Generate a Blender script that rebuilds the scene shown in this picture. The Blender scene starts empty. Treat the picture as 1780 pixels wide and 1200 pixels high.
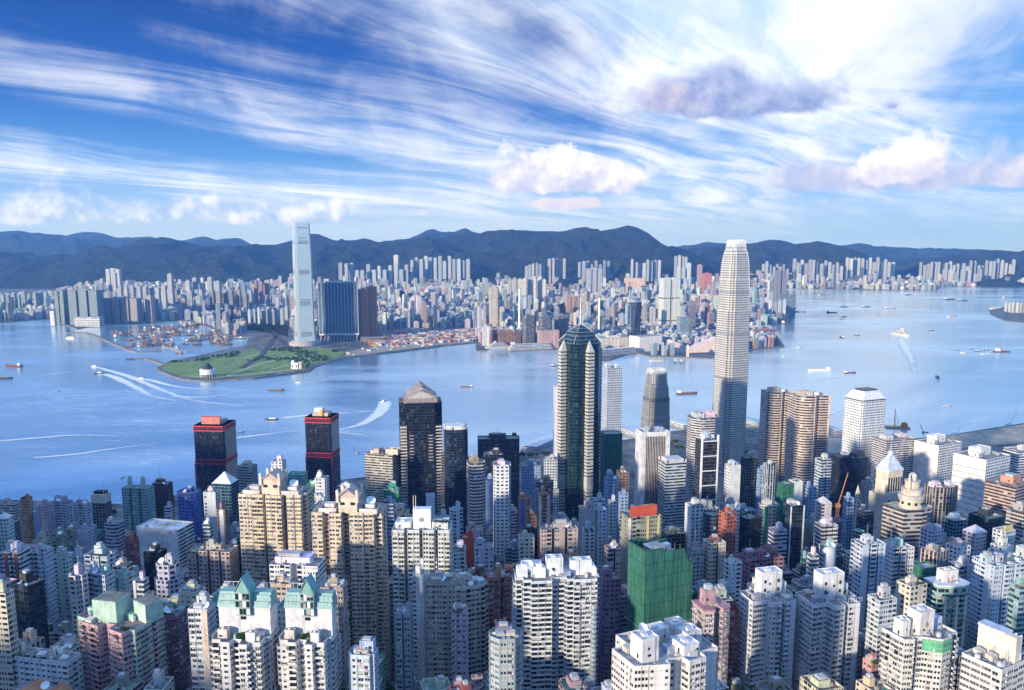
import bpy, math, random
from mathutils import Vector, Matrix

random.seed(11)
SC = bpy.context.scene
COL = SC.collection
R = math.radians

# ------------------------------------------------------------------ camera
F, CX, CY, CAMZ = 1440.0, 890.0, 651.0, 390.0
PITCH = math.atan((651.0 - 425.0) / F)
cam_data = bpy.data.cameras.new('camera')
cam = bpy.data.objects.new('camera', cam_data)
COL.objects.link(cam)
cam.location = (0, 0, CAMZ)
cam.rotation_euler = (math.pi / 2 - PITCH, 0, 0)
cam_data.sensor_fit = 'HORIZONTAL'
cam_data.sensor_width = 36.0
cam_data.lens = 36.0 * F / 1780.0
cam_data.shift_y = (CY - 600.0) / 1780.0
cam_data.clip_start = 1.0
cam_data.clip_end = 60000.0
SC.camera = cam

CP, SP = math.cos(PITCH), math.sin(PITCH)

def ray(px, py):
	cx, cy = (px - CX) / F, -(py - CY) / F
	return (cx, CP + cy * SP, -SP + cy * CP)

def at(px, py, Y):                      # where the sight line crosses the plane at distance Y
	d = ray(px, py)
	t = Y / d[1]
	return d[0] * t, CAMZ + d[2] * t

def ground(px, py, z=0.0):              # where the sight line meets level z
	d = ray(px, py)
	t = (z - CAMZ) / d[2]
	return d[0] * t, d[1] * t

def proj(x, y, z):
	dz = z - CAMZ
	dep = y * CP - dz * SP
	up = y * SP + dz * CP
	return CX + F * x / dep, CY - F * up / dep

# ------------------------------------------------------------------ render look
SC.view_settings.view_transform = 'Standard'
SC.view_settings.look = 'None'
SC.view_settings.exposure = 0.58
SC.view_settings.gamma = 1.0
SC.render.engine = 'CYCLES'
SC.cycles.max_bounces = 5
SC.cycles.diffuse_bounces = 2
SC.cycles.glossy_bounces = 3
SC.cycles.transmission_bounces = 1
SC.cycles.transparent_max_bounces = 6
SC.cycles.volume_bounces = 0
SC.cycles.caustics_reflective = False
SC.cycles.caustics_refractive = False
SC.cycles.sample_clamp_indirect = 4.0

SUN_EL, SUN_AZ = R(11.0), R(-138.0)     # azimuth from the view axis, negative = left

# ------------------------------------------------------------------ node helper
class NT:
	def __init__(s, tree):
		s.t = tree
		s.n = tree.nodes
		s.l = tree.links

	def node(s, kind, **kw):
		n = s.n.new(kind)
		for k, v in kw.items():
			setattr(n, k, v)
		return n

	def put(s, sock, v):
		if v is None:
			return
		if isinstance(v, bpy.types.NodeSocket):
			s.l.new(v, sock)
		else:
			if sock.type == 'RGBA' and len(v) == 3:
				v = (v[0], v[1], v[2], 1)
			sock.default_value = v

	def m(s, op, a, b=None, c=None, clamp=False):
		n = s.node('ShaderNodeMath', operation=op, use_clamp=clamp)
		s.put(n.inputs[0], a)
		s.put(n.inputs[1], b)
		s.put(n.inputs[2], c)
		return n.outputs[0]

	def add(s, a, b): return s.m('ADD', a, b)
	def sub(s, a, b): return s.m('SUBTRACT', a, b)
	def mul(s, a, b): return s.m('MULTIPLY', a, b)
	def gt(s, a, b): return s.m('GREATER_THAN', a, b)
	def lt(s, a, b): return s.m('LESS_THAN', a, b)

	def inside(s, v, lo, hi): return s.mul(s.gt(v, lo), s.lt(v, hi))

	def mix(s, f, a, b, blend='MIX'):
		n = s.node('ShaderNodeMix', data_type='RGBA', blend_type=blend)
		s.put(n.inputs[0], f)
		s.put(n.inputs[6], a)
		s.put(n.inputs[7], b)
		return n.outputs[2]

	def ss(s, v, lo, hi, a=0.0, b=1.0):
		n = s.node('ShaderNodeMapRange', interpolation_type='SMOOTHSTEP')
		s.put(n.inputs[0], v)
		n.inputs[1].default_value, n.inputs[2].default_value = lo, hi
		n.inputs[3].default_value, n.inputs[4].default_value = a, b
		return n.outputs[0]

	def lin(s, v, lo, hi, a=0.0, b=1.0):
		n = s.node('ShaderNodeMapRange')
		s.put(n.inputs[0], v)
		n.inputs[1].default_value, n.inputs[2].default_value = lo, hi
		n.inputs[3].default_value, n.inputs[4].default_value = a, b
		return n.outputs[0]

	def xyz(s, x=0.0, y=0.0, z=0.0):
		n = s.node('ShaderNodeCombineXYZ')
		s.put(n.inputs[0], x), s.put(n.inputs[1], y), s.put(n.inputs[2], z)
		return n.outputs[0]

	def sep(s, v):
		n = s.node('ShaderNodeSeparateXYZ')
		s.put(n.inputs[0], v)
		return n.outputs

	def noise(s, vec, scale, detail=3.0, rough=0.5, dist=0.0, dim='3D', col=False):
		n = s.node('ShaderNodeTexNoise', noise_dimensions=dim)
		s.put(n.inputs['Vector'], vec)
		n.inputs['Scale'].default_value = scale
		n.inputs['Detail'].default_value = detail
		n.inputs['Roughness'].default_value = rough
		n.inputs['Distortion'].default_value = dist
		return n.outputs[1 if col else 0]

	def white(s, vec):
		n = s.node('ShaderNodeTexWhiteNoise', noise_dimensions='3D')
		s.put(n.inputs['Vector'], vec)
		return n.outputs[0], n.outputs[1]

	def ramp(s, fac, stops):
		n = s.node('ShaderNodeValToRGB')
		s.put(n.inputs[0], fac)
		e = n.color_ramp.elements
		while len(e) < len(stops):
			e.new(0.5)
		for el, (p, c) in zip(e, stops):
			el.position = p
			el.color = (c[0], c[1], c[2], 1)
		return n.outputs[0]

def lin8(r, g, b):                      # sRGB 0-255 to linear
	f = lambda c: (c / 255 / 12.92) if c / 255 <= 0.04045 else ((c / 255 + 0.055) / 1.055) ** 2.4
	return (f(r), f(g), f(b))

# ------------------------------------------------------------------ sky
def ae(px, py):
	d = Vector(ray(px, py)).normalized()
	return math.atan2(d.x, d.y), math.asin(d.z)

world = bpy.data.worlds.new('World')
SC.world = world
world.use_nodes = True
world.node_tree.nodes.clear()
W = NT(world.node_tree)

CIRRUS = [
	(330, 190, 420, 55, -11, 0.20), (760, 250, 330, 46, -12, 0.18), (160, 290, 430, 32, -8, 0.32), (40, 120, 150, 40, -10, 0.10),
	(1280, 40, 240, 100, -20, 0.40), (1060, 150, 240, 55, -18, 0.20), (820, 85, 260, 45, -24, 0.10),
	(1400, 285, 380, 60, 0, 0.16), (1500, 220, 240, 70, 8, 0.06), (640, 340, 170, 22, -3, 0.22), (1120, 375, 320, 26, 0, 0.14),
	(945, 70, 100, 45, -24, -0.30), (560, 30, 300, 60, -18, -0.10), (300, 70, 330, 50, -12, -0.12), (290, 247, 330, 18, -8, -0.28),
	(1740, 40, 190, 110, 0, -0.24), (970, 210, 130, 30, -10, -0.16), (1260, 230, 160, 30, 0, -0.08), (620, 150, 150, 40, -20, -0.06),
	(1450, -280, 640, 270, 0, 0.95)]  # last entry: unseen cloud above the view, added to brighten the right-hand water
CIR_LO, CIR_HI = 0.66, 1.28
CUMULUS = [
	([(90, 372, 95, 34, 0, 0.9), (265, 376, 90, 20, 0, 0.75), (375, 345, 60, 18, 18, 0.5), (560, 376, 76, 26, 0, 1.0),
	  (450, 386, 60, 10, 0, 0.7), (735, 370, 22, 9, 0, 0.9), (650, 383, 14, 5, 0, 0.8), (25, 395, 70, 16, 0, 0.6)],
	 lin8(236, 238, 242), lin8(148, 176, 222), 0.22, 0.62, 0.8, 0.85, 391),
	([(940, 300, 62, 46, 0, 1.05), (990, 318, 70, 24, 0, 0.8), (1072, 308, 40, 26, 0, 0.75), (890, 322, 34, 18, 0, 0.7)],
	 lin8(240, 236, 233), lin8(176, 182, 216), 0.26, 0.56, 1.0, 0.96, 336),
	([(960, 357, 62, 12, 0, 0.95), (1020, 353, 24, 9, 0, 0.6)], lin8(222, 212, 212), lin8(190, 192, 222), 0.24, 0.52, 0.7, 0.85, 368),
	([(1300, 180, 110, 40, 0, 1.0), (1262, 138, 36, 34, 0, 0.7), (1400, 190, 60, 22, 0, 0.5), (1180, 170, 70, 36, 0, 0.7), (1050, 208, 60, 14, 0, 0.3), (1555, 186, 22, 9, 0, 0.6)],
	 lin8(168, 178, 210), lin8(104, 126, 184), 0.20, 0.78, 1.0, 0.84, 214, 6.0),
	([(1165, 172, 60, 32, 0, 0.95)], lin8(214, 202, 208), lin8(150, 154, 194), 0.24, 0.72, 0.8, 0.75, 206, 6.0),
	([(1400, 312, 62, 32, 0, 0.9), (1500, 322, 80, 24, 0, 0.85), (1620, 325, 60, 22, 0, 0.8), (1750, 305, 80, 44, 0, 1.0)],
	 lin8(212, 208, 220), lin8(156, 170, 210), 0.22, 0.70, 0.8, 0.86, 338, 7.0),
	([(1580, 284, 62, 36, 0, 0.95), (1520, 318, 40, 20, 0, 0.7)], lin8(238, 236, 238), lin8(196, 196, 220), 0.26, 0.56, 0.95, 0.95, 330)]

def build_sky():
	tc = W.node('ShaderNodeTexCoord')
	dx, dy, dz = W.sep(tc.outputs['Generated'])
	a = W.m('ARCTAN2', dx, dy)
	e = W.m('ARCSINE', dz)
	# clear sky: Nishita with the low sun, deepened to the saturated blue of the evening
	sky = W.node('ShaderNodeTexSky', sky_type='NISHITA')
	sky.sun_disc = False
	sky.sun_elevation = SUN_EL
	sky.sun_rotation = SUN_AZ
	sky.altitude = 400
	sky.air_density = 1.2
	sky.dust_density = 0.6
	sky.ozone_density = 4.0
	ramp = W.ramp(W.lin(e, -0.02, 0.62), [
		(0.0, lin8(172, 198, 232)), (0.07, lin8(150, 186, 232)), (0.18, lin8(82, 138, 206)),
		(0.29, lin8(36, 92, 172)), (0.42, lin8(26, 68, 142)), (0.7, lin8(106, 152, 230)), (1.0, lin8(140, 180, 240))])  # last two stops lie above the view, lightened as extra fill light
	right = W.ss(a, 0.05, 0.62)
	ramp = W.mix(W.mul(right, 0.62), ramp, lin8(96, 164, 232))
	base = W.mix(0.12, ramp, W.mix(1.0, sky.outputs[0], (0.05, 0.07, 0.12), 'MULTIPLY'))

	q = W.xyz(a, e, 0.0)

	def total(items):                   # soft blobs placed by bearing and height above the horizon
		t = 0.0
		for (px, py, rx, ry, rot, w) in items:
			a0, e0 = ae(px, py)
			mp = W.node('ShaderNodeMapping', vector_type='TEXTURE')
			W.put(mp.inputs[0], q)
			mp.inputs[1].default_value = (a0, e0, 0)
			mp.inputs[2].default_value = (0, 0, R(rot))
			mp.inputs[3].default_value = (rx * 2.6 / F, ry * 2.6 / F, 1)
			g = W.node('ShaderNodeTexGradient', gradient_type='QUADRATIC_SPHERE')
			W.put(g.inputs[0], mp.outputs[0])
			t = W.m('MULTIPLY_ADD', g.outputs[1], w, t)
		return t

	# high cirrus: noise stretched along the wind in the plane of the cloud
	az0 = 0.62
	iz = W.m('DIVIDE', 1.0, W.add(W.m('MAXIMUM', dz, 0.0), 0.055))
	wx, wy = W.mul(dx, iz), W.mul(dy, iz)
	s_ = W.add(W.mul(wx, math.sin(az0)), W.mul(wy, math.cos(az0)))
	t_ = W.sub(W.mul(wx, math.cos(az0)), W.mul(wy, math.sin(az0)))
	warp = W.noise(W.xyz(W.mul(s_, 0.25), W.mul(t_, 0.4)), 1.0, 2.0, 0.5, dim='2D')
	t2 = W.add(t_, W.mul(warp, 1.5))
	n1 = W.noise(W.xyz(W.mul(s_, 0.12), W.mul(t2, 0.9)), 1.0, 5.0, 0.62, 0.2, dim='2D')
	n2 = W.noise(W.xyz(W.mul(s_, 0.62), W.add(W.mul(t2, 2.3), 7.0)), 1.0, 7.0, 0.64, 0.35, dim='2D')
	n3 = W.noise(q, 6.0, 6.0, 0.62, 0.5, dim='2D')
	cn = W.add(W.add(W.mul(n1, 0.60), W.mul(n2, 0.46)), W.mul(n3, 0.34))
	bias = total(CIRRUS)
	cir = W.ss(W.add(cn, bias), CIR_LO, CIR_HI)
	lowfade = W.ss(e, 0.0, 0.05, 0.25, 1.0)
	cir = W.mul(cir, lowfade)
	tone = W.ss(W.add(n2, W.mul(n3, 0.6)), 0.55, 0.95)
	col = W.mix(W.mul(cir, 0.95), base, W.mix(tone, lin8(176, 201, 233), lin8(230, 234, 242)))

	# pale veil on the horizon
	veil = W.mul(W.ss(e, 0.13, -0.01), W.ss(W.noise(W.xyz(W.mul(a, 2.0), W.mul(e, 22.0)), 1.0, 4.0, 0.55, dim='2D'), 0.25, 0.85, 0.1, 0.75))
	col = W.mix(veil, col, lin8(178, 198, 230))

	# cumulus: blobs broken up by fractal noise, lit from the upper left
	q2 = W.xyz(W.add(a, -0.009), W.add(e, 0.012), 0.0)

	def fb(vec):
		big = W.noise(vec, 19.0, 9.0, 0.60, 0.15, dim='2D')
		vor = W.node('ShaderNodeTexVoronoi', feature='F1', voronoi_dimensions='2D')
		W.put(vor.inputs['Vector'], vec)
		vor.inputs['Scale'].default_value = 46.0
		vor.inputs['Detail'].default_value = 2.0
		vor.inputs['Roughness'].default_value = 0.55
		return W.add(W.mul(big, 1.0), W.mul(W.sub(0.7, vor.outputs[0]), 0.15))

	f1, f2 = fb(q), fb(q2)
	f1c = W.sub(f1, 0.50)
	slope = W.mul(W.sub(f1, f2), 1.7)

	def cumulus(col, blobs, lit, shade, lo, hi, k, alpha, base_px, up=11.0):
		b = total(blobs)
		e0 = ae(890, base_px)[1]
		flat = W.ss(W.m('MULTIPLY_ADD', f1c, 0.014, e), e0 - 0.010, e0 + 0.010)
		dens = W.mul(W.m('MULTIPLY_ADD', f1c, k, b), flat)
		al = W.mul(W.ss(dens, lo, hi), alpha)
		sh = W.add(slope, W.mul(W.sub(e, e0), up))
		c = W.mix(W.ss(sh, -0.3, 0.8), shade, lit)
		return W.mix(al, col, c)

	for args in CUMULUS:
		col = cumulus(col, *args)

	below = W.ss(e, -0.03, 0.0)
	col = W.mix(below, lin8(120, 150, 190), col)
	bg = W.node('ShaderNodeBackground')
	up = W.ss(e, 0.36, 0.8, 9.6, 11.5)      # overhead sky, out of view, boosted to fill the shaded walls
	W.put(bg.inputs[0], W.mix(1.0, col, W.xyz(up, up, up), 'MULTIPLY'))
	bg.inputs[1].default_value = 0.1
	out = W.node('ShaderNodeOutputWorld')
	W.l.new(bg.outputs[0], out.inputs[0])

build_sky()
world.cycles.sampling_method = 'NONE'

sun_data = bpy.data.lights.new('sun', 'SUN')
sun_data.energy = 4.7
sun_data.angle = R(2.0)
sun_data.color = (1.0, 0.90, 0.77)
sun = bpy.data.objects.new('sun', sun_data)
COL.objects.link(sun)
_sd = Vector((math.sin(SUN_AZ) * math.cos(SUN_EL), math.cos(SUN_AZ) * math.cos(SUN_EL), math.sin(SUN_EL)))
sun.rotation_euler = _sd.to_track_quat('Z', 'Y').to_euler()
sun.location = (-3000, -2000, 1500)

# ------------------------------------------------------------------ mesh helper
class MB:
	def __init__(s):
		s.v, s.f, s.m, s.u, s.c = [], [], [], [], []

	def poly(s, pts, m=0, uv=None, c=None):
		i = len(s.v)
		s.v += [tuple(p) for p in pts]
		s.f.append(tuple(range(i, i + len(pts))))
		s.m.append(m)
		s.u.append(uv or [(0.0, 0.0)] * len(pts))
		s.c.append(c)

	def box(s, x0, x1, y0, y1, z0, z1, m=0, top=None, c=None):
		p = [(x0, y0), (x1, y0), (x1, y1), (x0, y1)]
		s.prism(p, z0, z1, m, m if top is None else top, c=c)

	def prism(s, p, z0, z1, m=0, top=0, bay=None, fh=None, z1s=None, blank=(), bm=None, c=None, cap=True, bot=False, off=0):
		"""p counter-clockwise; side UVs count window bays and storeys"""
		n = len(p)
		k = off
		for i in range(n):
			a, b = p[i], p[(i + 1) % n]
			L = math.hypot(b[0] - a[0], b[1] - a[1])
			nb = max(1, round(L / bay)) if bay else 1
			h0 = 0.0
			h1 = max(1, round((z1 - z0) / fh)) if fh else 1
			za = z1 if z1s is None else z1s[i]
			zb = z1 if z1s is None else z1s[(i + 1) % n]
			fa = h1 if z1s is None or not fh else (za - z0) / fh
			fb = h1 if z1s is None or not fh else (zb - z0) / fh
			mm = m
			if i in blank or (bay and L < bay * 0.45):
				mm = m if bm is None else bm
			s.poly([(a[0], a[1], z0), (b[0], b[1], z0), (b[0], b[1], zb), (a[0], a[1], za)], mm,
				   [(k, h0), (k + nb, h0), (k + nb, fb), (k, fa)], c)
			k += nb
		if cap:
			s.poly([(q[0], q[1], z1 if z1s is None else z1s[i]) for i, q in enumerate(p)], top, None, c)
		if bot:
			s.poly([(q[0], q[1], z0) for q in reversed(p)], top, None, c)

	def loft(s, p0, z0, p1, z1, m=0, top=None, bay=None, fh=None, c=None, v0=0.0):
		n = len(p0)
		k = 0
		for i in range(n):
			j = (i + 1) % n
			L = math.hypot(p0[j][0] - p0[i][0], p0[j][1] - p0[i][1])
			nb = max(1, round(L / bay)) if bay else 1
			h1 = v0 + ((z1 - z0) / fh if fh else 1)
			s.poly([(*p0[i], z0), (*p0[j], z0), (*p1[j], z1), (*p1[i], z1)], m,
				   [(k, v0), (k + nb, v0), (k + nb, h1), (k, h1)], c)
			k += nb
		if top is not None:
			s.poly([(q[0], q[1], z1) for q in p1], top, None, c)

	def cyl(s, x, y, r, z0, z1, n=10, m=0, r1=None, cap=True, c=None):
		a = ngon(n, r, x, y)
		b = ngon(n, r if r1 is None else r1, x, y)
		s.loft(a, z0, b, z1, m, m if cap else None, c=c)

	def dome(s, x, y, r, z, h, n=12, k=4, m=0):
		for i in range(k):
			t0, t1 = math.pi / 2 * i / k, math.pi / 2 * (i + 1) / k
			s.loft(ngon(n, r * math.cos(t0), x, y), z + h * math.sin(t0),
				   ngon(n, max(0.01, r * math.cos(t1)), x, y), z + h * math.sin(t1), m)

	def bar(s, a, b, w, m=0, n=4, c=None):
		a, b = Vector(a), Vector(b)
		d = (b - a).normalized()
		u = d.cross(Vector((0, 0, 1)))
		if u.length < 0.01:
			u = Vector((1, 0, 0))
		u.normalize()
		v = d.cross(u)
		ring = [(u * math.cos(2 * math.pi * (i + .5) / n) + v * math.sin(2 * math.pi * (i + .5) / n)) * w for i in range(n)]
		for i in range(n):
			j = (i + 1) % n
			s.poly([a + ring[i], b + ring[i], b + ring[j], a + ring[j]], m, None, c)
		s.poly([b + r for r in ring], m, None, c)
		s.poly([a + r for r in reversed(ring)], m, None, c)

	def build(s, name, mats, parent=None, color=None, smooth=False, colattr=False):
		me = bpy.data.meshes.new(name)
		me.from_pydata(s.v, [], s.f)
		for mt in (mats if isinstance(mats, (list, tuple)) else [mats]):
			me.materials.append(mt)
		me.polygons.foreach_set('material_index', s.m)
		uvl = me.uv_layers.new(name='UVMap')
		flat = [x for f in s.u for p in f for x in p]
		uvl.data.foreach_set('uv', flat)
		if colattr:
			at_ = me.attributes.new('paint', 'FLOAT_COLOR', 'FACE')
			at_.data.foreach_set('color', [x for c in s.c for x in ((*c, 1.0) if c else (1, 1, 1, 1))])
		if smooth:
			me.polygons.foreach_set('use_smooth', [True] * len(s.f))
		me.update()
		o = bpy.data.objects.new(name, me)
		COL.objects.link(o)
		if parent:
			o.parent = parent
		if color:
			o.color = (*color[:3], 1)
		return o

def ngon(n, r, x=0, y=0, a0=0.0):
	return [(x + r * math.cos(a0 + 2 * math.pi * i / n), y + r * math.sin(a0 + 2 * math.pi * i / n)) for i in range(n)]

def rect(w, t, x=0, y=0):
	return [(x - w / 2, y - t / 2), (x + w / 2, y - t / 2), (x + w / 2, y + t / 2), (x - w / 2, y + t / 2)]

def chamf(w, t, c):
	a, b = w / 2, t / 2
	return [(-a + c, -b), (a - c, -b), (a, -b + c), (a, b - c), (a - c, b), (-a + c, b), (-a, b - c), (-a, -b + c)]

def cross(w, t, nx, ny):                # corners notched: a plus-shaped plan
	a, b = w / 2, t / 2
	return [(-a + nx, -b), (a - nx, -b), (a - nx, -b + ny), (a, -b + ny), (a, b - ny), (a - nx, b - ny), (a - nx, b), (-a + nx, b),
			(-a + nx, b - ny), (-a, b - ny), (-a, -b + ny), (-a + nx, -b + ny)]

def comb(w, t, n, gap, dep, back=True):  # slab whose front (and back) is cut by n-1 light wells
	a, b = w / 2, t / 2
	sw = (w - gap * (n - 1)) / n
	pts = []
	for i in range(n):
		x0 = -a + i * (sw + gap)
		pts += [(x0, -b), (x0 + sw, -b)]
		if i < n - 1:
			pts += [(x0 + sw, -b + dep), (x0 + sw + gap, -b + dep)]
	if back:
		bk = []
		for i in range(n):
			x0 = a - i * (sw + gap)
			bk += [(x0, b), (x0 - sw, b)]
			if i < n - 1:
				bk += [(x0 - sw, b - dep), (x0 - sw - gap, b - dep)]
		pts += bk
	else:
		pts += [(a, b), (-a, b)]
	return pts

def inset(p, d):                        # inward offset of a counter-clockwise outline
	n = len(p)
	out = []
	for i in range(n):
		a, b, c = Vector(p[i - 1]), Vector(p[i]), Vector(p[(i + 1) % n])
		e1, e2 = (b - a).normalized(), (c - b).normalized()
		n1, n2 = Vector((-e1.y, e1.x)), Vector((-e2.y, e2.x))
		k = n1 + n2
		L = k.length_squared
		out.append(tuple(b + k * (2 * d / L)) if L > 0.05 else tuple(b + n1 * d))
	return out

def scale_p(p, k, ky=None):
	return [(x * k, y * (ky or k)) for x, y in p]

def empty(name, loc, label, cat, group=None, rz=0.0):
	o = bpy.data.objects.new(name, None)
	COL.objects.link(o)
	o.location = loc
	o.rotation_euler = (0, 0, rz)
	o.empty_display_size = 2
	tag(o, label, cat, group)
	return o

def tag(o, label=None, cat=None, group=None, kind=None):
	if label:
		o['label'] = label
	if cat:
		o['category'] = cat
	if group:
		o['group'] = group
	if kind:
		o['kind'] = kind
	return o

def copy_tree(o, parent=None):
	c = o.copy()
	COL.objects.link(c)
	if parent:
		c.parent = parent
	for ch in list(o.children):
		copy_tree(ch, c)
	return c

# ------------------------------------------------------------------ materials
def new_mat(name):
	m = bpy.data.materials.new(name)
	m.use_nodes = True
	m.node_tree.nodes.clear()
	return m, NT(m.node_tree)

def principled(nt, base, rough=0.6, metal=0.0, spec=0.4, normal=None, alpha=None):
	p = nt.node('ShaderNodeBsdfPrincipled')
	nt.put(p.inputs['Base Color'], base)
	nt.put(p.inputs['Roughness'], rough)
	nt.put(p.inputs['Metallic'], metal)
	nt.put(p.inputs['Specular IOR Level'], spec)
	nt.put(p.inputs['Normal'], normal)
	nt.put(p.inputs['Alpha'], alpha)
	o = nt.node('ShaderNodeOutputMaterial')
	nt.l.new(p.outputs[0], o.inputs[0])
	return p

def plain(name, col, rough=0.6, metal=0.0, var=0.25, scale=0.15, spec=0.4, objcol=False, paint=False):
	m, nt = new_mat(name)
	tc = nt.node('ShaderNodeTexCoord')
	sx, sy, sz = nt.sep(tc.outputs['Object'])
	n = nt.noise(tc.outputs['Object'], scale, 5.0, 0.6)
	n = nt.add(nt.mul(n, 0.6), nt.mul(nt.noise(nt.xyz(sx, sy, nt.mul(sz, 0.12)), scale * 6, 3.0, 0.6), 0.4))
	f = nt.lin(n, 0.3, 0.7, 1.0 - var * 1.2, 1.0 + var * 0.4)
	src = col
	if objcol:
		src = nt.node('ShaderNodeObjectInfo').outputs['Color']
	if paint:
		src = nt.node('ShaderNodeAttribute', attribute_name='paint').outputs['Color']
	g = nt.mix(1.0, src, nt.xyz(f, f, f), 'MULTIPLY')
	principled(nt, g, rough, metal, spec)
	return m

def facade(name, kind, glass=(0.02, 0.03, 0.045), x=(0.2, 0.8), y=(0.28, 0.78), blank=0.0, metal=0.0, rough=0.12,
		   paint=False, frame=None, pale=0.22, ac=0.5, floorline=0.0, tint=(0.30, 0.36, 0.42), spec=0.6, vr=(0.55, 1.25)):
	"""wall with windows: UV u counts bays along the wall, v counts storeys"""
	m, nt = new_mat(name)
	uv = nt.node('ShaderNodeUVMap', uv_map='UVMap').outputs[0]
	u, v, _ = nt.sep(uv)
	tc = nt.node('ShaderNodeTexCoord')
	oi = nt.node('ShaderNodeObjectInfo')
	rnd = nt.mul(oi.outputs['Random'], 97.0)
	u = nt.add(u, 0.0)
	fu, fv = nt.m('FRACT', u), nt.m('FRACT', v)
	iu, iv = nt.m('FLOOR', u), nt.m('FLOOR', v)
	hc, _c = nt.white(nt.xyz(iu, 3.0, rnd))
	hw, hcol = nt.white(nt.xyz(iu, iv, rnd))
	if kind == 'punch':
		w = nt.mul(nt.inside(fu, *x), nt.inside(fv, *y))
		if blank:
			w = nt.mul(w, nt.gt(hc, blank))
	elif kind == 'resi':
		wide = nt.mul(nt.inside(fu, 0.1, 0.9), nt.inside(fv, 0.30, 0.76))
		f2 = nt.m('FRACT', nt.mul(u, 2.0))
		two = nt.mul(nt.inside(f2, 0.2, 0.75), nt.inside(fv, 0.34, 0.76))
		balc = nt.mul(nt.inside(fu, 0.06, 0.94), nt.inside(fv, 0.36, 0.96))
		small = nt.mul(nt.inside(fu, 0.34, 0.62), nt.inside(fv, 0.42, 0.72))
		sel = lambda lo, hi: nt.inside(hc, lo, hi)
		w = nt.add(nt.add(nt.mul(wide, sel(-1, 0.34)), nt.mul(two, sel(0.34, 0.62))),
				   nt.add(nt.mul(balc, sel(0.62, 0.78)), nt.mul(small, sel(0.78, 0.93))))
	elif kind == 'ribbon':
		f4 = nt.m('FRACT', nt.mul(u, 2.0))
		w = nt.mul(nt.inside(fv, *y), nt.gt(f4, 0.07))
	elif kind == 'curtain':
		w = nt.mul(nt.gt(fv, y[0]), nt.gt(fu, x[0]))
	elif kind == 'fins':
		w = nt.mul(nt.inside(fu, *x), nt.gt(fv, 0.06))
	elif kind == 'round':
		du, dv = nt.sub(fu, 0.5), nt.mul(nt.sub(fv, 0.5), 1.05)
		w = nt.lt(nt.add(nt.mul(du, du), nt.mul(dv, dv)), 0.095)
	# each pane: clear, blinds drawn, or something pale behind it
	gl = nt.mix(nt.ss(hw, 1.0 - pale - 0.12, 1.0), glass, tint)
	var = nt.sep(hcol)
	dim = nt.lin(var[1], 0, 1, *vr)
	gl = nt.mix(1.0, gl, nt.xyz(dim, dim, dim), 'MULTIPLY')
	src = oi.outputs['Color']
	if paint:
		src = nt.node('ShaderNodeAttribute', attribute_name='paint').outputs['Color']
	if frame:
		src = frame
	ox, oy, oz = nt.sep(tc.outputs['Object'])
	dn = nt.noise(nt.xyz(nt.mul(ox, 0.25), nt.mul(oy, 0.25), nt.mul(oz, 0.03)), 1.0, 5.0, 0.65)
	dn = nt.add(nt.mul(dn, 0.6), nt.mul(nt.noise(nt.xyz(nt.mul(ox, 1.1), nt.mul(oy, 1.1), nt.mul(oz, 0.05)), 1.0, 4.0, 0.7), 0.4))
	dirt = nt.lin(dn, 0.3, 0.66, 0.55, 1.1)
	wall = nt.mix(1.0, src, nt.xyz(dirt, dirt, dirt), 'MULTIPLY')
	if floorline:
		ln = nt.mul(nt.lt(fv, 0.09), floorline)
		wall = nt.mix(ln, wall, nt.mix(1.0, wall, (0.5, 0.5, 0.52), 'MULTIPLY'))
	if ac:
		box = nt.mul(nt.inside(fu, 0.58, 0.80), nt.inside(fv, 0.08, 0.24))
		box = nt.mul(box, nt.gt(var[2], 1.0 - ac))
		wall = nt.mix(nt.mul(box, 0.75), wall, nt.mix(var[0], (0.10, 0.10, 0.11), (0.55, 0.55, 0.55)))
	colr = nt.mix(w, wall, gl)
	rg = nt.lin(w, 0, 1, 0.7, rough)
	mt = nt.mul(w, metal)
	b = nt.node('ShaderNodeBump')
	b.inputs['Strength'].default_value = 0.5
	b.inputs['Distance'].default_value = 0.25
	nt.put(b.inputs['Height'], nt.sub(1.0, w))
	principled(nt, colr, rg, mt, nt.lin(w, 0, 1, 0.25, spec), b.outputs[0])
	return m

M = {}
M['roof'] = plain('roof_concrete', (0.30, 0.30, 0.31), 0.85, var=0.7, scale=0.22, objcol=True, spec=0.2)
M['paintwall'] = plain('painted_wall', (0.6, 0.6, 0.6), 0.7, var=0.42, scale=0.16, objcol=True, spec=0.3)
M['white'] = plain('white_paint', (0.72, 0.73, 0.74), 0.5, var=0.3, scale=0.2)
M['grey'] = plain('grey_metal', (0.32, 0.34, 0.36), 0.45, metal=0.3, var=0.2)
M['dark'] = plain('dark_metal', (0.035, 0.04, 0.05), 0.4, var=0.3)
M['red'] = plain('red_cladding', (0.52, 0.03, 0.04), 0.45, var=0.2)
M['orange'] = plain('orange_steel', (0.62, 0.20, 0.03), 0.5, var=0.3)
M['glassdark'] = plain('dark_glass', (0.02, 0.03, 0.045), 0.08, spec=0.8, var=0.3, scale=0.5)
M['teal'] = plain('teal_tiles', (0.22, 0.39, 0.38), 0.4, var=0.3, scale=0.4)
M['dish'] = plain('dish_white', (0.75, 0.75, 0.76), 0.4, var=0.1)
M['pool'] = plain('pool_water', (0.03, 0.35, 0.45), 0.1, var=0.1)
M['foliage'] = plain('foliage', (0.05, 0.10, 0.03), 0.8, var=0.6, scale=0.5, spec=0.15)

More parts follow.
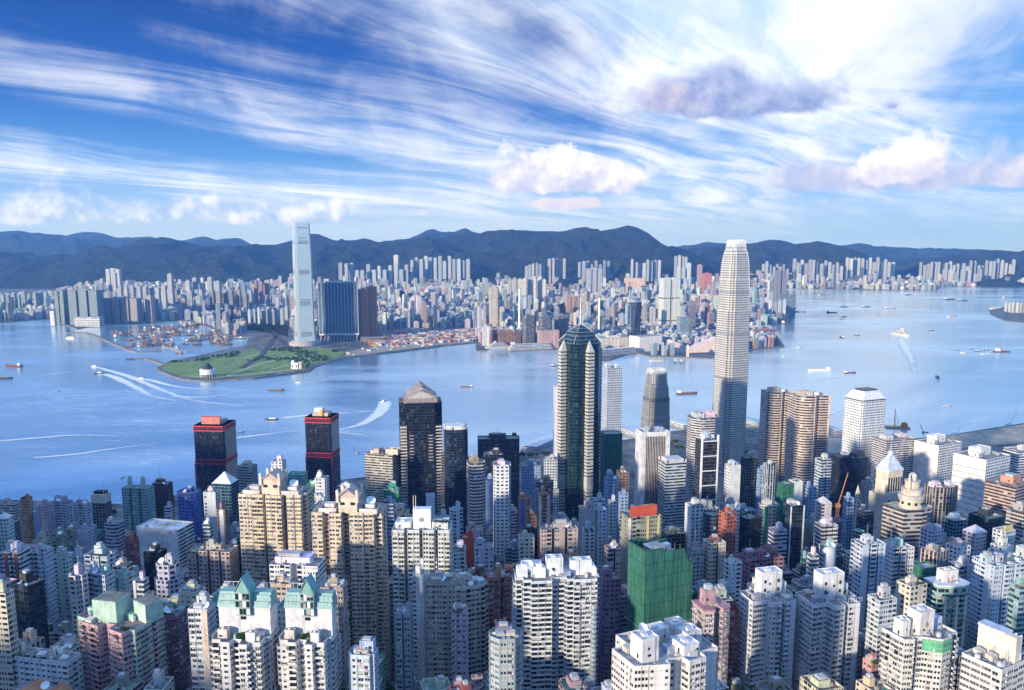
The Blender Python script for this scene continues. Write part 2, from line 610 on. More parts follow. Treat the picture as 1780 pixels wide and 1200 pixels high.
M['resi'] = facade('flats_mixed_windows', 'resi')
M['resi_dark'] = facade('flats_deep_windows', 'resi', glass=(0.012, 0.016, 0.022), pale=0.10, ac=0.35)
M['punch'] = facade('punched_windows', 'punch', x=(0.22, 0.78), y=(0.30, 0.74), blank=0.08)
M['grid'] = facade('square_grid_windows', 'punch', x=(0.2, 0.82), y=(0.26, 0.78), ac=0.0, pale=0.06, glass=(0.02, 0.03, 0.05))
M['ribbon'] = facade('ribbon_windows', 'ribbon', y=(0.32, 0.86), ac=0.0, pale=0.10)
M['ribbon_wide'] = facade('ribbon_bands', 'ribbon', y=(0.42, 0.98), ac=0.0, pale=0.06, glass=(0.02, 0.028, 0.04))
M['curtain'] = facade('dark_curtain_wall', 'curtain', x=(0.07, 1), y=(0.10, 1), ac=0.0, pale=0.12, glass=(0.014, 0.022, 0.035), tint=(0.06, 0.09, 0.13), metal=0.25, rough=0.08, spec=0.8)
M['curtain_blue'] = facade('blue_curtain_wall', 'curtain', x=(0.07, 1), y=(0.10, 1), ac=0.0, pale=0.25, glass=(0.035, 0.075, 0.15), tint=(0.10, 0.17, 0.28), metal=0.45, rough=0.10, spec=0.8)
M['curtain_teal'] = facade('teal_curtain_wall', 'curtain', x=(0.06, 1), y=(0.12, 1), ac=0.0, pale=0.2, glass=(0.015, 0.06, 0.075), tint=(0.04, 0.12, 0.13), metal=0.35, rough=0.10, spec=0.8)
M['fins'] = facade('vertical_fins', 'fins', x=(0.25, 0.9), ac=0.0, pale=0.1)
M['round'] = facade('round_windows', 'round', ac=0.0, pale=0.03, glass=(0.02, 0.03, 0.05))
M['balcony'] = facade('balcony_bands', 'ribbon', y=(0.45, 0.99), ac=0.25, pale=0.2, glass=(0.03, 0.04, 0.05))
# ------------------------------------------------------------------ the setting
from mathutils import noise as mnoise
from mathutils.geometry import tessellate_polygon

def gh(X, Y):                           # island ground: steep mid-levels down to the reclaimed shore
	P = [(150, 215), (250, 190), (350, 152), (450, 116), (550, 86), (650, 60), (800, 34), (950, 15), (1080, 5), (1200, 4)]
	if Y <= P[0][0]:
		return P[0][1]
	for (a, b), (c, d) in zip(P, P[1:]):
		if Y <= c:
			return b + (d - b) * (Y - a) / (c - a)
	return 4.0

def sea_mat():
	m, nt = new_mat('harbour_water')
	tc = nt.node('ShaderNodeTexCoord')
	x, y, z = nt.sep(tc.outputs['Object'])
	p = nt.xyz(x, y, 0.0)
	n_big = nt.noise(nt.xyz(nt.mul(x, 0.0012), nt.mul(y, 0.0028), 0.0), 1.0, 5.0, 0.6, 0.6)
	n_wave = nt.noise(p, 0.055, 4.0, 0.6, 0.3)
	n_rip = nt.noise(nt.xyz(nt.mul(x, 0.22), nt.mul(y, 0.34), 0.0), 1.0, 3.0, 0.6)
	h = nt.add(nt.mul(n_wave, 1.1), nt.mul(n_rip, 0.5))
	b = nt.node('ShaderNodeBump')
	b.inputs['Strength'].default_value = 0.6
	b.inputs['Distance'].default_value = 0.9
	nt.put(b.inputs['Height'], h)
	base = nt.mix(nt.ss(n_big, 0.35, 0.68), (0.32, 0.54, 0.74), (0.52, 0.70, 0.86))
	# foam torn into long thin lines by the ferries crossing the near half of the harbour
	lines = nt.noise(nt.xyz(nt.mul(x, 0.0022), nt.mul(y, 0.022), 2.0), 1.0, 6.0, 0.62, 0.9)
	thin = nt.sub(1.0, nt.m('ABSOLUTE', nt.mul(nt.sub(lines, 0.5), 26.0)))
	brk = nt.ss(nt.noise(nt.xyz(nt.mul(x, 0.016), nt.mul(y, 0.05), 0.0), 1.0, 5.0, 0.7), 0.47, 0.66)
	zone = nt.mul(nt.ss(y, 1250, 1450), nt.ss(y, 2500, 2050))
	zone = nt.mul(zone, nt.ss(nt.noise(p, 0.0016, 3.0), 0.42, 0.62))
	foam = nt.mul(nt.mul(nt.m('MAXIMUM', thin, 0.0), brk), zone)
	base = nt.mix(nt.mul(foam, 0.8), base, (0.80, 0.83, 0.86))
	principled(nt, base, nt.add(nt.ss(n_big, 0.34, 0.66, 0.07, 0.30), nt.mul(foam, 0.4)), 0.6, 0.9, b.outputs[0])
	return m

M['sea'] = sea_mat()
mb = MB()
mb.poly([(-14000, -1500, 0), (14000, -1500, 0), (14000, 14500, 0), (-14000, 14500, 0)])
tag(mb.build('harbour_water', M['sea']), kind='structure')

def land_mat(name, a, b, c, s=0.012, bump=0):
	m, nt = new_mat(name)
	tc = nt.node('ShaderNodeTexCoord')
	n = nt.noise(tc.outputs['Object'], s, 6.0, 0.65, 0.3)
	n2 = nt.noise(tc.outputs['Object'], s * 5, 5.0, 0.7)
	col = nt.mix(nt.ss(n, 0.42, 0.6), a, b)
	col = nt.mix(nt.ss(n2, 0.52, 0.66), col, c)
	bn = None
	if bump:
		bb = nt.node('ShaderNodeBump')
		bb.inputs['Distance'].default_value = bump
		nt.put(bb.inputs['Height'], nt.add(nt.mul(n, 2.5), n2))
		bn = bb.outputs[0]
	principled(nt, col, 0.9, 0, 0.15, bn)
	return m

M['urban'] = land_mat('paved_city_ground', (0.16, 0.165, 0.17), (0.07, 0.08, 0.08), (0.26, 0.25, 0.24))
M['grass'] = land_mat('park_grass', (0.18, 0.27, 0.07), (0.11, 0.18, 0.05), (0.40, 0.37, 0.22), 0.03)
M['sandy'] = land_mat('bare_earth', (0.36, 0.31, 0.25), (0.25, 0.23, 0.21), (0.45, 0.40, 0.34), 0.02)
M['wood'] = land_mat('forest_slope', (0.028, 0.042, 0.016), (0.010, 0.020, 0.010), (0.060, 0.062, 0.030), 0.006, 45.0)
M['road'] = plain('asphalt', (0.06, 0.06, 0.065), 0.9, var=0.3, scale=0.05)
M['stone'] = plain('seawall_stone', (0.24, 0.22, 0.20), 0.9, var=0.5, scale=0.1)
M['path'] = plain('pale_path', (0.46, 0.44, 0.40), 0.85, var=0.2)

def sheet(name, pts, z, mat, thick=None, wall=None):
	v3 = [Vector((x, y, 0)) for x, y in pts]
	mb = MB()
	for tri in tessellate_polygon([v3]):
		t = [pts[i] for i in tri]
		ar = (t[1][0] - t[0][0]) * (t[2][1] - t[0][1]) - (t[2][0] - t[0][0]) * (t[1][1] - t[0][1])
		if ar < 0:
			t.reverse()
		mb.poly([(x, y, z) for x, y in t], 0)
	if thick:
		n = len(pts)
		ar = sum(pts[i][0] * pts[(i + 1) % n][1] - pts[(i + 1) % n][0] * pts[i][1] for i in range(n))
		q = pts if ar > 0 else pts[::-1]
		for i in range(n):
			a, b = q[i], q[(i + 1) % n]
			mb.poly([(*a, z - thick), (*b, z - thick), (*b, z), (*a, z)], 1)
	return mb.build(name, [mat, wall or M['stone']])

# island terrain
WF = [(-400, 868), (-150, 870), (0, 872), (212, 880), (300, 866), (420, 850), (590, 838), (640, 832), (770, 800), (905, 790), (963, 780),
	  (1109, 765), (1170, 752), (1305, 745), (1440, 762), (1547, 762), (1595, 765), (1656, 758), (1780, 738), (1900, 722), (2300, 690)]
cols = []
for (a, b), (c, d) in zip(WF, WF[1:]):
	n = max(1, int((c - a) / 60))
	cols += [(a + (c - a) * k / n, b + (d - b) * k / n) for k in range(n)]
cols.append(WF[-1])
SHORE = [ground(px, py) for px, py in cols]
mb = MB()
rows = 34
gridp = []
for (sx, sy) in SHORE:
	col = []
	for r in range(rows + 1):
		k = (r / rows) ** 1.0
		y = sy + (90 - sy) * k
		x = sx * (y / sy) if y > 300 else sx * (300 / sy)
		col.append((x, y, gh(x, y) if r else 3.5))
	gridp.append(col)
for i in range(len(gridp) - 1):
	for r in range(rows):
		mb.poly([gridp[i][r + 1], gridp[i + 1][r + 1], gridp[i + 1][r], gridp[i][r]])
	mb.poly([gridp[i][0], gridp[i + 1][0], (*gridp[i + 1][0][:2], -1), (*gridp[i][0][:2], -1)][::-1], 1)
tag(mb.build('island_ground', [M['urban'], M['stone']]), kind='structure')

# far shore
KC = [(-500, 574), (-150, 566), (0, 562), (85, 555), (97, 560), (134, 573), (142, 571), (202, 561), (301, 558), (326, 560), (364, 570), (379, 580),
	  (404, 586), (432, 588), (427, 603), (404, 606), (366, 615), (318, 625), (293, 630), (273, 641), (275, 646), (316, 661), (354, 664), (440, 659),
	  (538, 647), (549, 638), (594, 624), (693, 612.6), (768, 602.5), (826, 597), (828, 611), (846, 612), (850, 598), (890, 600), (960, 604),
	  (1030, 600), (1036, 630), (1062, 627), (1100, 613), (1130, 621), (1173, 622), (1244, 625), (1310, 609), (1364, 604), (1348, 582), (1320, 575),
	  (1316, 567), (1341, 566), (1375, 562), (1372, 548), (1384, 536), (1370, 515), (1345, 510), (1335, 503), (1368, 502.5), (1482, 505),
	  (1631, 505.5), (1633, 499.5), (1709, 498.6), (1780, 498.5), (2400, 500)]
kpts = [ground(*p) for p in KC]
kpts += [(13500, 13800), (-13500, 13800), (-13500, kpts[0][1])]
tag(sheet('far_shore_ground', kpts, 3.0, M['urban'], 4.0), kind='structure')
NP = [(1719, 540), (1722, 548), (1747, 558), (1790, 563), (2100, 580), (2100, 520), (1760, 532)]
tag(sheet('eastern_headland_ground', [ground(*p) for p in NP], 3.0, M['urban'], 4.0), kind='structure')
PARK = [(298, 631), (280, 641), (284, 645), (320, 657.5), (356, 660.5), (440, 655), (532, 643.5), (543, 636), (590, 621.5), (600, 614), (560, 606),
		(500, 607), (450, 612), (440, 606), (425, 612), (400, 616), (370, 622), (325, 630)]
tag(sheet('waterfront_park_grass', [ground(*p) for p in PARK], 3.3, M['grass']), kind='structure')
STRIP = [(600, 621.5), (693, 610.5), (768, 600.5), (822, 596), (826, 590), (760, 590), (690, 598), (640, 606), (604, 614)]
tag(sheet('waterfront_building_site', [ground(*p) for p in STRIP], 3.4, M['sandy']), kind='structure')
GREEN = [(368, 566), (440, 576), (500, 586), (503, 560), (440, 556), (380, 556)]
tag(sheet('harbourside_woodland_ground', [ground(*p) for p in GREEN], 3.35, M['wood']), kind='structure')
SITE = [ground(*p) for p in [(1597, 766), (1656, 759), (1780, 740), (1900, 724), (1900, 760), (1780, 772), (1640, 785)]]
tag(sheet('reclaimed_shore_earth', [(x, y - 6) for x, y in SITE], 4.6, M['sandy']), kind='structure')
SITE2 = [ground(*p) for p in [(1425, 765), (1545, 764), (1545, 790), (1425, 790)]]
tag(sheet('harbour_front_earth', [(x, y - 6) for x, y in SITE2], 4.6, M['sandy']), kind='structure')

def ribbon(name, pts, w, z, mat, kind='structure', thick=None):
	P = [Vector(p) for p in pts]
	L, Rr = [], []
	for i, p in enumerate(P):
		d = (P[min(i + 1, len(P) - 1)] - P[max(i - 1, 0)]).normalized()
		n = Vector((-d.y, d.x)) * w / 2
		L.append(tuple(p + n)), Rr.append(tuple(p - n))
	if thick:
		o = sheet(name, L + Rr[::-1], z, mat, thick, mat)
	else:
		mb = MB()
		for i in range(len(P) - 1):
			mb.poly([(*Rr[i], z), (*Rr[i + 1], z), (*L[i + 1], z), (*L[i], z)])
		o = mb.build(name, mat)
	if kind:
		tag(o, kind=kind)
	return o

for pl in ([(392, 655), (450, 633), (505, 621), (528, 616), (520, 611)], [(470, 643), (520, 630), (550, 618)], [(330, 655), (380, 656), (440, 650), (530, 641)],
		   [(425, 622), (470, 611), (505, 606), (560, 604)]):
	ribbon('park_path', [ground(*p, 3.6) for p in pl], 9, 3.62, M['path'])
for pl in ([(560, 604), (600, 601), (700, 596), (800, 588)], [(420, 640), (455, 618), (470, 598), (478, 584)], [(505, 606), (494, 596), (480, 584), (470, 575)]):
	ribbon('shore_road', [ground(*p, 3.6) for p in pl], 22, 3.66, M['road'])

bw1 = ribbon('breakwater', [ground(*p) for p in [(114, 579), (149, 579), (175, 588), (200, 599), (227, 610), (240, 613), (280, 611)]], 13, 3.2, M['stone'], None, 4.2)
tag(bw1, 'long stone breakwater bending in front of the crowded boat shelter', 'breakwater')
bw2 = ribbon('breakwater', [ground(*p) for p in [(217, 626), (235, 624.5), (253, 624), (268, 628), (284, 634), (296, 638)]], 13, 3.2, M['stone'], None, 4.2)
tag(bw2, 'short stone breakwater running out from the tip of the park', 'breakwater')

HGRID = []

def hz_at(x, y):                        # height of the hillside at a point
	z = 3.0
	for X0, X1, ya, yb, n, nr, g in HGRID:
		if X0 < x < X1 and ya < y < yb:
			z = max(z, g[int((x - X0) / (X1 - X0) * n)][int((y - ya) / (yb - ya) * nr)][2])
	return z

# hills
def hill(name, ridge, D, front, back, seed, rough=1.0, mat='wood', base=0.0, step=45.0):
	P = [at(px, py, D) for px, py in ridge]
	X0, X1 = P[0][0], P[-1][0]
	n = int((X1 - X0) / step)
	nr, nb = 50, 6
	g = []
	for i in range(n + 1):
		x = X0 + (X1 - X0) * i / n
		for (a, za), (b, zb) in zip(P, P[1:]):
			if a <= x <= b:
				break
		k = (x - a) / (b - a) if b > a else 0
		zr = za + (zb - za) * k
		zr += rough * (mnoise.fractal(Vector((x * 0.006, seed, 0)), 0.9, 2.1, 6)) * 13
		col = []
		for r in range(nr + nb + 1):
			if r <= nr:
				s = r / nr
				y = D - front * (1 - s)
				h = s ** 0.85
			else:
				s = 1 - (r - nr) / nb
				y = D + back * (1 - s)
				h = s
			sp = mnoise.ridged_multi_fractal(Vector((x * 0.0011 + seed, y * 0.0009, seed)), 1.0, 2.0, 4, 1.0, 2.0) - 0.9
			z = base + (zr - base) * max(0.0, h) + sp * rough * 340 * (s * (1 - s)) * 1.9
			col.append((x, y, max(z, -2)))
		g.append(col)
	HGRID.append((X0, X1, D - front, D, n, nr, g))
	mb = MB()
	for i in range(n):
		for r in range(nr + nb):
			mb.poly([g[i][r], g[i + 1][r], g[i + 1][r + 1], g[i][r + 1]])
	return tag(mb.build(name, M[mat], smooth=True), kind='structure')

hill('northern_hills', [(-420, 470), (-200, 450), (-60, 446), (0, 441), (50, 444), (110, 443), (150, 447), (200, 431), (240, 418), (262, 414), (290, 413), (320, 420), (350, 428), (390, 429),
	 (450, 428), (480, 425), (505, 419), (540, 407), (552, 407), (580, 417), (600, 419), (630, 415), (650, 419), (670, 424), (700, 417), (750, 414), (790, 410),
	 (830, 406), (870, 400), (900, 400), (950, 402), (980, 403), (1000, 397), (1020, 395), (1045, 402), (1075, 396), (1093, 392), (1110, 396), (1130, 408),
	 (1150, 424), (1165, 433), (1185, 442), (1230, 470), (1260, 490)], 9200, 1900, 1500, 3.0)
hill('western_hills', [(-500, 425), (-200, 415), (-60, 408), (0, 403), (30, 401), (60, 405), (100, 408), (150, 416), (200, 427), (240, 436), (300, 450)], 12600, 1300, 1200, 8.0)
hill('twin_peak_hills', [(660, 432), (690, 420), (713, 414), (740, 402), (753, 398), (770, 403), (788, 404), (808, 396), (822, 403), (850, 410), (900, 430)], 12400, 1000, 900, 12.0)
hill('far_western_hills', [(80, 425), (110, 412), (130, 405), (160, 403), (180, 406), (200, 413), (230, 413), (262, 411), (290, 418), (320, 418), (352, 411), (380, 417), (400, 414), (420, 415), (440, 427), (470, 436)], 13900, 700, 500, 15.0)
hill('eastern_hills', [(1140, 445), (1180, 440), (1230, 427), (1260, 430), (1310, 424), (1340, 416), (1365, 419), (1385, 426), (1420, 432), (1470, 444), (1500, 460)], 9800, 1500, 900, 21.0)
hill('quarried_hill', [(1320, 446), (1350, 436), (1385, 424), (1420, 420), (1450, 424), (1490, 438), (1510, 446), (1530, 470)], 9300, 900, 900, 25.0, 0.7)
hill('far_eastern_hills', [(1160, 430), (1190, 428), (1230, 421), (1270, 424), (1330, 430), (1400, 432), (1465, 427), (1490, 425), (1530, 430), (1570, 433), (1620, 434), (1660, 433), (1700, 438), (1760, 442), (1900, 440), (2300, 430)], 13400, 900, 800, 31.0)
hill('headland_hills', [(1560, 470), (1600, 455), (1640, 446), (1680, 440), (1715, 435), (1740, 438), (1760, 437), (1780, 443), (1900, 440), (2200, 450)], 9600, 1500, 900, 37.0)

# the mountain ridge behind and left of the viewpoint, which shades the near streets from the low sun
mb = MB()
_g = []
for i in range(61):
	q = -900 + 2700 * i / 60
	top = 306 + 26 * mnoise.fractal(Vector((q * .006, 5, 0)), 1, 2, 4)
	top *= 1 if q < 900 else max(0, 1 - ((q - 900) / 900) ** 1.5)
	_g.append([(-.766 * 500 - .643 * q - .766 * s, -.643 * 500 + .766 * q - .643 * s, max(-2, top * (1 - abs(s) / 320) + 8 * mnoise.noise(Vector((q * .02, s * .02, 1)))) if abs(s) < 320 else -2)
			   for s in range(-320, 321, 40)])
for i in range(60):
	for r in range(16):
		mb.poly([_g[i][r], _g[i][r + 1], _g[i + 1][r + 1], _g[i + 1][r]])
tag(mb.build('mountain_ridge', M['wood'], smooth=True), kind='structure')

# haze: one even box of air round everything
hm = bpy.data.materials.new('hazy_air')
hm.use_nodes = True
hm.node_tree.nodes.clear()
H = NT(hm.node_tree)
pv = H.node('ShaderNodeVolumePrincipled')
pv.inputs['Color'].default_value = (0.13, 0.36, 1.0, 1)
pv.inputs['Density'].default_value = 5.6e-5
pv.inputs['Anisotropy'].default_value = 0.2
pv.inputs['Absorption Color'].default_value = (1, 1, 1, 1)
ho = H.node('ShaderNodeOutputMaterial')
H.l.new(pv.outputs[0], ho.inputs[1])
hm.cycles.homogeneous_volume = True
mb = MB()
mb.prism(rect(28600, 16500, 0, 6500), -3, 760, bot=True)
tag(mb.build('haze', hm), 'pale blue haze filling the air over the harbour', 'haze', kind='stuff')

# ------------------------------------------------------------------ buildings: common parts
def winglass_mat():
	m, nt = new_mat('window_glass')
	g = nt.node('ShaderNodeNewGeometry')
	sc = nt.node('ShaderNodeVectorMath', operation='SCALE')
	nt.put(sc.inputs[0], g.outputs['Position'])
	sc.inputs['Scale'].default_value = 0.36
	fl = nt.node('ShaderNodeVectorMath', operation='FLOOR')
	nt.put(fl.inputs[0], sc.outputs[0])
	h, hc = nt.white(fl.outputs[0])
	col = nt.mix(nt.ss(h, 0.62, 1.0), (0.012, 0.020, 0.028), nt.mix(nt.ss(nt.sep(hc)[0], 0.4, 0.6), (0.20, 0.30, 0.34), (0.42, 0.40, 0.36)))
	principled(nt, col, 0.1, 0.0, 0.7)
	return m

M['winglass'] = winglass_mat()
def cloth_mat():
	m, nt = new_mat('laundry_cloth')
	g = nt.node('ShaderNodeNewGeometry')
	sc = nt.node('ShaderNodeVectorMath', operation='SCALE')
	nt.put(sc.inputs[0], g.outputs['Position'])
	sc.inputs['Scale'].default_value = 1.1
	fl = nt.node('ShaderNodeVectorMath', operation='FLOOR')
	nt.put(fl.inputs[0], sc.outputs[0])
	h, hc = nt.white(fl.outputs[0])
	principled(nt, nt.mix(nt.gt(h, 0.5), (.6, .6, .62), nt.mix(0.55, hc, (.3, .25, .25))), 0.9, 0, .1)
	return m

M['cloth'] = cloth_mat()
M['plainwall'] = facade('flats_plain_wall', 'punch', x=(2, 3), y=(2, 3), ac=0.55, floorline=0.5)
M['netting'] = None

PAL = dict(W=(.66, .68, .71), C=(.60, .54, .45), T=(.60, .50, .39), P=(.52, .38, .42), LP=(.48, .47, .60), BW=(.50, .57, .67), G=(.40, .41, .43),
		   LG=(.52, .56, .60), B=(.26, .18, .14), MR=(.24, .09, .09), O=(.50, .25, .13), RB=(.09, .15, .50), BL=(.26, .36, .56), GN=(.05, .28, .17),
		   TL=(.25, .42, .42), LT=(.45, .60, .58), DK=(.05, .055, .065), DB=(.06, .09, .15), S=(.60, .54, .46), RD=(.52, .09, .05), Y=(.60, .54, .25),
		   PB=(.44, .35, .33), RW=(.60, .56, .57), OL=(.30, .32, .26))

def solve(xl, xr, yt, d, k, yaw, shape=None):
	"""width, depth and position of a footprint whose roof spans xl..xr in the view, nearest corner at distance d"""
	X0, zt = at(xl, yt, d)
	X1, _ = at(xr, yt, d)
	w, x = abs(X1 - X0) * 0.9, (X0 + X1) / 2
	c, s = math.cos(yaw), math.sin(yaw)
	y = d
	for _ in range(14):
		t = w * k
		pts = [(px * c - py * s, px * s + py * c) for px, py in (shape(w, t) if shape else rect(w, t))]
		y = d - min(p[1] for p in pts)
		q = [proj(x + a, y + b, zt)[0] for a, b in pts]
		lo, hi = min(q), max(q)
		w *= 1 + 0.8 * ((xr - xl) / max(hi - lo, 1e-3) - 1)
		x += 0.8 * ((xl + xr) / 2 - (lo + hi) / 2) * d / F
	z0 = gh(x, y + w * k / 2) - 3.0 if d < 1700 else 2.0
	return x, y, z0, w, w * k, zt - z0

FOOT = []                               # (x, y, radius, xl, xr, visible bottom, d) of everything placed by hand

def wall_parts(root, plan, h, style, col, fh, bay, blank=(), z0=0.0, parapet=True, roofcol=(.30, .30, .32), rnd=None, wall2=None, name='wall'):
	mb = MB()
	mb.prism(plan, z0, h, 0, 0, bay, fh, blank=blank, bm=1, cap=False)
	w = mb.build(name, [M[style], M['paintwall']], root, col)
	ph = 1.2 if parapet else 0.0
	inn = inset(plan, 0.35)
	mb = MB()
	mb.poly([(*p, h - ph) for p in (inn if parapet else plan)])
	r = mb.build('roof', M['roof'], root, roofcol)
	if parapet:
		mb = MB()
		n = len(plan)
		for i in range(n):
			j = (i + 1) % n
			mb.poly([(*plan[i], h), (*plan[j], h), (*inn[j], h), (*inn[i], h)])
			mb.poly([(*inn[i], h), (*inn[j], h), (*inn[j], h - ph), (*inn[i], h - ph)])
		mb.build('parapet', M['paintwall'], root, col)
	return w

def box_part(root, name, x, y, w, t, z0, z1, mat='paintwall', col=(.6, .6, .6), rim=True):
	mb = MB()
	mb.box(x - w / 2, x + w / 2, y - t / 2, y + t / 2, z0, z1)
	if rim:                             # low rim and a hatch on top
		for a, b, c_, e in ((-w / 2, w / 2, -t / 2, -t / 2 + .3), (-w / 2, w / 2, t / 2 - .3, t / 2), (-w / 2, -w / 2 + .3, -t / 2 + .3, t / 2 - .3), (w / 2 - .3, w / 2, -t / 2 + .3, t / 2 - .3)):
			mb.box(x + a, x + b, y + c_, y + e, z1, z1 + .6)
		mb.box(x - w * .2, x + w * .05, y - t * .2, y + t * .1, z1, z1 + 1.1)
	o = mb.build(name, M[mat] if isinstance(mat, str) else mat, root, col)
	if rim and w > 4.5 and z1 - z0 > 3.5:   # grilles, a door and a pipe on the front and side
		q = random.Random(round(x * 31 + y * 17 + z1))
		for i in range(q.choice([1, 2, 2, 3])):
			mb = MB()
			a, c = q.uniform(-.40, .28) * w, q.uniform(.15, .55) * (z1 - z0)
			mb.box(x + a, x + a + q.uniform(.8, 1.7), y - t / 2 - .06, y - t / 2 + .1, z0 + c, z0 + c + q.uniform(.8, 1.5))
			mb.build('vent_grille', M['glassdark'], o)
		mb = MB()
		mb.box(x - w / 2 - .06, x - w / 2 + .1, y - t * .2, y - t * .2 + 1.1, z0 + 1.2, z0 + 3.2)
		mb.build('door', M['dark'], o)
		mb = MB()
		a = x + q.uniform(-.45, .45) * w
		mb.bar((a, y - t / 2 - .14, z0), (a, y - t / 2 - .14, z1 + .6), .12, n=6)
		mb.build('pipe', M['grey'], o)
	return o

def near_clutter(root, plan, h, rr, n=16):
	"""tanks, huts, condensers and aerials crowding a near roof"""
	xs, ys = [p[0] for p in plan], [p[1] for p in plan]
	z = h - 1.2

	def spot(m):
		for _ in range(30):
			a, b = rr.uniform(min(xs), max(xs)), rr.uniform(min(ys), max(ys))
			if all(inside_poly(plan, a + i * m, b + j * m) for i in (-1, 1) for j in (-1, 1)):
				return a, b
	for i in range(n):
		s = spot(1.4)
		if s:
			o = bpy.data.objects.new('air_unit', UNIT)
			COL.objects.link(o)
			o.parent = root
			o.location = (*s, z)
			o.scale = (rr.uniform(.7, 2.2), rr.uniform(.7, 1.8), rr.uniform(.6, 1.7))
			o.color = (*rr.choice([(.62, .63, .65), (.4, .41, .43), (.5, .52, .56), (.52, .44, .38), (.3, .36, .44)]), 1)
	for i in range(3):
		s = spot(1.8)
		if s:
			mb = MB()
			mb.cyl(*s, 1.2, z, z + 2.3, 12)
			mb.cyl(*s, .5, z + 2.3, z + 2.6, 8)
			mb.build('water_tank', M['paintwall'], root, rr.choice([(.6, .62, .64), (.34, .44, .52), (.5, .5, .48)]))
		s = spot(2.4)
		if s:
			a, b = s
			mb = MB()
			mb.prism(rect(4.2, 3.4, a, b), z, z + 2.5, 0, 0, z1s=[z + 2.4, z + 2.4, z + 3.0, z + 3.0])
			mb.build('roof_hut', M['paintwall'], root, rr.choice([(.48, .38, .34), (.55, .57, .6), (.34, .42, .44), (.6, .56, .5)]))
		s = spot(.6)
		if s:
			mb = MB()
			H = rr.uniform(3.5, 7)
			mb.bar((*s, z), (*s, z + H), .09)
			for k in (.7, .82, .94):
				mb.bar((s[0] - .9, s[1], z + H * k), (s[0] + .9, s[1], z + H * k), .05)
			mb.build('antenna_mast', M['grey'], root)

def dish_part(root, x, y, z, r=2.2, az=0.6):
	mb = MB()
	mb.cyl(0, 0, .18, 0, r * .9, 6)
	k = 5
	ax = Vector((math.sin(az) * .6, -math.cos(az) * .6, .75)).normalized()
	u = ax.cross(Vector((0, 0, 1))).normalized()
	v = ax.cross(u)
	c0 = Vector((0, 0, r * .9))
	rings = []
	for i in range(k + 1):
		rr = r * i / k
		rings.append([c0 + ax * (.28 * r * (i / k) ** 2) + (u * math.cos(2 * math.pi * j / 12) + v * math.sin(2 * math.pi * j / 12)) * rr for j in range(12)])
	for i in range(k):
		for j in range(12):
			jj = (j + 1) % 12
			mb.poly([rings[i][j], rings[i][jj], rings[i + 1][jj], rings[i + 1][j]])
	o = mb.build('satellite_dish', M['dish'], root)
	o.location = (x, y, z)
	return o

_mb = MB()
_mb.box(-.5, .5, -.5, .5, 0, .92)
_mb.box(-.42, .42, -.42, .42, .92, 1)
_o = _mb.build('air_unit', M['roof'])
UNIT = _o.data
bpy.data.objects.remove(_o)

def roof_kit(root, plan, h, col, rr, boxes=1, dish=0.0, mast=0.0, garden=0.0, big=1.0):
	xs, ys = [p[0] for p in plan], [p[1] for p in plan]
	w, t = max(xs) - min(xs), max(ys) - min(ys)
	z = h - 1.2
	used = []
	for i in range(boxes):
		bw, bt = w * rr.uniform(.30, .50) * big / boxes ** .4, t * rr.uniform(.30, .52) * big
		x, y = rr.uniform(-.18, .18) * w + (0 if boxes == 1 else (i - (boxes - 1) / 2) * w * .42), rr.uniform(-.05, .18) * t
		bh = rr.uniform(3.0, 6.0)
		box_part(root, 'lift_house', x, y, bw, bt, z, z + bh, 'paintwall', tuple(min(.8, c * rr.uniform(.85, 1.15)) for c in col))
		used.append((x, y, bw, bt, z + bh))
	x, y, bw, bt, zz = used[0] if used else (0, 0, w * .3, t * .3, z)
	if w > 9:
		box_part(root, 'water_tank', x + rr.uniform(-.15, .15) * bw, y, bw * .6, bt * .6, zz + .0, zz + rr.uniform(1.4, 2.4), 'paintwall', (.45, .46, .48), False)
		for _ in range(int(rr.uniform(5, 9))):          # condensers and ducts scattered over the roof
			a, b = rr.uniform(-.40, .40) * w, rr.uniform(-.42, .36) * t
			duct = rr.random() < .3
			s1, s2, s3 = (rr.uniform(.12, .3) * w, .4, .5) if duct else (rr.uniform(.8, 2.4), rr.uniform(.8, 2.2), rr.uniform(.7, 2.3))
			if not all(inside_poly(plan, a + i * s1 / 2, b + j * s2 / 2) for i in (-1, 1) for j in (-1, 1)):
				continue
			o = bpy.data.objects.new('air_duct' if duct else 'air_unit', UNIT)
			COL.objects.link(o)
			o.parent = root
			o.location = (a, b, z)
			o.scale = (s1, s2, s3)
			o.color = (*rr.choice([(.55, .56, .58), (.35, .36, .38), (.45, .5, .55), (.5, .42, .36), (.62, .62, .6)]), 1)
	if rr.random() < dish:
		dish_part(root, rr.uniform(-.28, .28) * w, -t * rr.uniform(.05, .3), z, rr.uniform(1.5, 2.6), rr.uniform(-.5, 1.2))
	if rr.random() < mast:
		mb = MB()
		mb.bar((x, y, zz), (x, y, zz + rr.uniform(6, 13)), .16)
		mb.bar((x - .8, y, zz + 5), (x + .8, y, zz + 5), .07)
		mb.build('antenna_mast', M['grey'], root)
	if rr.random() < garden:
		leafmass(root, 'roof_plants', [(rr.uniform(-.35, .35) * w, -t * .38, z + .6, 1.4) for _ in range(5)], rr)

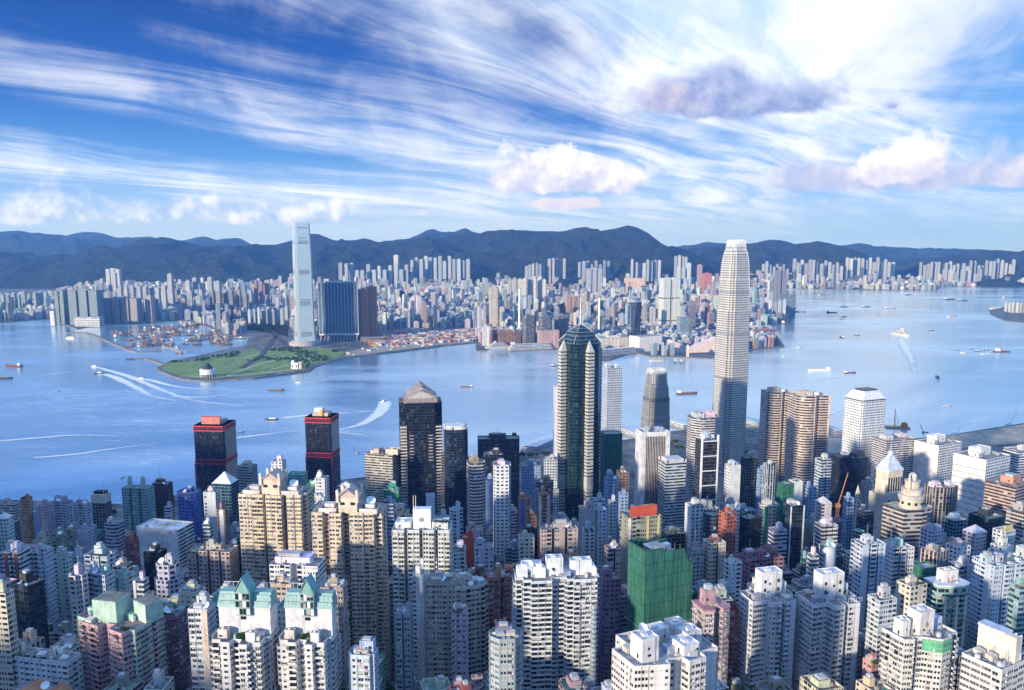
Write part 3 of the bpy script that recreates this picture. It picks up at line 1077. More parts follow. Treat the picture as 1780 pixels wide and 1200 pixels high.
def leafmass(root, name, blobs, rr, n=60, s=.5):
	mb = MB()
	for (x, y, z, r) in blobs:
		for _ in range(n):
			d = Vector((rr.gauss(0, 1), rr.gauss(0, 1), rr.gauss(0, 1))).normalized() * r * rr.uniform(.3, 1.0) ** .6
			p = Vector((x, y, z)) + Vector((d.x, d.y, d.z * .8))
			u = Vector((rr.gauss(0, 1), rr.gauss(0, 1), rr.gauss(0, .6))).normalized() * s
			v = u.cross(Vector((rr.gauss(0, 1), rr.gauss(0, 1), rr.gauss(0, 1)))).normalized() * s
			mb.poly([p - u, p - v, p + u, p + v])
	return mb.build(name, M['foliage'], root)

def inside_poly(p, x, y):
	c = False
	n = len(p)
	for i in range(n):
		(x1, y1), (x2, y2) = p[i], p[(i + 1) % n]
		if (y1 > y) != (y2 > y) and x < (x2 - x1) * (y - y1) / (y2 - y1) + x1:
			c = not c
	return c

# windows as real pieces fixed to the wall, for the nearest towers
_WIN = {}

def win_mesh(kind, bw, fh):
	bw = round(bw * 5) / 5
	key = (kind, bw, fh)
	if key in _WIN:
		return _WIN[key]
	mb = MB()                           # x along the wall, -y outward, z up from the floor line; 0 glass, 1 wall colour, 2 white

	def pane(x0, x1, z0, z1, dep, bars=1):
		mb.box(x0 - .09, x1 + .09, -dep * .6 - .02, -.0, z0 - .09, z1 + .09, 2)
		mb.poly([(x0, -dep, z0), (x1, -dep, z0), (x1, -dep, z1), (x0, -dep, z1)], 0)
		for b in range(1, bars + 1):
			xb = x0 + (x1 - x0) * b / (bars + 1)
			mb.box(xb - .04, xb + .04, -dep - .05, -dep, z0, z1, 2)
	w = bw
	if kind == 'bay':
		x0, x1, z0, z1, d = -w * .43, w * .43, fh * .24, fh * .82, .6
		mb.box(x0, x1, -d, 0, z0 - .14, z0, 1)
		mb.box(x0 - .1, x1 + .1, -d - .12, 0, z1, z1 + .12, 1)
		mb.box(x0 + .03, x1 - .03, -d + .05, 0, z0, z1, 0)
		for xx in (x0 + .05, 0, x1 - .05):
			mb.box(xx - .05, xx + .05, -d + .01, -d + .05, z0, z1, 2)
	elif kind == 'flat':
		pane(-w * .38, w * .38, fh * .27, fh * .79, .06)
		mb.box(-w * .40, w * .40, -.5, 0, fh * .82, fh * .82 + .1, 1)
	elif kind == 'flatac':
		pane(-w * .40, w * .14, fh * .27, fh * .79, .06, 1)
		mb.box(w * .2, w * .42, -.55, 0, fh * .30, fh * .52, 2)
		for q in (-.40, -.22, -.04):
			mb.box(w * q, w * q + w * .15, -.75, -.70, fh * .02, fh * (.22 if q < -.1 else .16), 3)
		mb.bar((-w * .42, -.72, fh * .23), (w * .16, -.72, fh * .23), .04, 2)
		mb.box(-w * .42, w * .45, -.42, 0, fh * .82, fh * .82 + .09, 1)
	elif kind == 'small':
		pane(-w * .20, w * .20, fh * .36, fh * .77, .06, 0)
		mb.box(-w * .26, w * .26, -.4, 0, fh * .80, fh * .80 + .09, 1)
	elif kind == 'pair':
		pane(-w * .40, -w * .06, fh * .30, fh * .78, .06, 0)
		pane(w * .06, w * .40, fh * .30, fh * .78, .06, 0)
		mb.box(-w * .42, w * .42, -.35, 0, fh * .80, fh * .80 + .09, 1)
	elif kind == 'balc':
		x0, x1, d = -w * .46, w * .46, 1.25
		mb.poly([(x0, -.03, .1), (x1, -.03, .1), (x1, -.03, fh * .92), (x0, -.03, fh * .92)], 0)
		mb.box(x0, x1, -d, 0, -.06, .10, 1)
		mb.box(x0, x1, -d, -d + .12, .10, 1.05, 1)
		mb.box(x0, x0 + .12, -d + .12, 0, .10, 1.05, 1)
		mb.box(x1 - .12, x1, -d + .12, 0, .10, 1.05, 1)
	elif kind == 'ribbon':
		pane(-w * .5 + .12, w * .5 - .12, fh * .36, fh * .86, .05, 2)
	o = mb.build('window', [M['winglass'], M['paintwall'], M['white'], M['cloth']])
	me = o.data
	bpy.data.objects.remove(o)
	_WIN[key] = (me, mb)
	return _WIN[key]

def z0_clutter(root):
	return root.location.y < 620

def add_windows(root, plan, h, fh, bay, kinds, col, rr, zmin=0.0, blank=(), edges=None, ztop=None, cap=100):
	"""kinds: one entry or None per column, drawn along each wall; the hundred nearest are parts of their own"""
	mw = Matrix.Translation(root.location) @ Matrix.Rotation(root.rotation_euler.z, 4, 'Z')
	n = len(plan)
	items = []
	camp = Vector((0, 0, CAMZ))
	ztop = h - 1.4 if ztop is None else ztop
	for i in range(n):
		if i in blank or (edges is not None and i not in edges):
			continue
		a, b = Vector((*plan[i], 0)), Vector((*plan[(i + 1) % n], 0))
		L = (b - a).length
		if L < 1.6:
			continue
		d = (b - a) / L
		nrm = Vector((d.y, -d.x, 0))
		mid = mw @ ((a + b) / 2 + Vector((0, 0, h * .8)))
		wn = mw.to_3x3() @ nrm
		to = (camp - mid)
		to.z = 0
		if wn.dot(to.normalized()) < -0.05:
			continue
		nb = max(1, round(L / bay))
		bw = L / nb
		ang = math.atan2(d.y, d.x)
		if L > 5:
			for c in rr.sample(range(nb + 1), min(2, nb)):
				pp = a + d * min(L - .3, max(.3, bw * c)) + nrm * .16
				mb = MB()
				mb.bar((pp.x, pp.y, zmin), (pp.x, pp.y, h - .4), .13, n=5)
				mb.build('drain_pipe', M['paintwall'], root, rr.choice([(.34, .35, .36), (.5, .5, .5), tuple(q * .7 for q in col)]))
		if L > 7 and rr.random() < .6:  # a repainted stretch of wall
			c = rr.randrange(nb)
			q0, q1 = a + d * bw * c + nrm * .04, a + d * bw * (c + 1) + nrm * .04
			mb = MB()
			z0, z1 = sorted((rr.uniform(zmin, h * .9), rr.uniform(h * .5, h - .8)))
			mb.poly([(q0.x, q0.y, z0), (q1.x, q1.y, z0), (q1.x, q1.y, z1), (q0.x, q0.y, z1)])
			k = rr.uniform(.68, 1.12)
			mb.build('repainted_panel', M['paintwall'], root, tuple(min(.8, v * k) for v in col))
		for c in range(nb):
			kd = rr.choice(kinds)
			if callable(kd):
				kd = kd(c, nb)
			if kd is None:
				continue
			p = a + d * (bw * (c + .5))
			z = ztop - fh
			while z > zmin:
				wp = mw @ Vector((p.x, p.y, z))
				if proj(*wp)[1] > 1235:
					break
				k2 = kd
				if rr.random() < .08:
					k2 = rr.choice([q for q in kinds if q] or [kd])
				if kd == 'flat' and rr.random() < .3:
					k2 = 'flatac'
				items.append(((wp - camp).length, k2, bw, p.x, p.y, z, ang))
				z -= fh
	items.sort(key=lambda q: q[0])
	for q in items[:cap]:
		me, _ = win_mesh(q[1], q[2], fh)
		o = bpy.data.objects.new('balcony' if q[1] == 'balc' else 'window', me)
		COL.objects.link(o)
		o.parent = root
		o.location = q[3:6]
		o.rotation_euler = (0, 0, q[6])
		o.color = (*col, 1)
	if cap == 100 and z0_clutter(root):
		near_clutter(root, plan, h, rr)
	rest = items[cap:]
	if rest:
		mb = MB()
		for (_, kd, bw, x, y, z, ang) in rest:
			src = win_mesh(kd, bw, fh)[1]
			c, s = math.cos(ang), math.sin(ang)
			base = len(mb.v)
			mb.v += [(x + vx * c - vy * s, y + vx * s + vy * c, z + vz) for vx, vy, vz in src.v]
			mb.f += [tuple(k + base for k in f) for f in src.f]
			mb.m += src.m
			mb.u += src.u
			mb.c += src.c
		tag(mb.build('window', [M['winglass'], M['paintwall'], M['white'], M['cloth']], root, col), kind='stuff')

PLANS = {
	'rect': rect,
	'chamf': lambda w, t: chamf(w, t, min(w, t) * .22),
	'oct': lambda w, t: chamf(w, t, min(w, t) * .30),
	'cross': lambda w, t: cross(w, t, w * .26, t * .26),
	'xs': lambda w, t: cross(w, t, w * .12, t * .14),
	'comb2': lambda w, t: comb(w, t, 2, w * .14, t * .35),
	'comb3': lambda w, t: comb(w, t, 3, w * .08, t * .28),
	'comb4': lambda w, t: comb(w, t, 4, w * .06, t * .25),
	'round': lambda w, t: [(x, y * t / w) for x, y in ngon(20, w / 2, 0, 0, math.pi / 20)],
	'bow': lambda w, t: [(-w / 2 + w * i / 8, -t / 2 + (abs(i - 4) / 4) ** 2 * t * .22) for i in range(9)] + [(w / 2, t / 2), (-w / 2, t / 2)],
	'soft': lambda w, t: [(cx * (w / 2 - r) + r * math.cos(a), cy * (t / 2 - r) + r * math.sin(a))
						  for r in [min(w, t) * .30] for cx, cy, a0 in ((1, -1, -90), (1, 1, 0), (-1, 1, 90), (-1, -1, 180))
						  for a in [R(a0 + q) for q in (0, 22.5, 45, 67.5, 90)]],
}

def block(spec):
	"""one building of the island shore from a table row"""
	(label, nm, xl, xr, yt, yb, d, k, yaw, plan, style, colk, o) = spec
	rr = random.Random(label)
	col = PAL[colk] if isinstance(colk, str) else colk
	yaw = R(yaw)
	shp = PLANS[plan]
	x, y, z0, w, t, h = solve(xl, xr, yt, d, k, yaw, shp)
	FOOT.append((x, y, max(w, t) * .62, xl, xr, yb, d))
	cat = {'residential_tower': 'apartment tower', 'office_tower': 'office tower', 'apartment_block': 'apartment block',
		   'office_block': 'office block', 'commercial_building': 'building', 'low_building': 'building'}[nm]
	root = empty(nm, (x, y, z0), label, cat, None, yaw)
	p = shp(w, t)
	fh, bay = o.get('fh', 3.1), o.get('bay', 3.3)
	near = o.get('near')
	st = 'plainwall' if near else style
	roofc = o.get('roof', rr.choice([(.28, .28, .30), (.34, .34, .35), (.24, .27, .30), (.36, .30, .27), (.22, .30, .27)]))
	tiers = o.get('tiers')
	if tiers:                           # (height fraction, plan scale) steps towards the top
		z, sc = 0.0, 1.0
		for hf, s2 in tiers + [(1.0, None)]:
			pp = scale_p(p, sc)
			wall_parts(root, pp, h * hf, st, col, fh, bay, z0=z, roofcol=roofc)
			if near:
				add_windows(root, pp, h * hf, fh, bay, near, col, rr, zmin=z)
			z, sc = h * hf - 1.2, s2
		p = scale_p(p, tiers[-1][1])
	else:
		blank = [{'F': 0, 'R': 1, 'B': 2, 'L': 3}[c] for c in o.get('blank', '')] if plan == 'rect' else ()
		wall_parts(root, p, h, st, col, fh, bay, blank, roofcol=roofc)
		if near:
			add_windows(root, p, h, fh, bay, near, o.get('wcol', col), rr, blank=blank)
	top = o.get('top', 'kit')
	if top == 'kit':
		roof_kit(root, p, h, o.get('tcol', col), rr, o.get('boxes', 1), o.get('dish', .35), o.get('mast', .15), o.get('garden', .12), o.get('big', 1.0))
	elif top == 'pyramid':
		mb = MB()
		q = scale_p(p, 1.02)
		apex = (0, 0, h + o.get('ph', w * .35))
		for i in range(len(q)):
			mb.poly([(*q[i], h), (*q[(i + 1) % len(q)], h), apex])
		mb.build('pyramid_roof', M['paintwall'], root, PAL.get(o.get('pcol', 'W')))
	elif top == 'crown':
		mb = MB()
		for i in range(len(p)):
			mb.box(p[i][0] * .96 - .5, p[i][0] * .96 + .5, p[i][1] * .96 - .5, p[i][1] * .96 + .5, h, h + 3)
		mb.loft(scale_p(p, .8), h - 1, scale_p(p, .8), h + 3.5, 0, 0)
		mb.build('crown', M['paintwall'], root, o.get('tcol', col))
	if 'turret' in o:
		for cx in o['turret']:
			mb = MB()
			mb.cyl(cx * w, -t * .1, w * .085, h - 1, h + 7, 14)
			mb.dome(cx * w, -t * .1, w * .08, h + 7, 5, 12, 3)
			mb.build('turret', M['paintwall'], root, (.42, .52, .48))
	if 'cap' in o:
		ck, hs = o['cap']
		mb = MB()
		mb.prism(scale_p(p, 1.02), h - 2, h + hs)
		mb.build('top_storey', M['paintwall'], root, PAL[ck])
		mb = MB()
		for q in range(5):
			mb.box(-w * .4 + q * w * .18, -w * .3 + q * w * .18, -t * .3, t * .3, h + hs, h + hs + 3)
		mb.build('roof_plant', M['dark'], root)
		mb = MB()
		mb.bar((w * .4, -t * .3, h), (w * .4, -t * .3, h + hs + 14), .25)
		mb.build('antenna_mast', M['white'], root)
	if 'acc' in o:                      # coloured strips up the wall: (centre fraction, width fraction, colour, lowest fraction of the height)
		for cx, ww, ck, lo in o['acc']:
			mb = MB()
			mb.box(cx * w - ww * w / 2, cx * w + ww * w / 2, -t / 2 - .35, -t / 2 + .2, h * lo, h - .3)
			mb.build('coloured_strip', M['paintwall'], root, PAL[ck])
	if 'sign' in o:
		ck, hs = o['sign']
		mb = MB()
		mb.box(-w * .40, w * .40, -t * .34, -t * .34 + .7, h - 1, h + hs)
		for q in (-.3, 0, .3):
			mb.bar((q * w, -t * .34 + 1.2, h - 1), (q * w, -t * .34 + .7, h + hs * .7), .15)
		mb.build('rooftop_sign', M['paintwall'], root, PAL[ck])
	return root

# ------------------------------------------------------------------ the island's buildings, row by row (xl, xr, roof y, lowest visible y, distance)
RT, OT, AB, OB, CB, LB = 'residential_tower', 'office_tower', 'apartment_block', 'office_block', 'commercial_building', 'low_building'
NW = ['flat', 'flat', 'bay', 'small', 'pair']
NB = ['flat', 'bay', 'balc', 'small', 'bay']
TABLE = [
	# far left, beside the water
	('pale pink slab block at the left edge of the waterfront', AB, -4, 36, 878, 912, 900, .5, -6, 'rect', 'ribbon', 'RW', dict(dish=0)),
	('slim rust brown tower between two pale waterfront blocks', RT, 35, 56, 866, 945, 880, .9, -8, 'rect', 'punch', 'O', {}),
	('narrow plain blue block beside the rust brown tower', RT, 57, 69, 890, 945, 880, 1.2, -6, 'rect', 'punch', 'BL', dict(blank='F')),
	('tall lilac pink block with long rows of dark windows by the water', AB, 66, 90, 880, 960, 850, 1.0, -6, 'rect', 'punch', 'P', {}),
	('wide lilac pink slab with ribbon windows beside the water', AB, 88, 127, 873, 920, 870, .5, -6, 'rect', 'resi', 'LP', dict(boxes=2)),
	('low pale blue block left of the dark glass tower with a cream top', AB, 126, 161, 877, 912, 900, .6, -5, 'rect', 'resi', 'BW', dict(boxes=2)),
	('dark banded glass tower with a cream top storey and thin mast', OT, 159, 193, 872, 920, 850, .8, -8, 'rect', 'curtain', 'G', dict(top='none', cap=('C', 7))),
	('wide grey green apartment tower with two round topped turrets', RT, 211, 268, 850, 930, 800, .45, -7, 'comb3', 'grid', 'TL', dict(top='none', fh=3.0, bay=3.0, turret=(-.27, .24))),
	('dark maroon block behind the twin turret tower', OB, 264, 300, 842, 905, 860, .6, -7, 'rect', 'curtain', 'MR', {}),
	('small white block in front of the dark maroon block', AB, 285, 301, 882, 912, 780, 1.0, -6, 'rect', 'ribbon', 'W', {}),
	('white gabled tower cut by the left edge of the view', RT, -8, 23, 902, 960, 640, .9, -5, 'rect', 'punch', 'LT', dict(top='pyramid', ph=4)),
	('purple grey tower with a bowed balcony front and round turret', RT, 181, 216, 912, 985, 660, .8, -10, 'bow', 'balcony', 'LP', dict(boxes=1)),
	('plain purple grey block with a flat wall left of the bowed tower', AB, 135, 164, 923, 968, 700, .8, -8, 'rect', 'punch', 'LP', dict(blank='F')),
	('pinkish block half hidden behind the plain purple grey block', AB, 118, 137, 918, 950, 740, 1, -8, 'rect', 'punch', 'P', {}),
	('olive green block with a cluttered flat roof', AB, 90, 130, 930, 970, 690, .8, -10, 'rect', 'resi', 'OL', dict(boxes=2)),
	('low tan block with a bare side wall below the lilac slab', AB, 57, 86, 941, 960, 690, .7, -10, 'rect', 'punch', 'S', dict(blank='F')),
	('broad white block with a big clean white roof deck', CB, 237, 337, 922, 1000, 640, .55, -14, 'rect', 'ribbon', 'W', dict(roof=(.8, .8, .8), boxes=0, dish=0, blank='F')),
	('red brown brick block beside the broad white roofed block', AB, 217, 241, 938, 1000, 610, 1.0, -8, 'rect', 'punch', 'MR', {}),
	('black glazed block with planted roof in front of the white roofed block', OB, 249, 290, 962, 1035, 560, .9, -12, 'rect', 'curtain', 'DK', dict(garden=1)),
	('white tower with dark red window strips near the left edge', RT, 4, 52, 962, 1010, 520, .8, -9, 'comb2', 'ribbon', 'W', dict(acc=[(-.3, .22, 'MR', .1), (.3, .22, 'MR', .1)])),
	('pale blue stepped tower right of the red striped white tower', RT, 50, 92, 962, 1090, 530, .9, -10, 'xs', 'resi', 'BW', {}),
	('grey green slab with plain grid windows behind the black block', RT, 92, 124, 970, 1065, 560, .6, -10, 'rect', 'punch', 'LT', {}),
	('pale blue slab with a small green roof structure', RT, 120, 150, 968, 1000, 580, .6, -10, 'rect', 'punch', 'BW', {}),
	('tall white and blue tower of stacked bay windows', RT, 146, 206, 968, 1090, 520, .7, -12, 'comb3', 'resi', 'BW', dict(boxes=2)),
	('small cream tower with a low box roof before the dark brick block', RT, 194, 230, 985, 1060, 520, .9, -8, 'xs', 'resi', 'C', {}),
	('rounded purple stone block with a domed stepped top', OB, 266, 316, 985, 1055, 500, .8, -8, 'oct', 'grid', 'LP', dict(tiers=[(.9, .82)])),
	('square black brick block standing alone above low roofs', OB, 16, 76, 1020, 1120, 450, .8, -20, 'rect', 'curtain', 'DK', dict(dish=0)),
	('beige tower with a blue side cut by the left edge', RT, -22, 24, 1032, 1130, 400, .6, -8, 'rect', 'resi', 'C', {}),
	('slim pinkish white tower with a single column of windows', RT, 118, 152, 1002, 1105, 470, 1.0, -14, 'cross', 'punch', 'RW', {}),
	('pale blue tower with tight rows of bay windows right of the pinkish one', RT, 150, 200, 1000, 1085, 480, .7, -14, 'comb3', 'resi', 'BW', dict(boxes=2)),
	('narrow tower with a plain bright green side wall', RT, 196, 236, 1004, 1065, 490, .8, -14, 'xs', 'resi', 'LT', dict(acc=[(-.25, .3, 'GN', .05)])),
	('white ended grey tower with zigzag balconies', RT, 231, 259, 1010, 1055, 480, .9, -8, 'rect', 'balcony', 'LG', dict(acc=[(-.36, .25, 'W', .1)])),
	# behind the tan towers
	('royal blue office tower with a white panelled corner', OT, 307, 350, 858, 940, 760, .8, -12, 'chamf', 'punch', 'RB', dict(fh=3.4)),
	('slim grey white tower in front of the red banded tower', RT, 353, 383, 856, 905, 700, .9, -6, 'rect', 'punch', 'LG', {}),
	('small pale blue block left of the brown capped block', AB, 352, 370, 911, 945, 620, 1, -6, 'rect', 'ribbon', 'BW', {}),
	('small brown capped block below the white pyramid roof', AB, 376, 397, 886, 935, 660, 1, -6, 'rect', 'punch', 'B', dict(acc=[(.1, .5, 'W', .1)])),
	('teal and blue office tower with a white pyramid roof', OT, 368, 414, 842, 915, 740, .8, -8, 'rect', 'curtain_teal', 'BL', dict(top='pyramid', pcol='W', ph=10)),
	('square grey blue office block behind the pyramid roofed tower', OB, 411, 447, 812, 845, 900, .8, -8, 'rect', 'ribbon', 'G', dict(mast=1)),
	('pinkish brown apartment block with rooftop boxes', RT, 325, 414, 960, 1040, 560, .45, -6, 'comb4', 'punch', 'PB', dict(boxes=2, big=.6)),
	('narrow black block squeezed against the big tan tower', OB, 403, 424, 946, 1020, 600, 1, -4, 'rect', 'curtain', 'DK', {}),
	('white tower top peeping over the roof of the big tan tower', RT, 471, 497, 803, 830, 820, 1, -5, 'rect', 'punch', 'W', {}),
	('low green roofed shed block by the water behind the tan tower', LB, 498, 535, 826, 845, 950, .8, -5, 'rect', 'punch', 'TL', dict(roof=(.10, .42, .30), boxes=0)),
	('dark green tower right of the big tan tower', RT, 533, 552, 842, 870, 760, .9, -5, 'rect', 'punch', 'GN', {}),
	('white stepped tower between the two tan towers', RT, 547, 572, 832, 858, 740, 1, -5, 'xs', 'resi', 'W', {}),
	('white apartment roofs left of the slatted cream block', RT, 586, 612, 846, 866, 800, 1, -8, 'rect', 'resi', 'BW', {}),
	('cream block with long slatted bands and rooftop gardens', OB, 634, 697, 792, 845, 950, .7, -16, 'rect', 'ribbon', 'C', dict(boxes=2, garden=1, big=1.3)),
	('dark rounded glass tower with white crown and two thin masts', OT, 771, 813, 748, 888, 880, .9, 8, 'soft', 'curtain', 'DB', dict(top='crown', tcol=(.7, .7, .72))),
	('slim dark brown banded tower behind the rounded glass tower', OT, 767, 784, 790, 885, 930, 1, 0, 'rect', 'ribbon', 'B', {}),
	('brown tower with a folded striped front and copper cap', OT, 811, 844, 806, 930, 720, 1.0, 18, 'chamf', 'ribbon_wide', 'RW', dict(tcol=(.5, .3, .2))),
	('wide dark slab by the water with a mast on its flat roof', OB, 830, 902, 764, 800, 1080, .4, 4, 'rect', 'punch', 'DK', dict(mast=1)),
	('black cube tower with a teal rooftop court', OT, 841, 874, 791, 880, 860, .9, 4, 'rect', 'curtain', 'DK', {}),
	('plain blue grey slab left of the tall white tower', OB, 843, 860, 835, 930, 770, 1, 4, 'rect', 'punch', 'BL', dict(blank='F')),
	('tall slim white tower with two strips of small windows', RT, 857, 888, 810, 955, 680, 1.1, 3, 'xs', 'punch', 'W', dict(dish=0, tcol=(.75, .75, .76))),
	('short white tower with a bare front below the gabled dark tower', RT, 740, 756, 862, 905, 700, 1.1, 10, 'rect', 'punch', 'BW', dict(blank='F', boxes=0)),
	('pale blue tower of stacked bays left of the folded brown tower', RT, 781, 805, 888, 935, 640, 1.0, 6, 'cross', 'resi', 'BW', {}),
	('dark teal balconied tower between the tan tower and the white crest tower', RT, 667, 687, 872, 985, 620, 1, -3, 'rect', 'balcony', 'BL', {}),
	('green block with a faded red roof behind the tan tower', AB, 666, 697, 852, 890, 740, .8, -4, 'rect', 'punch', 'GN', {}),
	('slim bright red tower rising from the middle of the town', RT, 803, 824, 935, 978, 590, 1, 5, 'rect', 'punch', 'RD', dict(acc=[(0, .9, 'RD', .1)])),
	('lilac grey block with an even grid of small windows', OB, 824, 858, 953, 1005, 560, .8, 5, 'rect', 'punch', 'LP', {}),
	('pink capped block behind the red tower', AB, 810, 839, 922, 952, 640, .8, 5, 'rect', 'punch', 'P', {}),
	('white tower with planted balconies left of the red tower', RT, 783, 810, 955, 1005, 560, .9, 4, 'xs', 'resi', 'W', dict(garden=1)),
	# the middle, around the tall green glass tower
	('plain white apartment block left of the brown pink tower', RT, 901, 929, 936, 985, 560, .9, 4, 'rect', 'punch', 'C', {}),
	('slim tower painted blue and red left of the orange tower', RT, 901, 921, 868, 930, 680, 1, 10, 'rect', 'punch', 'O', dict(acc=[(-.22, .42, 'RB', .1)])),
	('slim orange and white tower beside the blue and red one', RT, 933, 956, 862, 915, 670, 1, 10, 'rect', 'resi', 'O', dict(acc=[(-.4, .2, 'W', .1), (.38, .2, 'BW', .1)])),
	('dark brown octagonal block behind the orange tower', OB, 932, 962, 840, 880, 800, 1, 0, 'oct', 'ribbon', 'B', {}),
	('grey stepped terrace block left of the green glass tower', OB, 942, 972, 800, 900, 900, .9, 0, 'rect', 'grid', 'LG', dict(tiers=[(.75, .8)])),
	('dark blue glass block by the ferry piers', OB, 906, 940, 810, 870, 900, .8, 0, 'rect', 'punch', 'BL', {}),
	('dark low block with green terraces by the shore left of the piers', OB, 881, 903, 762, 800, 1120, .9, 0, 'rect', 'ribbon', 'DK', {}),
	('pinkish brown tower with a white banner wall on its roof', RT, 935, 1005, 922, 985, 560, .55, 8, 'comb3', 'resi', 'PB', dict(boxes=1, dish=1)),
	('blue grey tower with a rounded head right of the green glass tower', OT, 1050, 1076, 833, 880, 800, 1, 8, 'round', 'punch', 'BL', {}),
	('dark reddish block behind the blue round headed tower', OB, 1071, 1094, 822, 870, 860, 1, 8, 'rect', 'punch', 'B', {}),
	('slim grey tower with twin roof masts below the green glass tower', RT, 1057, 1072, 872, 905, 680, 1, 8, 'rect', 'punch', 'LG', dict(mast=1)),
	('dark slate tower with an orange stepped roof garden', OT, 1006, 1036, 886, 970, 640, 1, 10, 'rect', 'punch', 'G', dict(roof=(.5, .22, .1), blank='F')),
	('pale grey tower with four strips of slots under the slate tower', RT, 1012, 1034, 922, 985, 590, 1, 10, 'rect', 'punch', 'LG', dict(fh=2.9)),
	('pale blue tower with windows at its edges beside the slate tower', RT, 1034, 1055, 887, 940, 640, 1.1, 12, 'xs', 'punch', 'BW', {}),
	('small bluish white blocks in front of the green glass tower', RT, 1030, 1052, 870, 890, 720, 1, 10, 'rect', 'resi', 'BW', {}),
	('deep blue tower left of the rooftop with the red sign', RT, 1075, 1092, 858, 905, 720, 1, 10, 'rect', 'punch', 'BL', {}),
	('brown and grey apartment tower left of the netted building', RT, 1050, 1080, 955, 1040, 520, .9, 12, 'comb2', 'resi', 'PB', {}),
	('purple tower with small square windows behind the white twin slab', RT, 1042, 1080, 1008, 1130, 470, .8, 10, 'xs', 'punch', (.36, .22, .30), dict(fh=2.9, bay=2.6)),
	('small orange brick block in front of the brown pink tower', AB, 978, 1012, 972, 992, 530, .9, 25, 'rect', 'punch', 'O', dict(boxes=1)),
	('tall bluish grey office tower with a framed open roof', OT, 1145, 1193, 806, 925, 800, .8, 14, 'rect', 'ribbon', 'LG', dict(top='crown', tcol=(.6, .6, .62))),
	('yellow trimmed dark block under the red rooftop sign', CB, 1078, 1150, 900, 985, 560, .6, 14, 'rect', 'resi_dark', (.30, .30, .23), dict(acc=[(-.45, .08, 'W', .05), (.1, .06, 'Y', .4), (.42, .06, 'Y', .4)], sign=('RD', 7), boxes=2)),
	('dark green office tower behind the yellow trimmed block', OB, 1150, 1190, 930, 985, 640, .8, 14, 'rect', 'curtain', 'OL', dict(boxes=2)),
	# right of the centre
	('brown banded octagonal tower below the tallest tower', OT, 1195, 1251, 728, 830, 1000, .9, 10, 'oct', 'ribbon_wide', 'RW', dict(boxes=2)),
	('white tower with a blind side left of the dark ribbed cylinder', RT, 1191, 1224, 880, 975, 640, .9, 16, 'rect', 'punch', 'W', dict(blank='L')),
	('dark ribbed round glass tower beside the red brown tower', OT, 1222, 1252, 896, 965, 620, 1, 10, 'round', 'ribbon', 'DB', dict(top='none')),
	('red brown brick tower with a plain side wall', OT, 1250, 1281, 893, 985, 610, 1, 25, 'rect', 'punch', (.34, .11, .07), dict(boxes=1, blank='R')),
	('sliver of white tower right of the red brown tower', RT, 1276, 1286, 886, 975, 630, 1.6, 14, 'rect', 'punch', 'W', {}),
	('black glass block with a slanting blue roof deck', OB, 1283, 1324, 903, 970, 630, .9, 20, 'rect', 'curtain', 'DK', dict(roof=(.25, .38, .5), boxes=0)),
	('plain white slab tower shading from cream to blue', OT, 1260, 1288, 810, 875, 800, .8, 14, 'rect', 'punch', 'W', dict(blank='F', boxes=1)),
	('dark olive slab right of the plain white slab tower', OB, 1288, 1318, 798, 880, 860, .8, 14, 'rect', 'curtain', 'OL', {}),
	('blue tower with even rows of windows and lit roof lamps', OT, 1316, 1331, 816, 875, 820, 1, 14, 'rect', 'punch', 'BL', {}),
	('pale grey tower with a plain bluish front', OT, 1327, 1349, 808, 865, 790, 1, 14, 'rect', 'fins', 'LG', {}),
	('beige tower with an eight sided cream head and dark green sides', OT, 1318, 1354, 880, 960, 680, .9, 10, 'oct', 'punch', 'S', dict(acc=[(-.36, .2, 'GN', .05), (.36, .2, 'GN', .05)])),
	('bright white tower with a tall slot near its top', OT, 1371, 1396, 838, 872, 760, 1, 16, 'rect', 'punch', 'W', dict(blank='F', boxes=0)),
	('dark blue banded glass tower with white side frames', OT, 1362, 1399, 880, 990, 660, .9, 12, 'rect', 'curtain', 'DB', dict(acc=[(-.46, .08, 'W', .02), (.46, .08, 'W', .02)], tcol=(.7, .68, .66))),
	('lilac grey tower with broad ribbon windows', RT, 1336, 1369, 923, 985, 600, .8, 12, 'rect', 'ribbon', 'LP', {}),
	('white and blue tower with a column of open balconies', RT, 1417, 1446, 800, 860, 820, 1, 14, 'comb2', 'balcony', 'BW', {}),
	('black office tower with a cantilevered top deck', OT, 1444, 1509, 798, 880, 880, .6, 14, 'rect', 'curtain', 'DK', dict(boxes=2)),
	('blue grey slab behind the dark blue banded tower', OB, 1398, 1420, 848, 905, 760, 1, 14, 'rect', 'punch', 'BL', {}),
	('pink and cream gabled tower with a round window', RT, 1416, 1446, 876, 930, 690, 1, 16, 'rect', 'resi', 'RW', dict(top='pyramid', pcol='RW', ph=5)),
	('pinkish grey tower with wide ribbon windows on both wings', RT, 1416, 1457, 915, 965, 600, .8, 12, 'comb3', 'ribbon', 'RW', {}),
	('pale blue tower with curved yellow edged balconies', RT, 1424, 1454, 952, 1010, 540, .9, 12, 'bow', 'balcony', 'BW', {}),
	('small white tower with horizontal bands left of the yellow edged balconies', RT, 1403, 1424, 966, 1005, 530, 1, 12, 'rect', 'balcony', 'W', {}),
	('low teal glass block left of the small white banded tower', OB, 1392, 1406, 972, 1010, 540, 1, 12, 'rect', 'curtain_teal', 'TL', {}),
	('blue grey slim tower in the shade of the black office tower', RT, 1466, 1485, 866, 945, 720, 1, 14, 'rect', 'punch', 'BL', {}),
	('pale grey art deco tower stepping up to a thin spire', OT, 1482, 1500, 860, 905, 760, 1, 14, 'rect', 'punch', 'S', dict(tiers=[(.86, .7), (.94, .45)], top='pyramid', pcol='S', ph=9)),
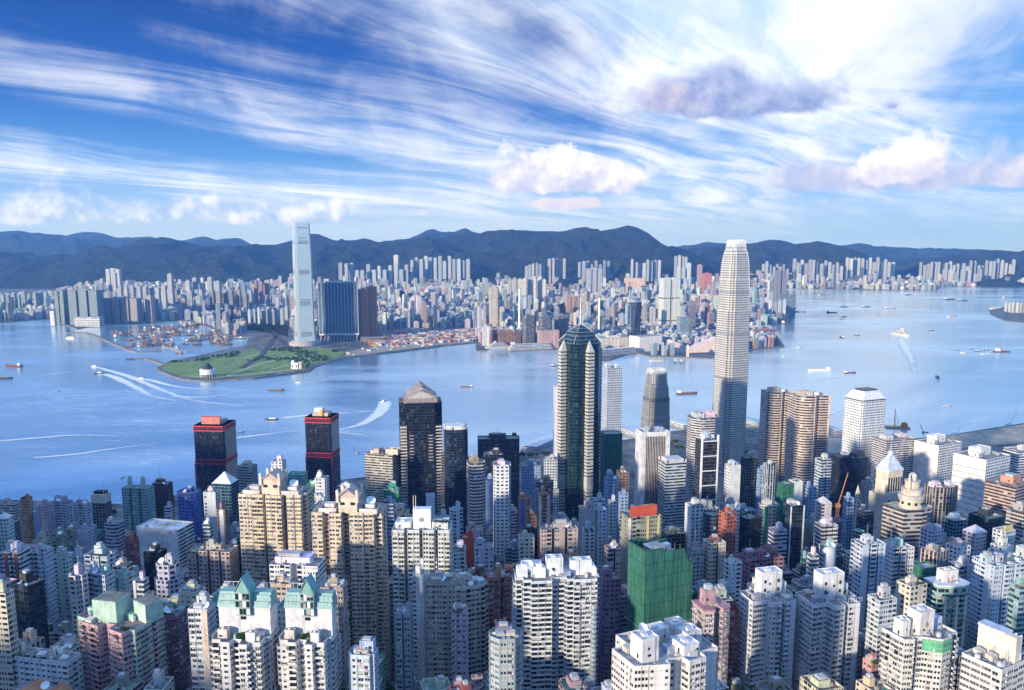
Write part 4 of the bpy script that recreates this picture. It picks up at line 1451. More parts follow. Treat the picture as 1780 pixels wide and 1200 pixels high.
	('dark square block behind the stepped art deco tower', OB, 1497, 1526, 840, 890, 860, 1, 18, 'rect', 'punch', 'G', {}),
	('dark louvred block left of the stone tower', OB, 1490, 1520, 890, 935, 700, 1, 20, 'rect', 'ribbon', 'DB', {}),
	('low turquoise roofed block at the foot of the louvred block', LB, 1482, 1504, 925, 945, 640, 1, 20, 'rect', 'curtain_teal', 'LT', dict(roof=(.15, .45, .5), boxes=0)),
	# right edge
	('blue grey office block behind the stone tower', OB, 1516, 1592, 766, 860, 1080, .6, 16, 'rect', 'ribbon', 'RW', dict(boxes=2)),
	('curved brown block with a woven window pattern', OB, 1608, 1666, 848, 930, 800, .7, 14, 'bow', 'fins', (.40, .34, .31), dict(boxes=2, tcol=(.7, .7, .72))),
	('white office slab with black ribbon windows at the right edge', OB, 1744, 1800, 785, 850, 960, .8, 16, 'rect', 'ribbon', 'W', {}),
	('brown and cream striped corner block with a brick box on its roof', OB, 1713, 1800, 848, 920, 740, .8, 32, 'rect', 'ribbon_wide', (.50, .36, .30), dict(boxes=1, big=1.2, tcol=(.55, .32, .24))),
	('small dark striped block with a green roof at the right edge', OB, 1750, 1800, 892, 950, 640, .9, 30, 'rect', 'ribbon_wide', (.45, .40, .38), dict(roof=(.12, .2, .2))),
	('pale turquoise glass cube block among low roofs', OB, 1638, 1681, 906, 945, 660, .9, 16, 'rect', 'curtain_blue', (.3, .5, .6), dict(boxes=2)),
	('white and lilac block with sloped skylights left of the turquoise cube', AB, 1600, 1641, 924, 955, 610, .9, 20, 'rect', 'punch', 'LP', dict(boxes=2)),
	('lilac gabled block right of the turquoise cube', AB, 1674, 1716, 928, 955, 620, .9, 24, 'rect', 'punch', 'LP', dict(top='pyramid', pcol='LP', ph=5)),
	('white block with a yellow lit sign board', CB, 1726, 1766, 925, 960, 610, .9, 24, 'rect', 'punch', 'LG', dict(sign=('Y', 4), boxes=0)),
	('low dark block with a teal side behind the lilac gabled block', LB, 1684, 1750, 903, 930, 700, .8, 24, 'rect', 'curtain', 'DK', {}),
	('white cube tower with a plain left wall among the right hand roofs', RT, 1645, 1688, 952, 990, 560, .8, 18, 'rect', 'punch', 'W', {}),
	('cream framed brown tower head above white flats', RT, 1601, 1650, 962, 1005, 520, .9, 30, 'rect', 'fins', (.50, .40, .33), dict(boxes=1, tcol=(.4, .38, .36))),
	('white slab with a lilac side left of the yellow green roof shed', RT, 1722, 1762, 952, 985, 560, .9, 20, 'rect', 'punch', 'W', dict(blank='F')),
	('tall bluish white apartment tower at the right edge', RT, 1690, 1800, 985, 1150, 470, .6, 14, 'comb4', 'resi', 'BW', dict(boxes=3, big=.7, fh=2.9)),
	('blue white tower with a central lift shaft right of the framed brown head', RT, 1648, 1692, 985, 1060, 500, .8, 16, 'comb2', 'resi', 'BW', {}),
	('white apartment tower with a blue dome tank on its roof', RT, 1480, 1540, 948, 1120, 500, .7, 14, 'comb3', 'resi', 'BW', dict(fh=2.9)),
	('white apartment tower with scalloped balconies beside the dome tank tower', RT, 1534, 1590, 955, 1040, 520, .7, 14, 'comb3', 'resi', 'W', dict(fh=2.9, boxes=2)),
	('grey and white slim tower between the two big white foreground towers', RT, 1508, 1560, 1045, 1135, 430, .8, 18, 'rect', 'resi', 'LG', dict(fh=2.9)),
	('beige block with small roof gardens left of the teal balconied tower', RT, 1558, 1612, 1020, 1080, 440, .8, 22, 'rect', 'punch', 'C', {}),
	('maroon apartment complex with stepped red roofs', RT, 1284, 1362, 975, 1020, 530, .6, 16, 'comb3', 'resi', (.34, .17, .20), dict(boxes=3, roof=(.34, .16, .18))),
	('cream and purple tower with a red stepped roof', RT, 1222, 1262, 945, 1010, 560, .8, 14, 'comb2', 'resi', 'C', dict(tcol=(.4, .14, .14))),
	('white block at the foot of the cream and purple tower', RT, 1258, 1290, 980, 1030, 520, .9, 16, 'xs', 'resi', 'W', {}),
	('grey green block left of the cream and purple tower', RT, 1196, 1224, 955, 1030, 560, .9, 14, 'rect', 'punch', 'G', {}),
	('dark maroon slab right of the pinkish foreground tower', RT, 1262, 1286, 1062, 1200, 440, 1, 10, 'rect', 'punch', 'MR', {}),
	# nearer rows of the middle
	('white faced tower with tall dark bay strips left of the brown cream tower', RT, 722, 784, 972, 1020, 500, .6, -2, 'comb3', 'resi', 'W', dict(boxes=2, fh=2.9)),
	('brown and cream tower with orange top storeys', RT, 740, 790, 1012, 1200, 440, .7, -2, 'rect', 'resi', (.42, .36, .31), dict(near=NW, wcol=(.5, .45, .4))),
	('narrow white tower hiding the left side of the brown cream tower', RT, 717, 745, 1000, 1200, 460, 1.0, -2, 'cross', 'resi', 'W', dict(near=['small', 'flat', None], fh=2.9)),
	('dark bluish tower with two small roof boxes beside the white narrow tower', RT, 687, 716, 1068, 1200, 430, .9, -2, 'comb2', 'resi', (.34, .36, .42), dict(near=NW, boxes=2)),
	('pale blue foreground tower with dotted square windows', RT, 605, 657, 1140, 1200, 360, .8, -6, 'xs', 'punch', 'BW', dict(near=['small', 'flat', 'small'], boxes=1, big=1.2)),
	('lilac pink tower with thin ribbon windows', RT, 784, 813, 1062, 1195, 430, .9, -2, 'rect', 'resi', (.47, .38, .47), dict(near=['flat', 'small', 'flatac'])),
	('cream tower with a dark shaded right wing', RT, 784, 848, 1022, 1185, 470, .7, 22, 'xs', 'resi', 'C', dict(near=['flat', 'balc', 'flat'])),
	('red brick and black glass tower with stacked balconies', RT, 847, 897, 1004, 1085, 480, .7, 4, 'comb2', 'resi_dark', (.42, .15, .11), dict(near=['balc', 'bay', 'flat'], boxes=2, tcol=(.5, .22, .16))),
	('grey teal eight sided tower at the bottom of the view', RT, 850, 908, 1112, 1200, 370, .9, 6, 'oct', 'punch', (.34, .42, .45), dict(near=['pair', 'flat', 'small'], tcol=(.25, .22, .3), fh=2.9)),
	('brown apartment tower with cream piers right of the teal gabled twins', RT, 556, 604, 1022, 1200, 420, .8, -4, 'comb2', 'resi', (.40, .30, .27), dict(near=['pair', 'flat', 'bay'])),
	('tan terraced tower between the teal gables', RT, 470, 518, 1016, 1060, 440, .8, -6, 'rect', 'resi', (.52, .42, .36), dict(garden=1, near=['flat', 'pair'])),
	('white half domed plant house tower behind the teal gables', RT, 468, 566, 985, 1015, 470, .5, -6, 'comb2', 'resi', 'W', dict(dish=1, boxes=1, big=1.5)),
	('yellow and pale blue tower left of the teal gabled twins', RT, 326, 374, 1060, 1200, 390, .8, -6, 'rect', 'resi', (.55, .58, .64), dict(near=NW, acc=[(.34, .26, 'T', .05)], dish=1)),
	('small cream tower with a water tank above the yellow and blue tower', RT, 310, 358, 1030, 1060, 440, .7, -8, 'xs', 'resi', 'C', dict(near=['flat', 'small'])),
	('maroon and green tower behind the pink and green foreground tower', RT, 250, 330, 1072, 1200, 430, .6, -14, 'comb2', 'resi_dark', (.30, .13, .18), dict(near=['flat', 'bay', 'flat'], roof=(.25, .4, .33), tcol=(.25, .45, .35))),
	('long low white block with a planted roof at the lower left', AB, -6, 142, 1152, 1185, 395, .25, -12, 'rect', 'punch', (.62, .64, .68), dict(near=['flat', 'small', 'pair'], garden=1, boxes=2, big=.5)),
	('low white stepped block beside the pink and green tower', AB, 86, 145, 1130, 1165, 420, .6, -14, 'rect', 'punch', (.6, .62, .66), dict(boxes=1, dish=1)),
	('salmon pink low tower between the grey and white foreground towers', RT, 1500, 1532, 1152, 1200, 400, .9, 24, 'rect', 'resi', (.55, .30, .27), dict(near=['flat', 'small'])),
	('blue teal slab behind the cream wall at the right bottom', RT, 1756, 1800, 1020, 1150, 430, .7, 12, 'rect', 'balcony', 'TL', {}),
]
for row in TABLE:
	block(row)
# ------------------------------------------------------------------ landmark towers of the island shore
def place(label, nm, cat, xl, xr, yt, yb, d, k=1.0, yaw=0.0, shape=None, foot=True):
	x, y, z0, w, t, h = solve(xl, xr, yt, d, k, R(yaw), shape)
	if foot:
		FOOT.append((x, y, max(w, t) * .62, xl, xr, yb, d))
	return empty(nm, (x, y, z0), label, cat, None, R(yaw)), w, t, h

M['glass_band'] = facade('tall_tower_bands', 'ribbon', y=(0.42, 0.92), ac=0.0, pale=0.4, glass=(0.24, 0.25, 0.27), tint=(0.38, 0.37, 0.36), metal=0.4, rough=0.25, vr=(.85, 1.1))
M['fin_band'] = facade('silver_fin_bands', 'ribbon', y=(0.58, 0.95), ac=0.0, pale=0.08, glass=(0.03, 0.04, 0.04), metal=0.2)
M['jade'] = facade('jade_curtain_wall', 'curtain', x=(0.05, 1), y=(0.08, 1), ac=0.0, pale=0.10, glass=(0.010, 0.032, 0.045), tint=(0.03, 0.09, 0.11), metal=0.4, rough=0.07, spec=0.8)

def center_tower():
	root, w, t, h = place('tallest dark green glass tower with silver fin shafts and a spire', 'office_tower', 'office tower', 963, 1056, 600, 890, 900, 1.0, 24)
	a = w * .44
	core = chamf(2 * a, 2 * a, a * .35)
	mb = MB()
	mb.prism(core, 0, h, 0, 1, 2.2, 3.9)
	mb.build('wall', [M['jade'], M['dark']], root, (.05, .10, .11))
	# stepped crown
	mb = MB()
	c0, c1, c2 = scale_p(core, .98), scale_p(core, .70), scale_p(core, .62)
	mb.loft(c0, h, c1, h + 9, 0, None, 2.2, 3.9)
	mb.loft(c1, h + 9, c1, h + 12, 0, 1, 2.2, 3.9)
	mb.loft(c2, h + 12, scale_p(core, .14), h + 19, 0, 1, 2.2, 3.9)
	cr = mb.build('crown', [M['jade'], M['grey']], root, (.3, .36, .38))
	mb = MB()
	for i in range(4):
		q = [(-1, -1), (1, -1), (1, 1), (-1, 1)][i]
		mb.bar((q[0] * a * .52, q[1] * a * .52, h + 12), (0, 0, h + 21), .6)
		mb.bar((q[0] * a * .92, q[1] * a * .92, h + .5), (q[0] * a * .56, q[1] * a * .56, h + 10), .6)
	mb.build('crown_ribs', M['grey'], root)
	mb = MB()
	mb.cyl(0, 0, 1.0, h + 18, h + 42, 8, 0, .7)
	mb.cyl(0, 0, .6, h + 42, h + 60, 8, 0, .15)
	for z in (28, 33):
		mb.cyl(0, 0, 1.9, h + z, h + z + .8, 8)
	mb.build('spire', M['white'], root)
	# silver shafts standing out from each face, each with a pyramid cap
	fw = a * .40
	for (cx, cy) in ((0, -1), (-1, 0), (1, 0), (0, 1)):
		mb = MB()
		px, py = cx * (a + fw * .35), cy * (a + fw * .35)
		q = rect(fw, fw, px, py)
		top = h - 9
		mb.prism(q, 0, top, 0, 1, 3.2, 3.9)
		for i in range(4):
			mb.poly([(*q[i], top), (*q[(i + 1) % 4], top), (px * .93, py * .93, top + 13)], 1)
		mb.box(px - fw / 2 - .25, px + fw / 2 + .25, py - fw / 2 - .25, py + fw / 2 + .25, h * .385, h * .435, 1)
		mb.build('silver_shaft', [M['fin_band'], M['paintwall']], root, (.52, .50, .46))
	mb = MB()
	mb.box(a * .3, a * .75, -a - .5, -a + .2, h * .13, h * .15)
	mb.build('red_sign', M['red'], root)

center_tower()

def notched(w, c, n=1):                 # square plan with stepped corners
	a = w / 2
	p = []
	for (sx, sy) in ((-1, -1), (1, -1), (1, 1), (-1, 1)):
		q = [(sx * a, sy * (a - c)), (sx * (a - c * .45), sy * (a - c)), (sx * (a - c * .45), sy * (a - c * .45)), (sx * (a - c), sy * (a - c * .45)), (sx * (a - c), sy * a)]
		p += q if sx * sy > 0 else q[::-1]
	return p

def finance_tower(label, xl, xr, yt, yb, d, yaw, prof, col, fh, nf):
	root, w, t, h = place(label, 'office_tower', 'office tower', xl, xr, yt, yb, d, 1.0, yaw)
	segs = [(z * h, s * w) for z, s in prof]
	mb = MB()
	v = 0
	for (z0, s0), (z1, s1) in zip(segs, segs[1:]):
		mb.loft(notched(s0, s0 * .17), z0, notched(s1, s1 * .17), z1, 0, 1, 3.4, fh, v0=round(v))
		v += (z1 - z0) / fh
	mb.build('wall', [M['glass_band'], M['roof']], root, col)
	# crown of upright fins closing inwards
	z0, s0 = segs[-1]
	for side in range(4):
		mb = MB()
		for i in range(nf):
			u = (i + .5) / nf - .5
			x = u * s0 * .95
			y = -s0 / 2
			lean = s0 * .07
			hh = h * .034 * (1 - .12 * (2 * u) ** 2)
			p0, p1, p2 = Vector((x, y - .3, z0 - h * .075)), Vector((x, y + .2, z0)), Vector((x * .93, y + lean, z0 + hh))
			c, s = math.cos(side * math.pi / 2), math.sin(side * math.pi / 2)
			rot = lambda q: (q.x * c - q.y * s, q.x * s + q.y * c, q.z)
			mb.bar(rot(p0), rot(p1), s0 * .022)
			mb.bar(rot(p1), rot(p2), s0 * .022)
		c, s = math.cos(side * math.pi / 2), math.sin(side * math.pi / 2)
		rot = lambda x, y, z: (x * c - y * s, x * s + y * c, z)
		mb.poly([rot(-s0 * .40, -s0 * .485, z0 - h * .05), rot(s0 * .40, -s0 * .485, z0 - h * .05), rot(s0 * .36, -s0 * .44, z0 + h * .012), rot(-s0 * .36, -s0 * .44, z0 + h * .012)], 0)
		mb.build('crown_fins', M['white'], root)
	# dark vertical seams at the corners and centre lines, refuge floors
	mb = MB()
	for (za, sa), (zb, sb) in zip(segs, segs[1:]):
		for sg in (-1, 1):
			mb.bar((sg * sa * .33, -sa / 2 - .15, za), (sg * sb * .33, -sb / 2 - .15, zb), .45)
			mb.bar((-sa / 2 - .15, sg * sa * .33, za), (-sb / 2 - .15, sg * sb * .33, zb), .45)
		for q in (-.26, -.16, -.08, 0, .08, .16, .26):
			mb.bar((q * sa, -sa / 2 - .1, za), (q * sb, -sb / 2 - .1, zb), .2)
			mb.bar((-sa / 2 - .1, q * sa, za), (-sb / 2 - .1, q * sb, zb), .2)
	mb.build('facade_seams', M['grey'], root)
	for zf in (.22, .42, .62, .80):
		for (za, sa), (zb, sb) in zip(segs, segs[1:]):
			if za <= zf * h <= zb:
				s_ = sa + (sb - sa) * (zf * h - za) / (zb - za)
				mb = MB()
				mb.prism(scale_p(notched(s_, s_ * .17), 1.004), zf * h - 2, zf * h + 2.4)
				mb.build('refuge_floor', M['grey'], root)
	return root, segs, h

finance_tower('tallest silver tower with a curved crown of white fins', 1244, 1316, 430, 800, 1400, 24,
			  [(0, 1.0), (.50, .985), (.51, .965), (.72, .945), (.73, .92), (.86, .87), (.87, .845), (.92, .81), (.95, .755), (.975, .68), (.99, .60), (1.0, .52)], (.62, .60, .56), 4.0, 11)
finance_tower('shorter stepped silver tower with a comb of white crown fins', 1113, 1171, 652, 745, 1210, 18,
			  [(0, 1.0), (.66, .98), (.67, .95), (.80, .92), (.81, .87), (.90, .82), (.905, .76), (.965, .70), (1.0, .64)], (.28, .27, .28), 4.0, 9)

def exchange(label, xl, xr, yt, yb, d, yaw):
	def shp(w, t):                      # three rounded bays in front, squared ends
		p = []
		for i in range(9):
			a = math.pi * i / 8
			p.append((-w * .12 - math.cos(a) * w * .30, -t * .28 - math.sin(a) * t * .22))
		p += [(w * .22, -t * .42), (w * .5, -t * .42), (w * .5, t * .34)]
		for i in range(9):
			a = math.pi * i / 8
			p.append((w * .12 + math.cos(a) * w * .30, t * .28 + math.sin(a) * t * .22))
		p += [(-w * .22, t * .42), (-w * .5, t * .42), (-w * .5, -t * .28)]
		return p
	root, w, t, h = place(label, 'office_tower', 'office tower', xl, xr, yt, yb, d, .9, yaw, shp)
	p = shp(w, t)
	wall_parts(root, p, h, 'ribbon_wide', (.66, .54, .46), 3.9, 3.0, roofcol=(.5, .46, .42))
	box_part(root, 'plant_room', -w * .15, 0, w * .4, t * .34, h - 1.2, h + 5, 'paintwall', (.55, .47, .41))
	mb = MB()
	mb.cyl(w * .22, t * .05, w * .15, h - 1, h + 3.0, 16)
	mb.build('roof_drum', M['white'], root)
	mb = MB()
	mb.box(-w * .02, w * .03, -t * .48, -t * .40, 0, h + 1)
	mb.box(w * .46, w * .515, -t * .44, -t * .34, 0, h + 1)
	mb.build('corner_pier', M['paintwall'], root, (.66, .54, .46))

exchange('left one of two rounded brown striped towers by the piers', 1323, 1379, 683, 850, 1250, 6)
exchange('right and broader one of two rounded brown striped towers', 1370, 1443, 690, 880, 1180, 6)

def porthole_tower():
	root, w, t, h = place('square white tower covered in round porthole windows', 'office_tower', 'office tower', 1466, 1543, 699, 850, 1120, .75, 22)
	p = chamf(w, t, w * .06)
	wall_parts(root, p, h, 'round', (.74, .77, .81), 3.7, 3.0, parapet=False)
	mb = MB()
	mb.loft(scale_p(p, 1.01), h + 1.8, scale_p(p, .62), h + 13, 0, 0)
	mb.build('sloping_roof', M['white'], root)
	mb = MB()
	mb.loft(scale_p(p, .96), h, scale_p(p, .96), h + 1.8, 0)
	mb.build('roof_gap', M['dark'], root)
	mb = MB()
	mb.prism(scale_p(p, .54), h + 12.9, h + 14.5)
	mb.build('roof_well', M['dark'], root)

porthole_tower()

def white_office(label, xl, xr, yt, yb, d, k, yaw, blank, left):
	root, w, t, h = place(label, 'office_tower', 'office tower', xl, xr, yt, yb, d, k, yaw)
	p = rect(w, t)
	mb = MB()
	mb.prism(p, 0, h, 0, 0, 3.3, 3.5, blank=(3,) if blank else (), bm=1, cap=False)
	mb.build('wall', [M['grid'], M['paintwall']], root, (.80, .78, .76))
	wall_parts(root, scale_p(p, .999), h, 'paintwall', (.80, .78, .76), 3.5, 3.3, z0=h - 4, name='top_band')
	if left:                            # thin sloping joints of the panelled side wall
		mb = MB()
		for i in range(1, int(h / 7)):
			mb.box(-w / 2 - .12, -w / 2 + .05, -t / 2 + .3, t / 2 - .3, i * 7, i * 7 + .9)
		tag(mb.build('panel_joint', M['grey'], root), kind='stuff')
	box_part(root, 'plant_room', w * .02, t * .1, w * .42, t * .38, h - 1.2, h + 7, 'paintwall', (.78, .76, .75))
	box_part(root, 'plant_room', -w * .26, 0, w * .16, t * .3, h - 1.2, h + 3, 'paintwall', (.70, .70, .70))
	for i in range(3):
		box_part(root, 'air_unit', w * (.3 + .05 * i), -t * .28 + 4 * i, 2.6, 2.6, h - 1.2, h + 1.2, 'roof', (.4, .4, .42), False)

white_office('white tower with a blank bright side and rows of square windows', 1590, 1672, 775, 905, 1060, .75, 28, True, False)
white_office('right hand white tower with lined side wall and square windows', 1658, 1757, 800, 905, 900, .8, 30, True, True)

def stone_tower():
	root, w, t, h = place('tall beige stone tower with an arcaded head and pyramid roof', 'office_tower', 'office tower', 1512, 1592, 845, 955, 820, .7, 20)
	p = rect(w, t)
	wall_parts(root, p, h * .90, 'paintwall', (.62, .56, .48), 3.6, 3.3, parapet=True)
	mb = MB()
	for i in range(int(h * .9 / 4.2)):
		for x in (-w / 2 + 2.2, w / 2 - 2.2):
			mb.box(x - .9, x + .9, -t / 2 - .06, -t / 2 + .2, 3 + i * 4.2, 5.4 + i * 4.2)
	tag(mb.build('slot_window', M['glassdark'], root), kind='stuff')
	q = [(x - w * .10, y + t * .06) for x, y in chamf(w * .60, t * .66, w * .04)]
	mb = MB()
	mb.prism(q, h * .9 - 1.2, h + 13, 0, 0)
	hd = mb.build('arcaded_head', M['paintwall'], root, (.68, .61, .51))
	cx, cy = -w * .10, t * .06
	for i in range(6):
		mb = MB()
		x = cx - w * .22 + w * .44 * i / 5
		mb.box(x - .9, x + .9, cy - t * .33 - .12, cy - t * .33 + .4, h * .93, h + 6)
		mb.build('arch_opening', M['glassdark'], hd)
	for i in range(5):
		mb = MB()
		y = cy - t * .22 + t * .44 * i / 4
		mb.box(cx + w * .30 - .4, cx + w * .30 + .12, y - .8, y + .8, h * .93, h + 6)
		mb.build('arch_opening', M['glassdark'], hd)
	mb = MB()
	mb.prism([(x * 1 + cx, y * 1 + cy) for x, y in scale_p(chamf(w * .60, t * .66, w * .04), 1.05)], h + 13, h + 15, 0, 0)
	mb.loft([(x + cx, y + cy) for x, y in rect(w * .54, t * .58)], h + 15, [(x + cx, y + cy) for x, y in rect(w * .14, t * .14)], h + 28, 0, 0)
	mb.cyl(cx, cy, w * .07, h + 28, h + 32, 10)
	mb.cyl(cx, cy, w * .09, h + 32, h + 33, 10, 0, .3)
	mb.bar((cx, cy, h + 33), (cx, cy, h + 39), .25)
	mb.build('pyramid_roof', M['paintwall'], root, (.58, .66, .78))

stone_tower()

def drum_tower():
	root, w, t, h = place('dark banded tower topped by stacked cream drums and a cupola', 'office_tower', 'office tower', 1535, 1621, 888, 985, 640, .8, 26,
						  lambda w, t: [(-w / 2, -t * .3), (-w * .05, -t / 2), (w * .34, -t / 2), (w / 2, -t * .34), (w / 2, t / 2), (-w / 2, t / 2)])
	p = [(-w / 2, -t * .3), (-w * .05, -t / 2), (w * .34, -t / 2), (w / 2, -t * .34), (w / 2, t / 2), (-w / 2, t / 2)]
	wall_parts(root, p, h, 'ribbon_wide', (.46, .40, .37), 3.5, 3.2, roofcol=(.55, .53, .5))
	mb = MB()
	mb.prism([(w * .16, -t / 2 - .3), (w * .34 + .2, -t / 2 - .3), (w / 2 + .3, -t * .34), (w / 2 + .3, t * .1), (w * .3, t * .1), (w * .16, -t * .3)], 0, h - 5, 0, 1, 2.2, 3.5)
	mb.build('glazed_corner', [M['curtain_blue'], M['roof']], root, (.12, .2, .3))
	z, col = h - 1.2, (.58, .52, .42)
	for i, (r, hh) in enumerate(((.30, 8), (.325, 3), (.25, 3.4), (.265, 1.8), (.18, 5), (.195, 1.2), (.10, 3.4))):
		mb = MB()
		mb.cyl(w * .04, 0, w * r, z, z + hh, 24)
		mb.build('roof_drum', M['paintwall'], root, col if i % 2 == 0 else (.50, .47, .44))
		z += hh
	mb = MB()
	mb.dome(w * .04, 0, w * .10, z, w * .10, 14)
	mb.build('cupola', M['paintwall'], root, (.6, .55, .5))
	for a in range(12):
		mb = MB()
		x, y = w * .04 + math.cos(a * math.pi / 6) * w * .305, math.sin(a * math.pi / 6) * w * .305
		mb.box(x - .8, x + .8, y - .8, y + .8, h + 2.5, h + 4.6)
		mb.build('drum_window', M['glassdark'], root)
	mb = MB()
	mb.cyl(-w * .18, -t * .1, 1.7, z - 16, z - 4, 8, 0, 1.4)
	mb.cyl(-w * .18, -t * .1, 1.6, z - 4, z + 4, 8, 0, .1)
	mb.build('finial', M['paintwall'], root, (.68, .56, .45))

drum_tower()

def red_band_tower(label, xl, xr, yt, yb, d, yaw, ball):
	root, w, t, h = place(label, 'office_tower', 'office tower', xl, xr, yt, yb, d, .95, yaw)
	p = chamf(w, t, w * .04)
	wall_parts(root, p, h, 'curtain', (.07, .06, .07), 3.6, 2.0, parapet=False)
	for z0, z1 in ((h - 8, h - 6.6), (h - 1.6, h), (h * .60, h * .60 + 1.5), (h * .60 + 6, h * .60 + 7.5)):
		mb = MB()
		q = scale_p(p, 1.02)
		mb.prism(q, z0, z1, 0, 0, bot=True)
		mb.build('red_band', M['red'], root)
	mb = MB()
	for zb, hh in ((h - 6.6, 5), (h * .6 + 1.5, 4.5)):
		for i in range(9):
			x = -w / 2 + w * (i + .5) / 9
			mb.bar((x - w / 18, -t / 2 - .3, zb), (x, -t / 2 - .3, zb + hh), .25)
			mb.bar((x, -t / 2 - .3, zb + hh), (x + w / 18, -t / 2 - .3, zb), .25)
			y = -t / 2 + t * (i + .5) / 9
			for s in (-1, 1):
				mb.bar((s * (w / 2 + .3), y - t / 18, zb), (s * (w / 2 + .3), y, zb + hh), .25)
				mb.bar((s * (w / 2 + .3), y, zb + hh), (s * (w / 2 + .3), y + t / 18, zb), .25)
	tag(mb.build('red_truss', M['red'], root), kind='stuff')
	mb = MB()
	mb.box(-w * .3, w * .3, -t * .2, t * .3, h, h + 5)
	mb.build('plant_room', M['paintwall'], root, (.5, .42, .40))
	if not ball:
		mb = MB()
		mb.box(-w * .32, w * .28, -t * .26, -t * .23, h + .2, h + 10)
		mb.build('rooftop_sign', M['paintwall'], root, (.66, .22, .18))
		mb = MB()
		mb.box(-w * .32, w * .28, -t * .22, -t * .12, h + 10, h + 10.6)
		mb.build('sign_frame', M['red'], root)
	else:
		mb = MB()
		mb.box(-w * .26, w * .05, -t * .1, t * .2, h + 5, h + 11)
		mb.build('white_tank', M['white'], root)
		mb = MB()
		mb.cyl(w * .06, -t * .16, 4.2, h + .5, h + 9, 16, 0, 3.9)
		mb.build('yellow_drum', M['paintwall'], root, (.70, .44, .14))
	# tall red corner frame below
	mb = MB()
	mb.box(-w / 2 - .6, -w / 2 + .6, -t / 2 - .6, -t / 2 + .6, 0, h * .6)
	mb.box(w / 2 - .6, w / 2 + .6, -t / 2 - .6, -t / 2 + .6, 0, h * .6)
	mb.build('red_corner_frame', M['red'], root)

red_band_tower('dark glass tower with red bands and a faded red rooftop sign', 335, 410, 741, 850, 1130, -4, False)
red_band_tower('dark glass tower with red bands and a yellow rooftop drum', 529, 589, 727, 840, 1150, -7, True)

def gabled_dark_tower():
	shp = lambda w, t: cross(w, t, w * .17, t * .17)
	root, w, t, h = place('dark blue glass tower with white ribbed corners under a gabled stone crown', 'office_tower', 'office tower', 693, 768, 702, 890, 960, .95, 8, shp)
	p = shp(w, t)
	wall_parts(root, p, h, 'curtain', (.06, .06, .085), 3.8, 2.4, parapet=False, roofcol=(.2, .18, .18))
	# white ledges wrapping the corners
	for sx in (-1, 1):
		for sy in (-1, 1):
			mb = MB()
			for i in range(int(h * .86 / 3.8)):
				z = 3.8 * (i + 1)
				x0, x1 = sorted((sx * w * .31, sx * w * .485))
				y0, y1 = sorted((sy * t * .31, sy * t * .485))
				mb.box(x0, x1, y0, y1, z, z + 1.2)
			tag(mb.build('white_ledge', M['paintwall'], root, (.66, .58, .54)), kind='stuff')
	mb = MB()
	for i in range(9):
		z = h * .80 - i * 3.8
		for x in (-.22, .22):
			mb.box(x * w - w * .05, x * w + w * .05, -t / 2 - .35, -t / 2, z, z + .7)
	tag(mb.build('white_ledge', M['paintwall'], root, (.66, .6, .58)), kind='stuff')
	# gabled crown in three shrinking steps
	for k, (s, z0, z1, zr) in enumerate(((.78, 0, 6, 15), (.64, 5, 9, 19), (.46, 8, 12, 22))):
		mb = MB()
		a, b = w * s / 2, t * s / 2
		mb.prism(rect(2 * a, 2 * b), h + z0 - 1, h + z1)
		for sy in (-1, 1):
			tri = [(-a, sy * b, h + z1), (a, sy * b, h + z1), (0, sy * b, h + zr)]
			mb.poly(tri if sy < 0 else tri[::-1], 0)
		mb.poly([(a, -b, h + z1), (a, b, h + z1), (0, b, h + zr), (0, -b, h + zr)], 0)
		mb.poly([(-a, b, h + z1), (-a, -b, h + z1), (0, -b, h + zr), (0, b, h + zr)], 0)
		mb.build('gabled_crown', M['paintwall'], root, (.30, .27, .27) if k != 1 else (.37, .33, .33))
	mb = MB()
	a = w * .30
	mb.poly([(-a, -t * .39 - .2, h + 5), (a, -t * .39 - .2, h + 5), (a, -t * .39 - .2, h + 6), (0, -t * .39 - .2, h + 13), (-a, -t * .39 - .2, h + 6)])
	mb.build('gable_panel', M['paintwall'], root, (.52, .48, .50))
	mb = MB()
	for i in range(14):
		u = -1 + 2 * i / 13
		x = u * w * .33
		z = h + 15 - abs(u) * 9 * .85
		mb.box(x - .35, x + .35, -t * .40, -t * .36, z - 2.2, z + .8)
	tag(mb.build('crown_tooth', M['paintwall'], root, (.72, .65, .6)), kind='stuff')

gabled_dark_tower()

def ribbed_slab():
	root, w, t, h = place('dark office slab with thin vertical fins between pale end piers', 'office_tower', 'office tower', 1106, 1164, 752, 890, 820, .7, 10)
	p = rect(w, t)
	mb = MB()
	mb.prism(p, 0, h, 0, 0, 1.5, 3.6, cap=False)
	mb.build('wall', [M['curtain']], root, (.10, .09, .10))
	wall_parts(root, scale_p(p, 1.01), h, 'paintwall', (.66, .66, .68), 3.6, 3.3, z0=h - 5, name='top_band')
	for x0, x1 in ((-w / 2 - .5, -w / 2 + w * .12), (w / 2 - w * .14, w / 2 + .5)):
		mb = MB()
		mb.box(x0, x1, -t / 2 - .8, t / 2 + .5, 0, h - 1)
		mb.build('end_pier', M['paintwall'], root, (.62, .62, .66))
	for i in range(13):
		mb = MB()
		x = -w * .36 + w * .70 * i / 12
		mb.box(x - .22, x + .22, -t / 2 - .7, -t / 2, 0, h - 4)
		mb.build('vertical_fin', M['paintwall'], root, (.50, .46, .46))
	rr = random.Random(4)
	roof_kit(root, p, h, (.45, .46, .5), rr, 2, 0, 0, 0, .8)

ribbed_slab()

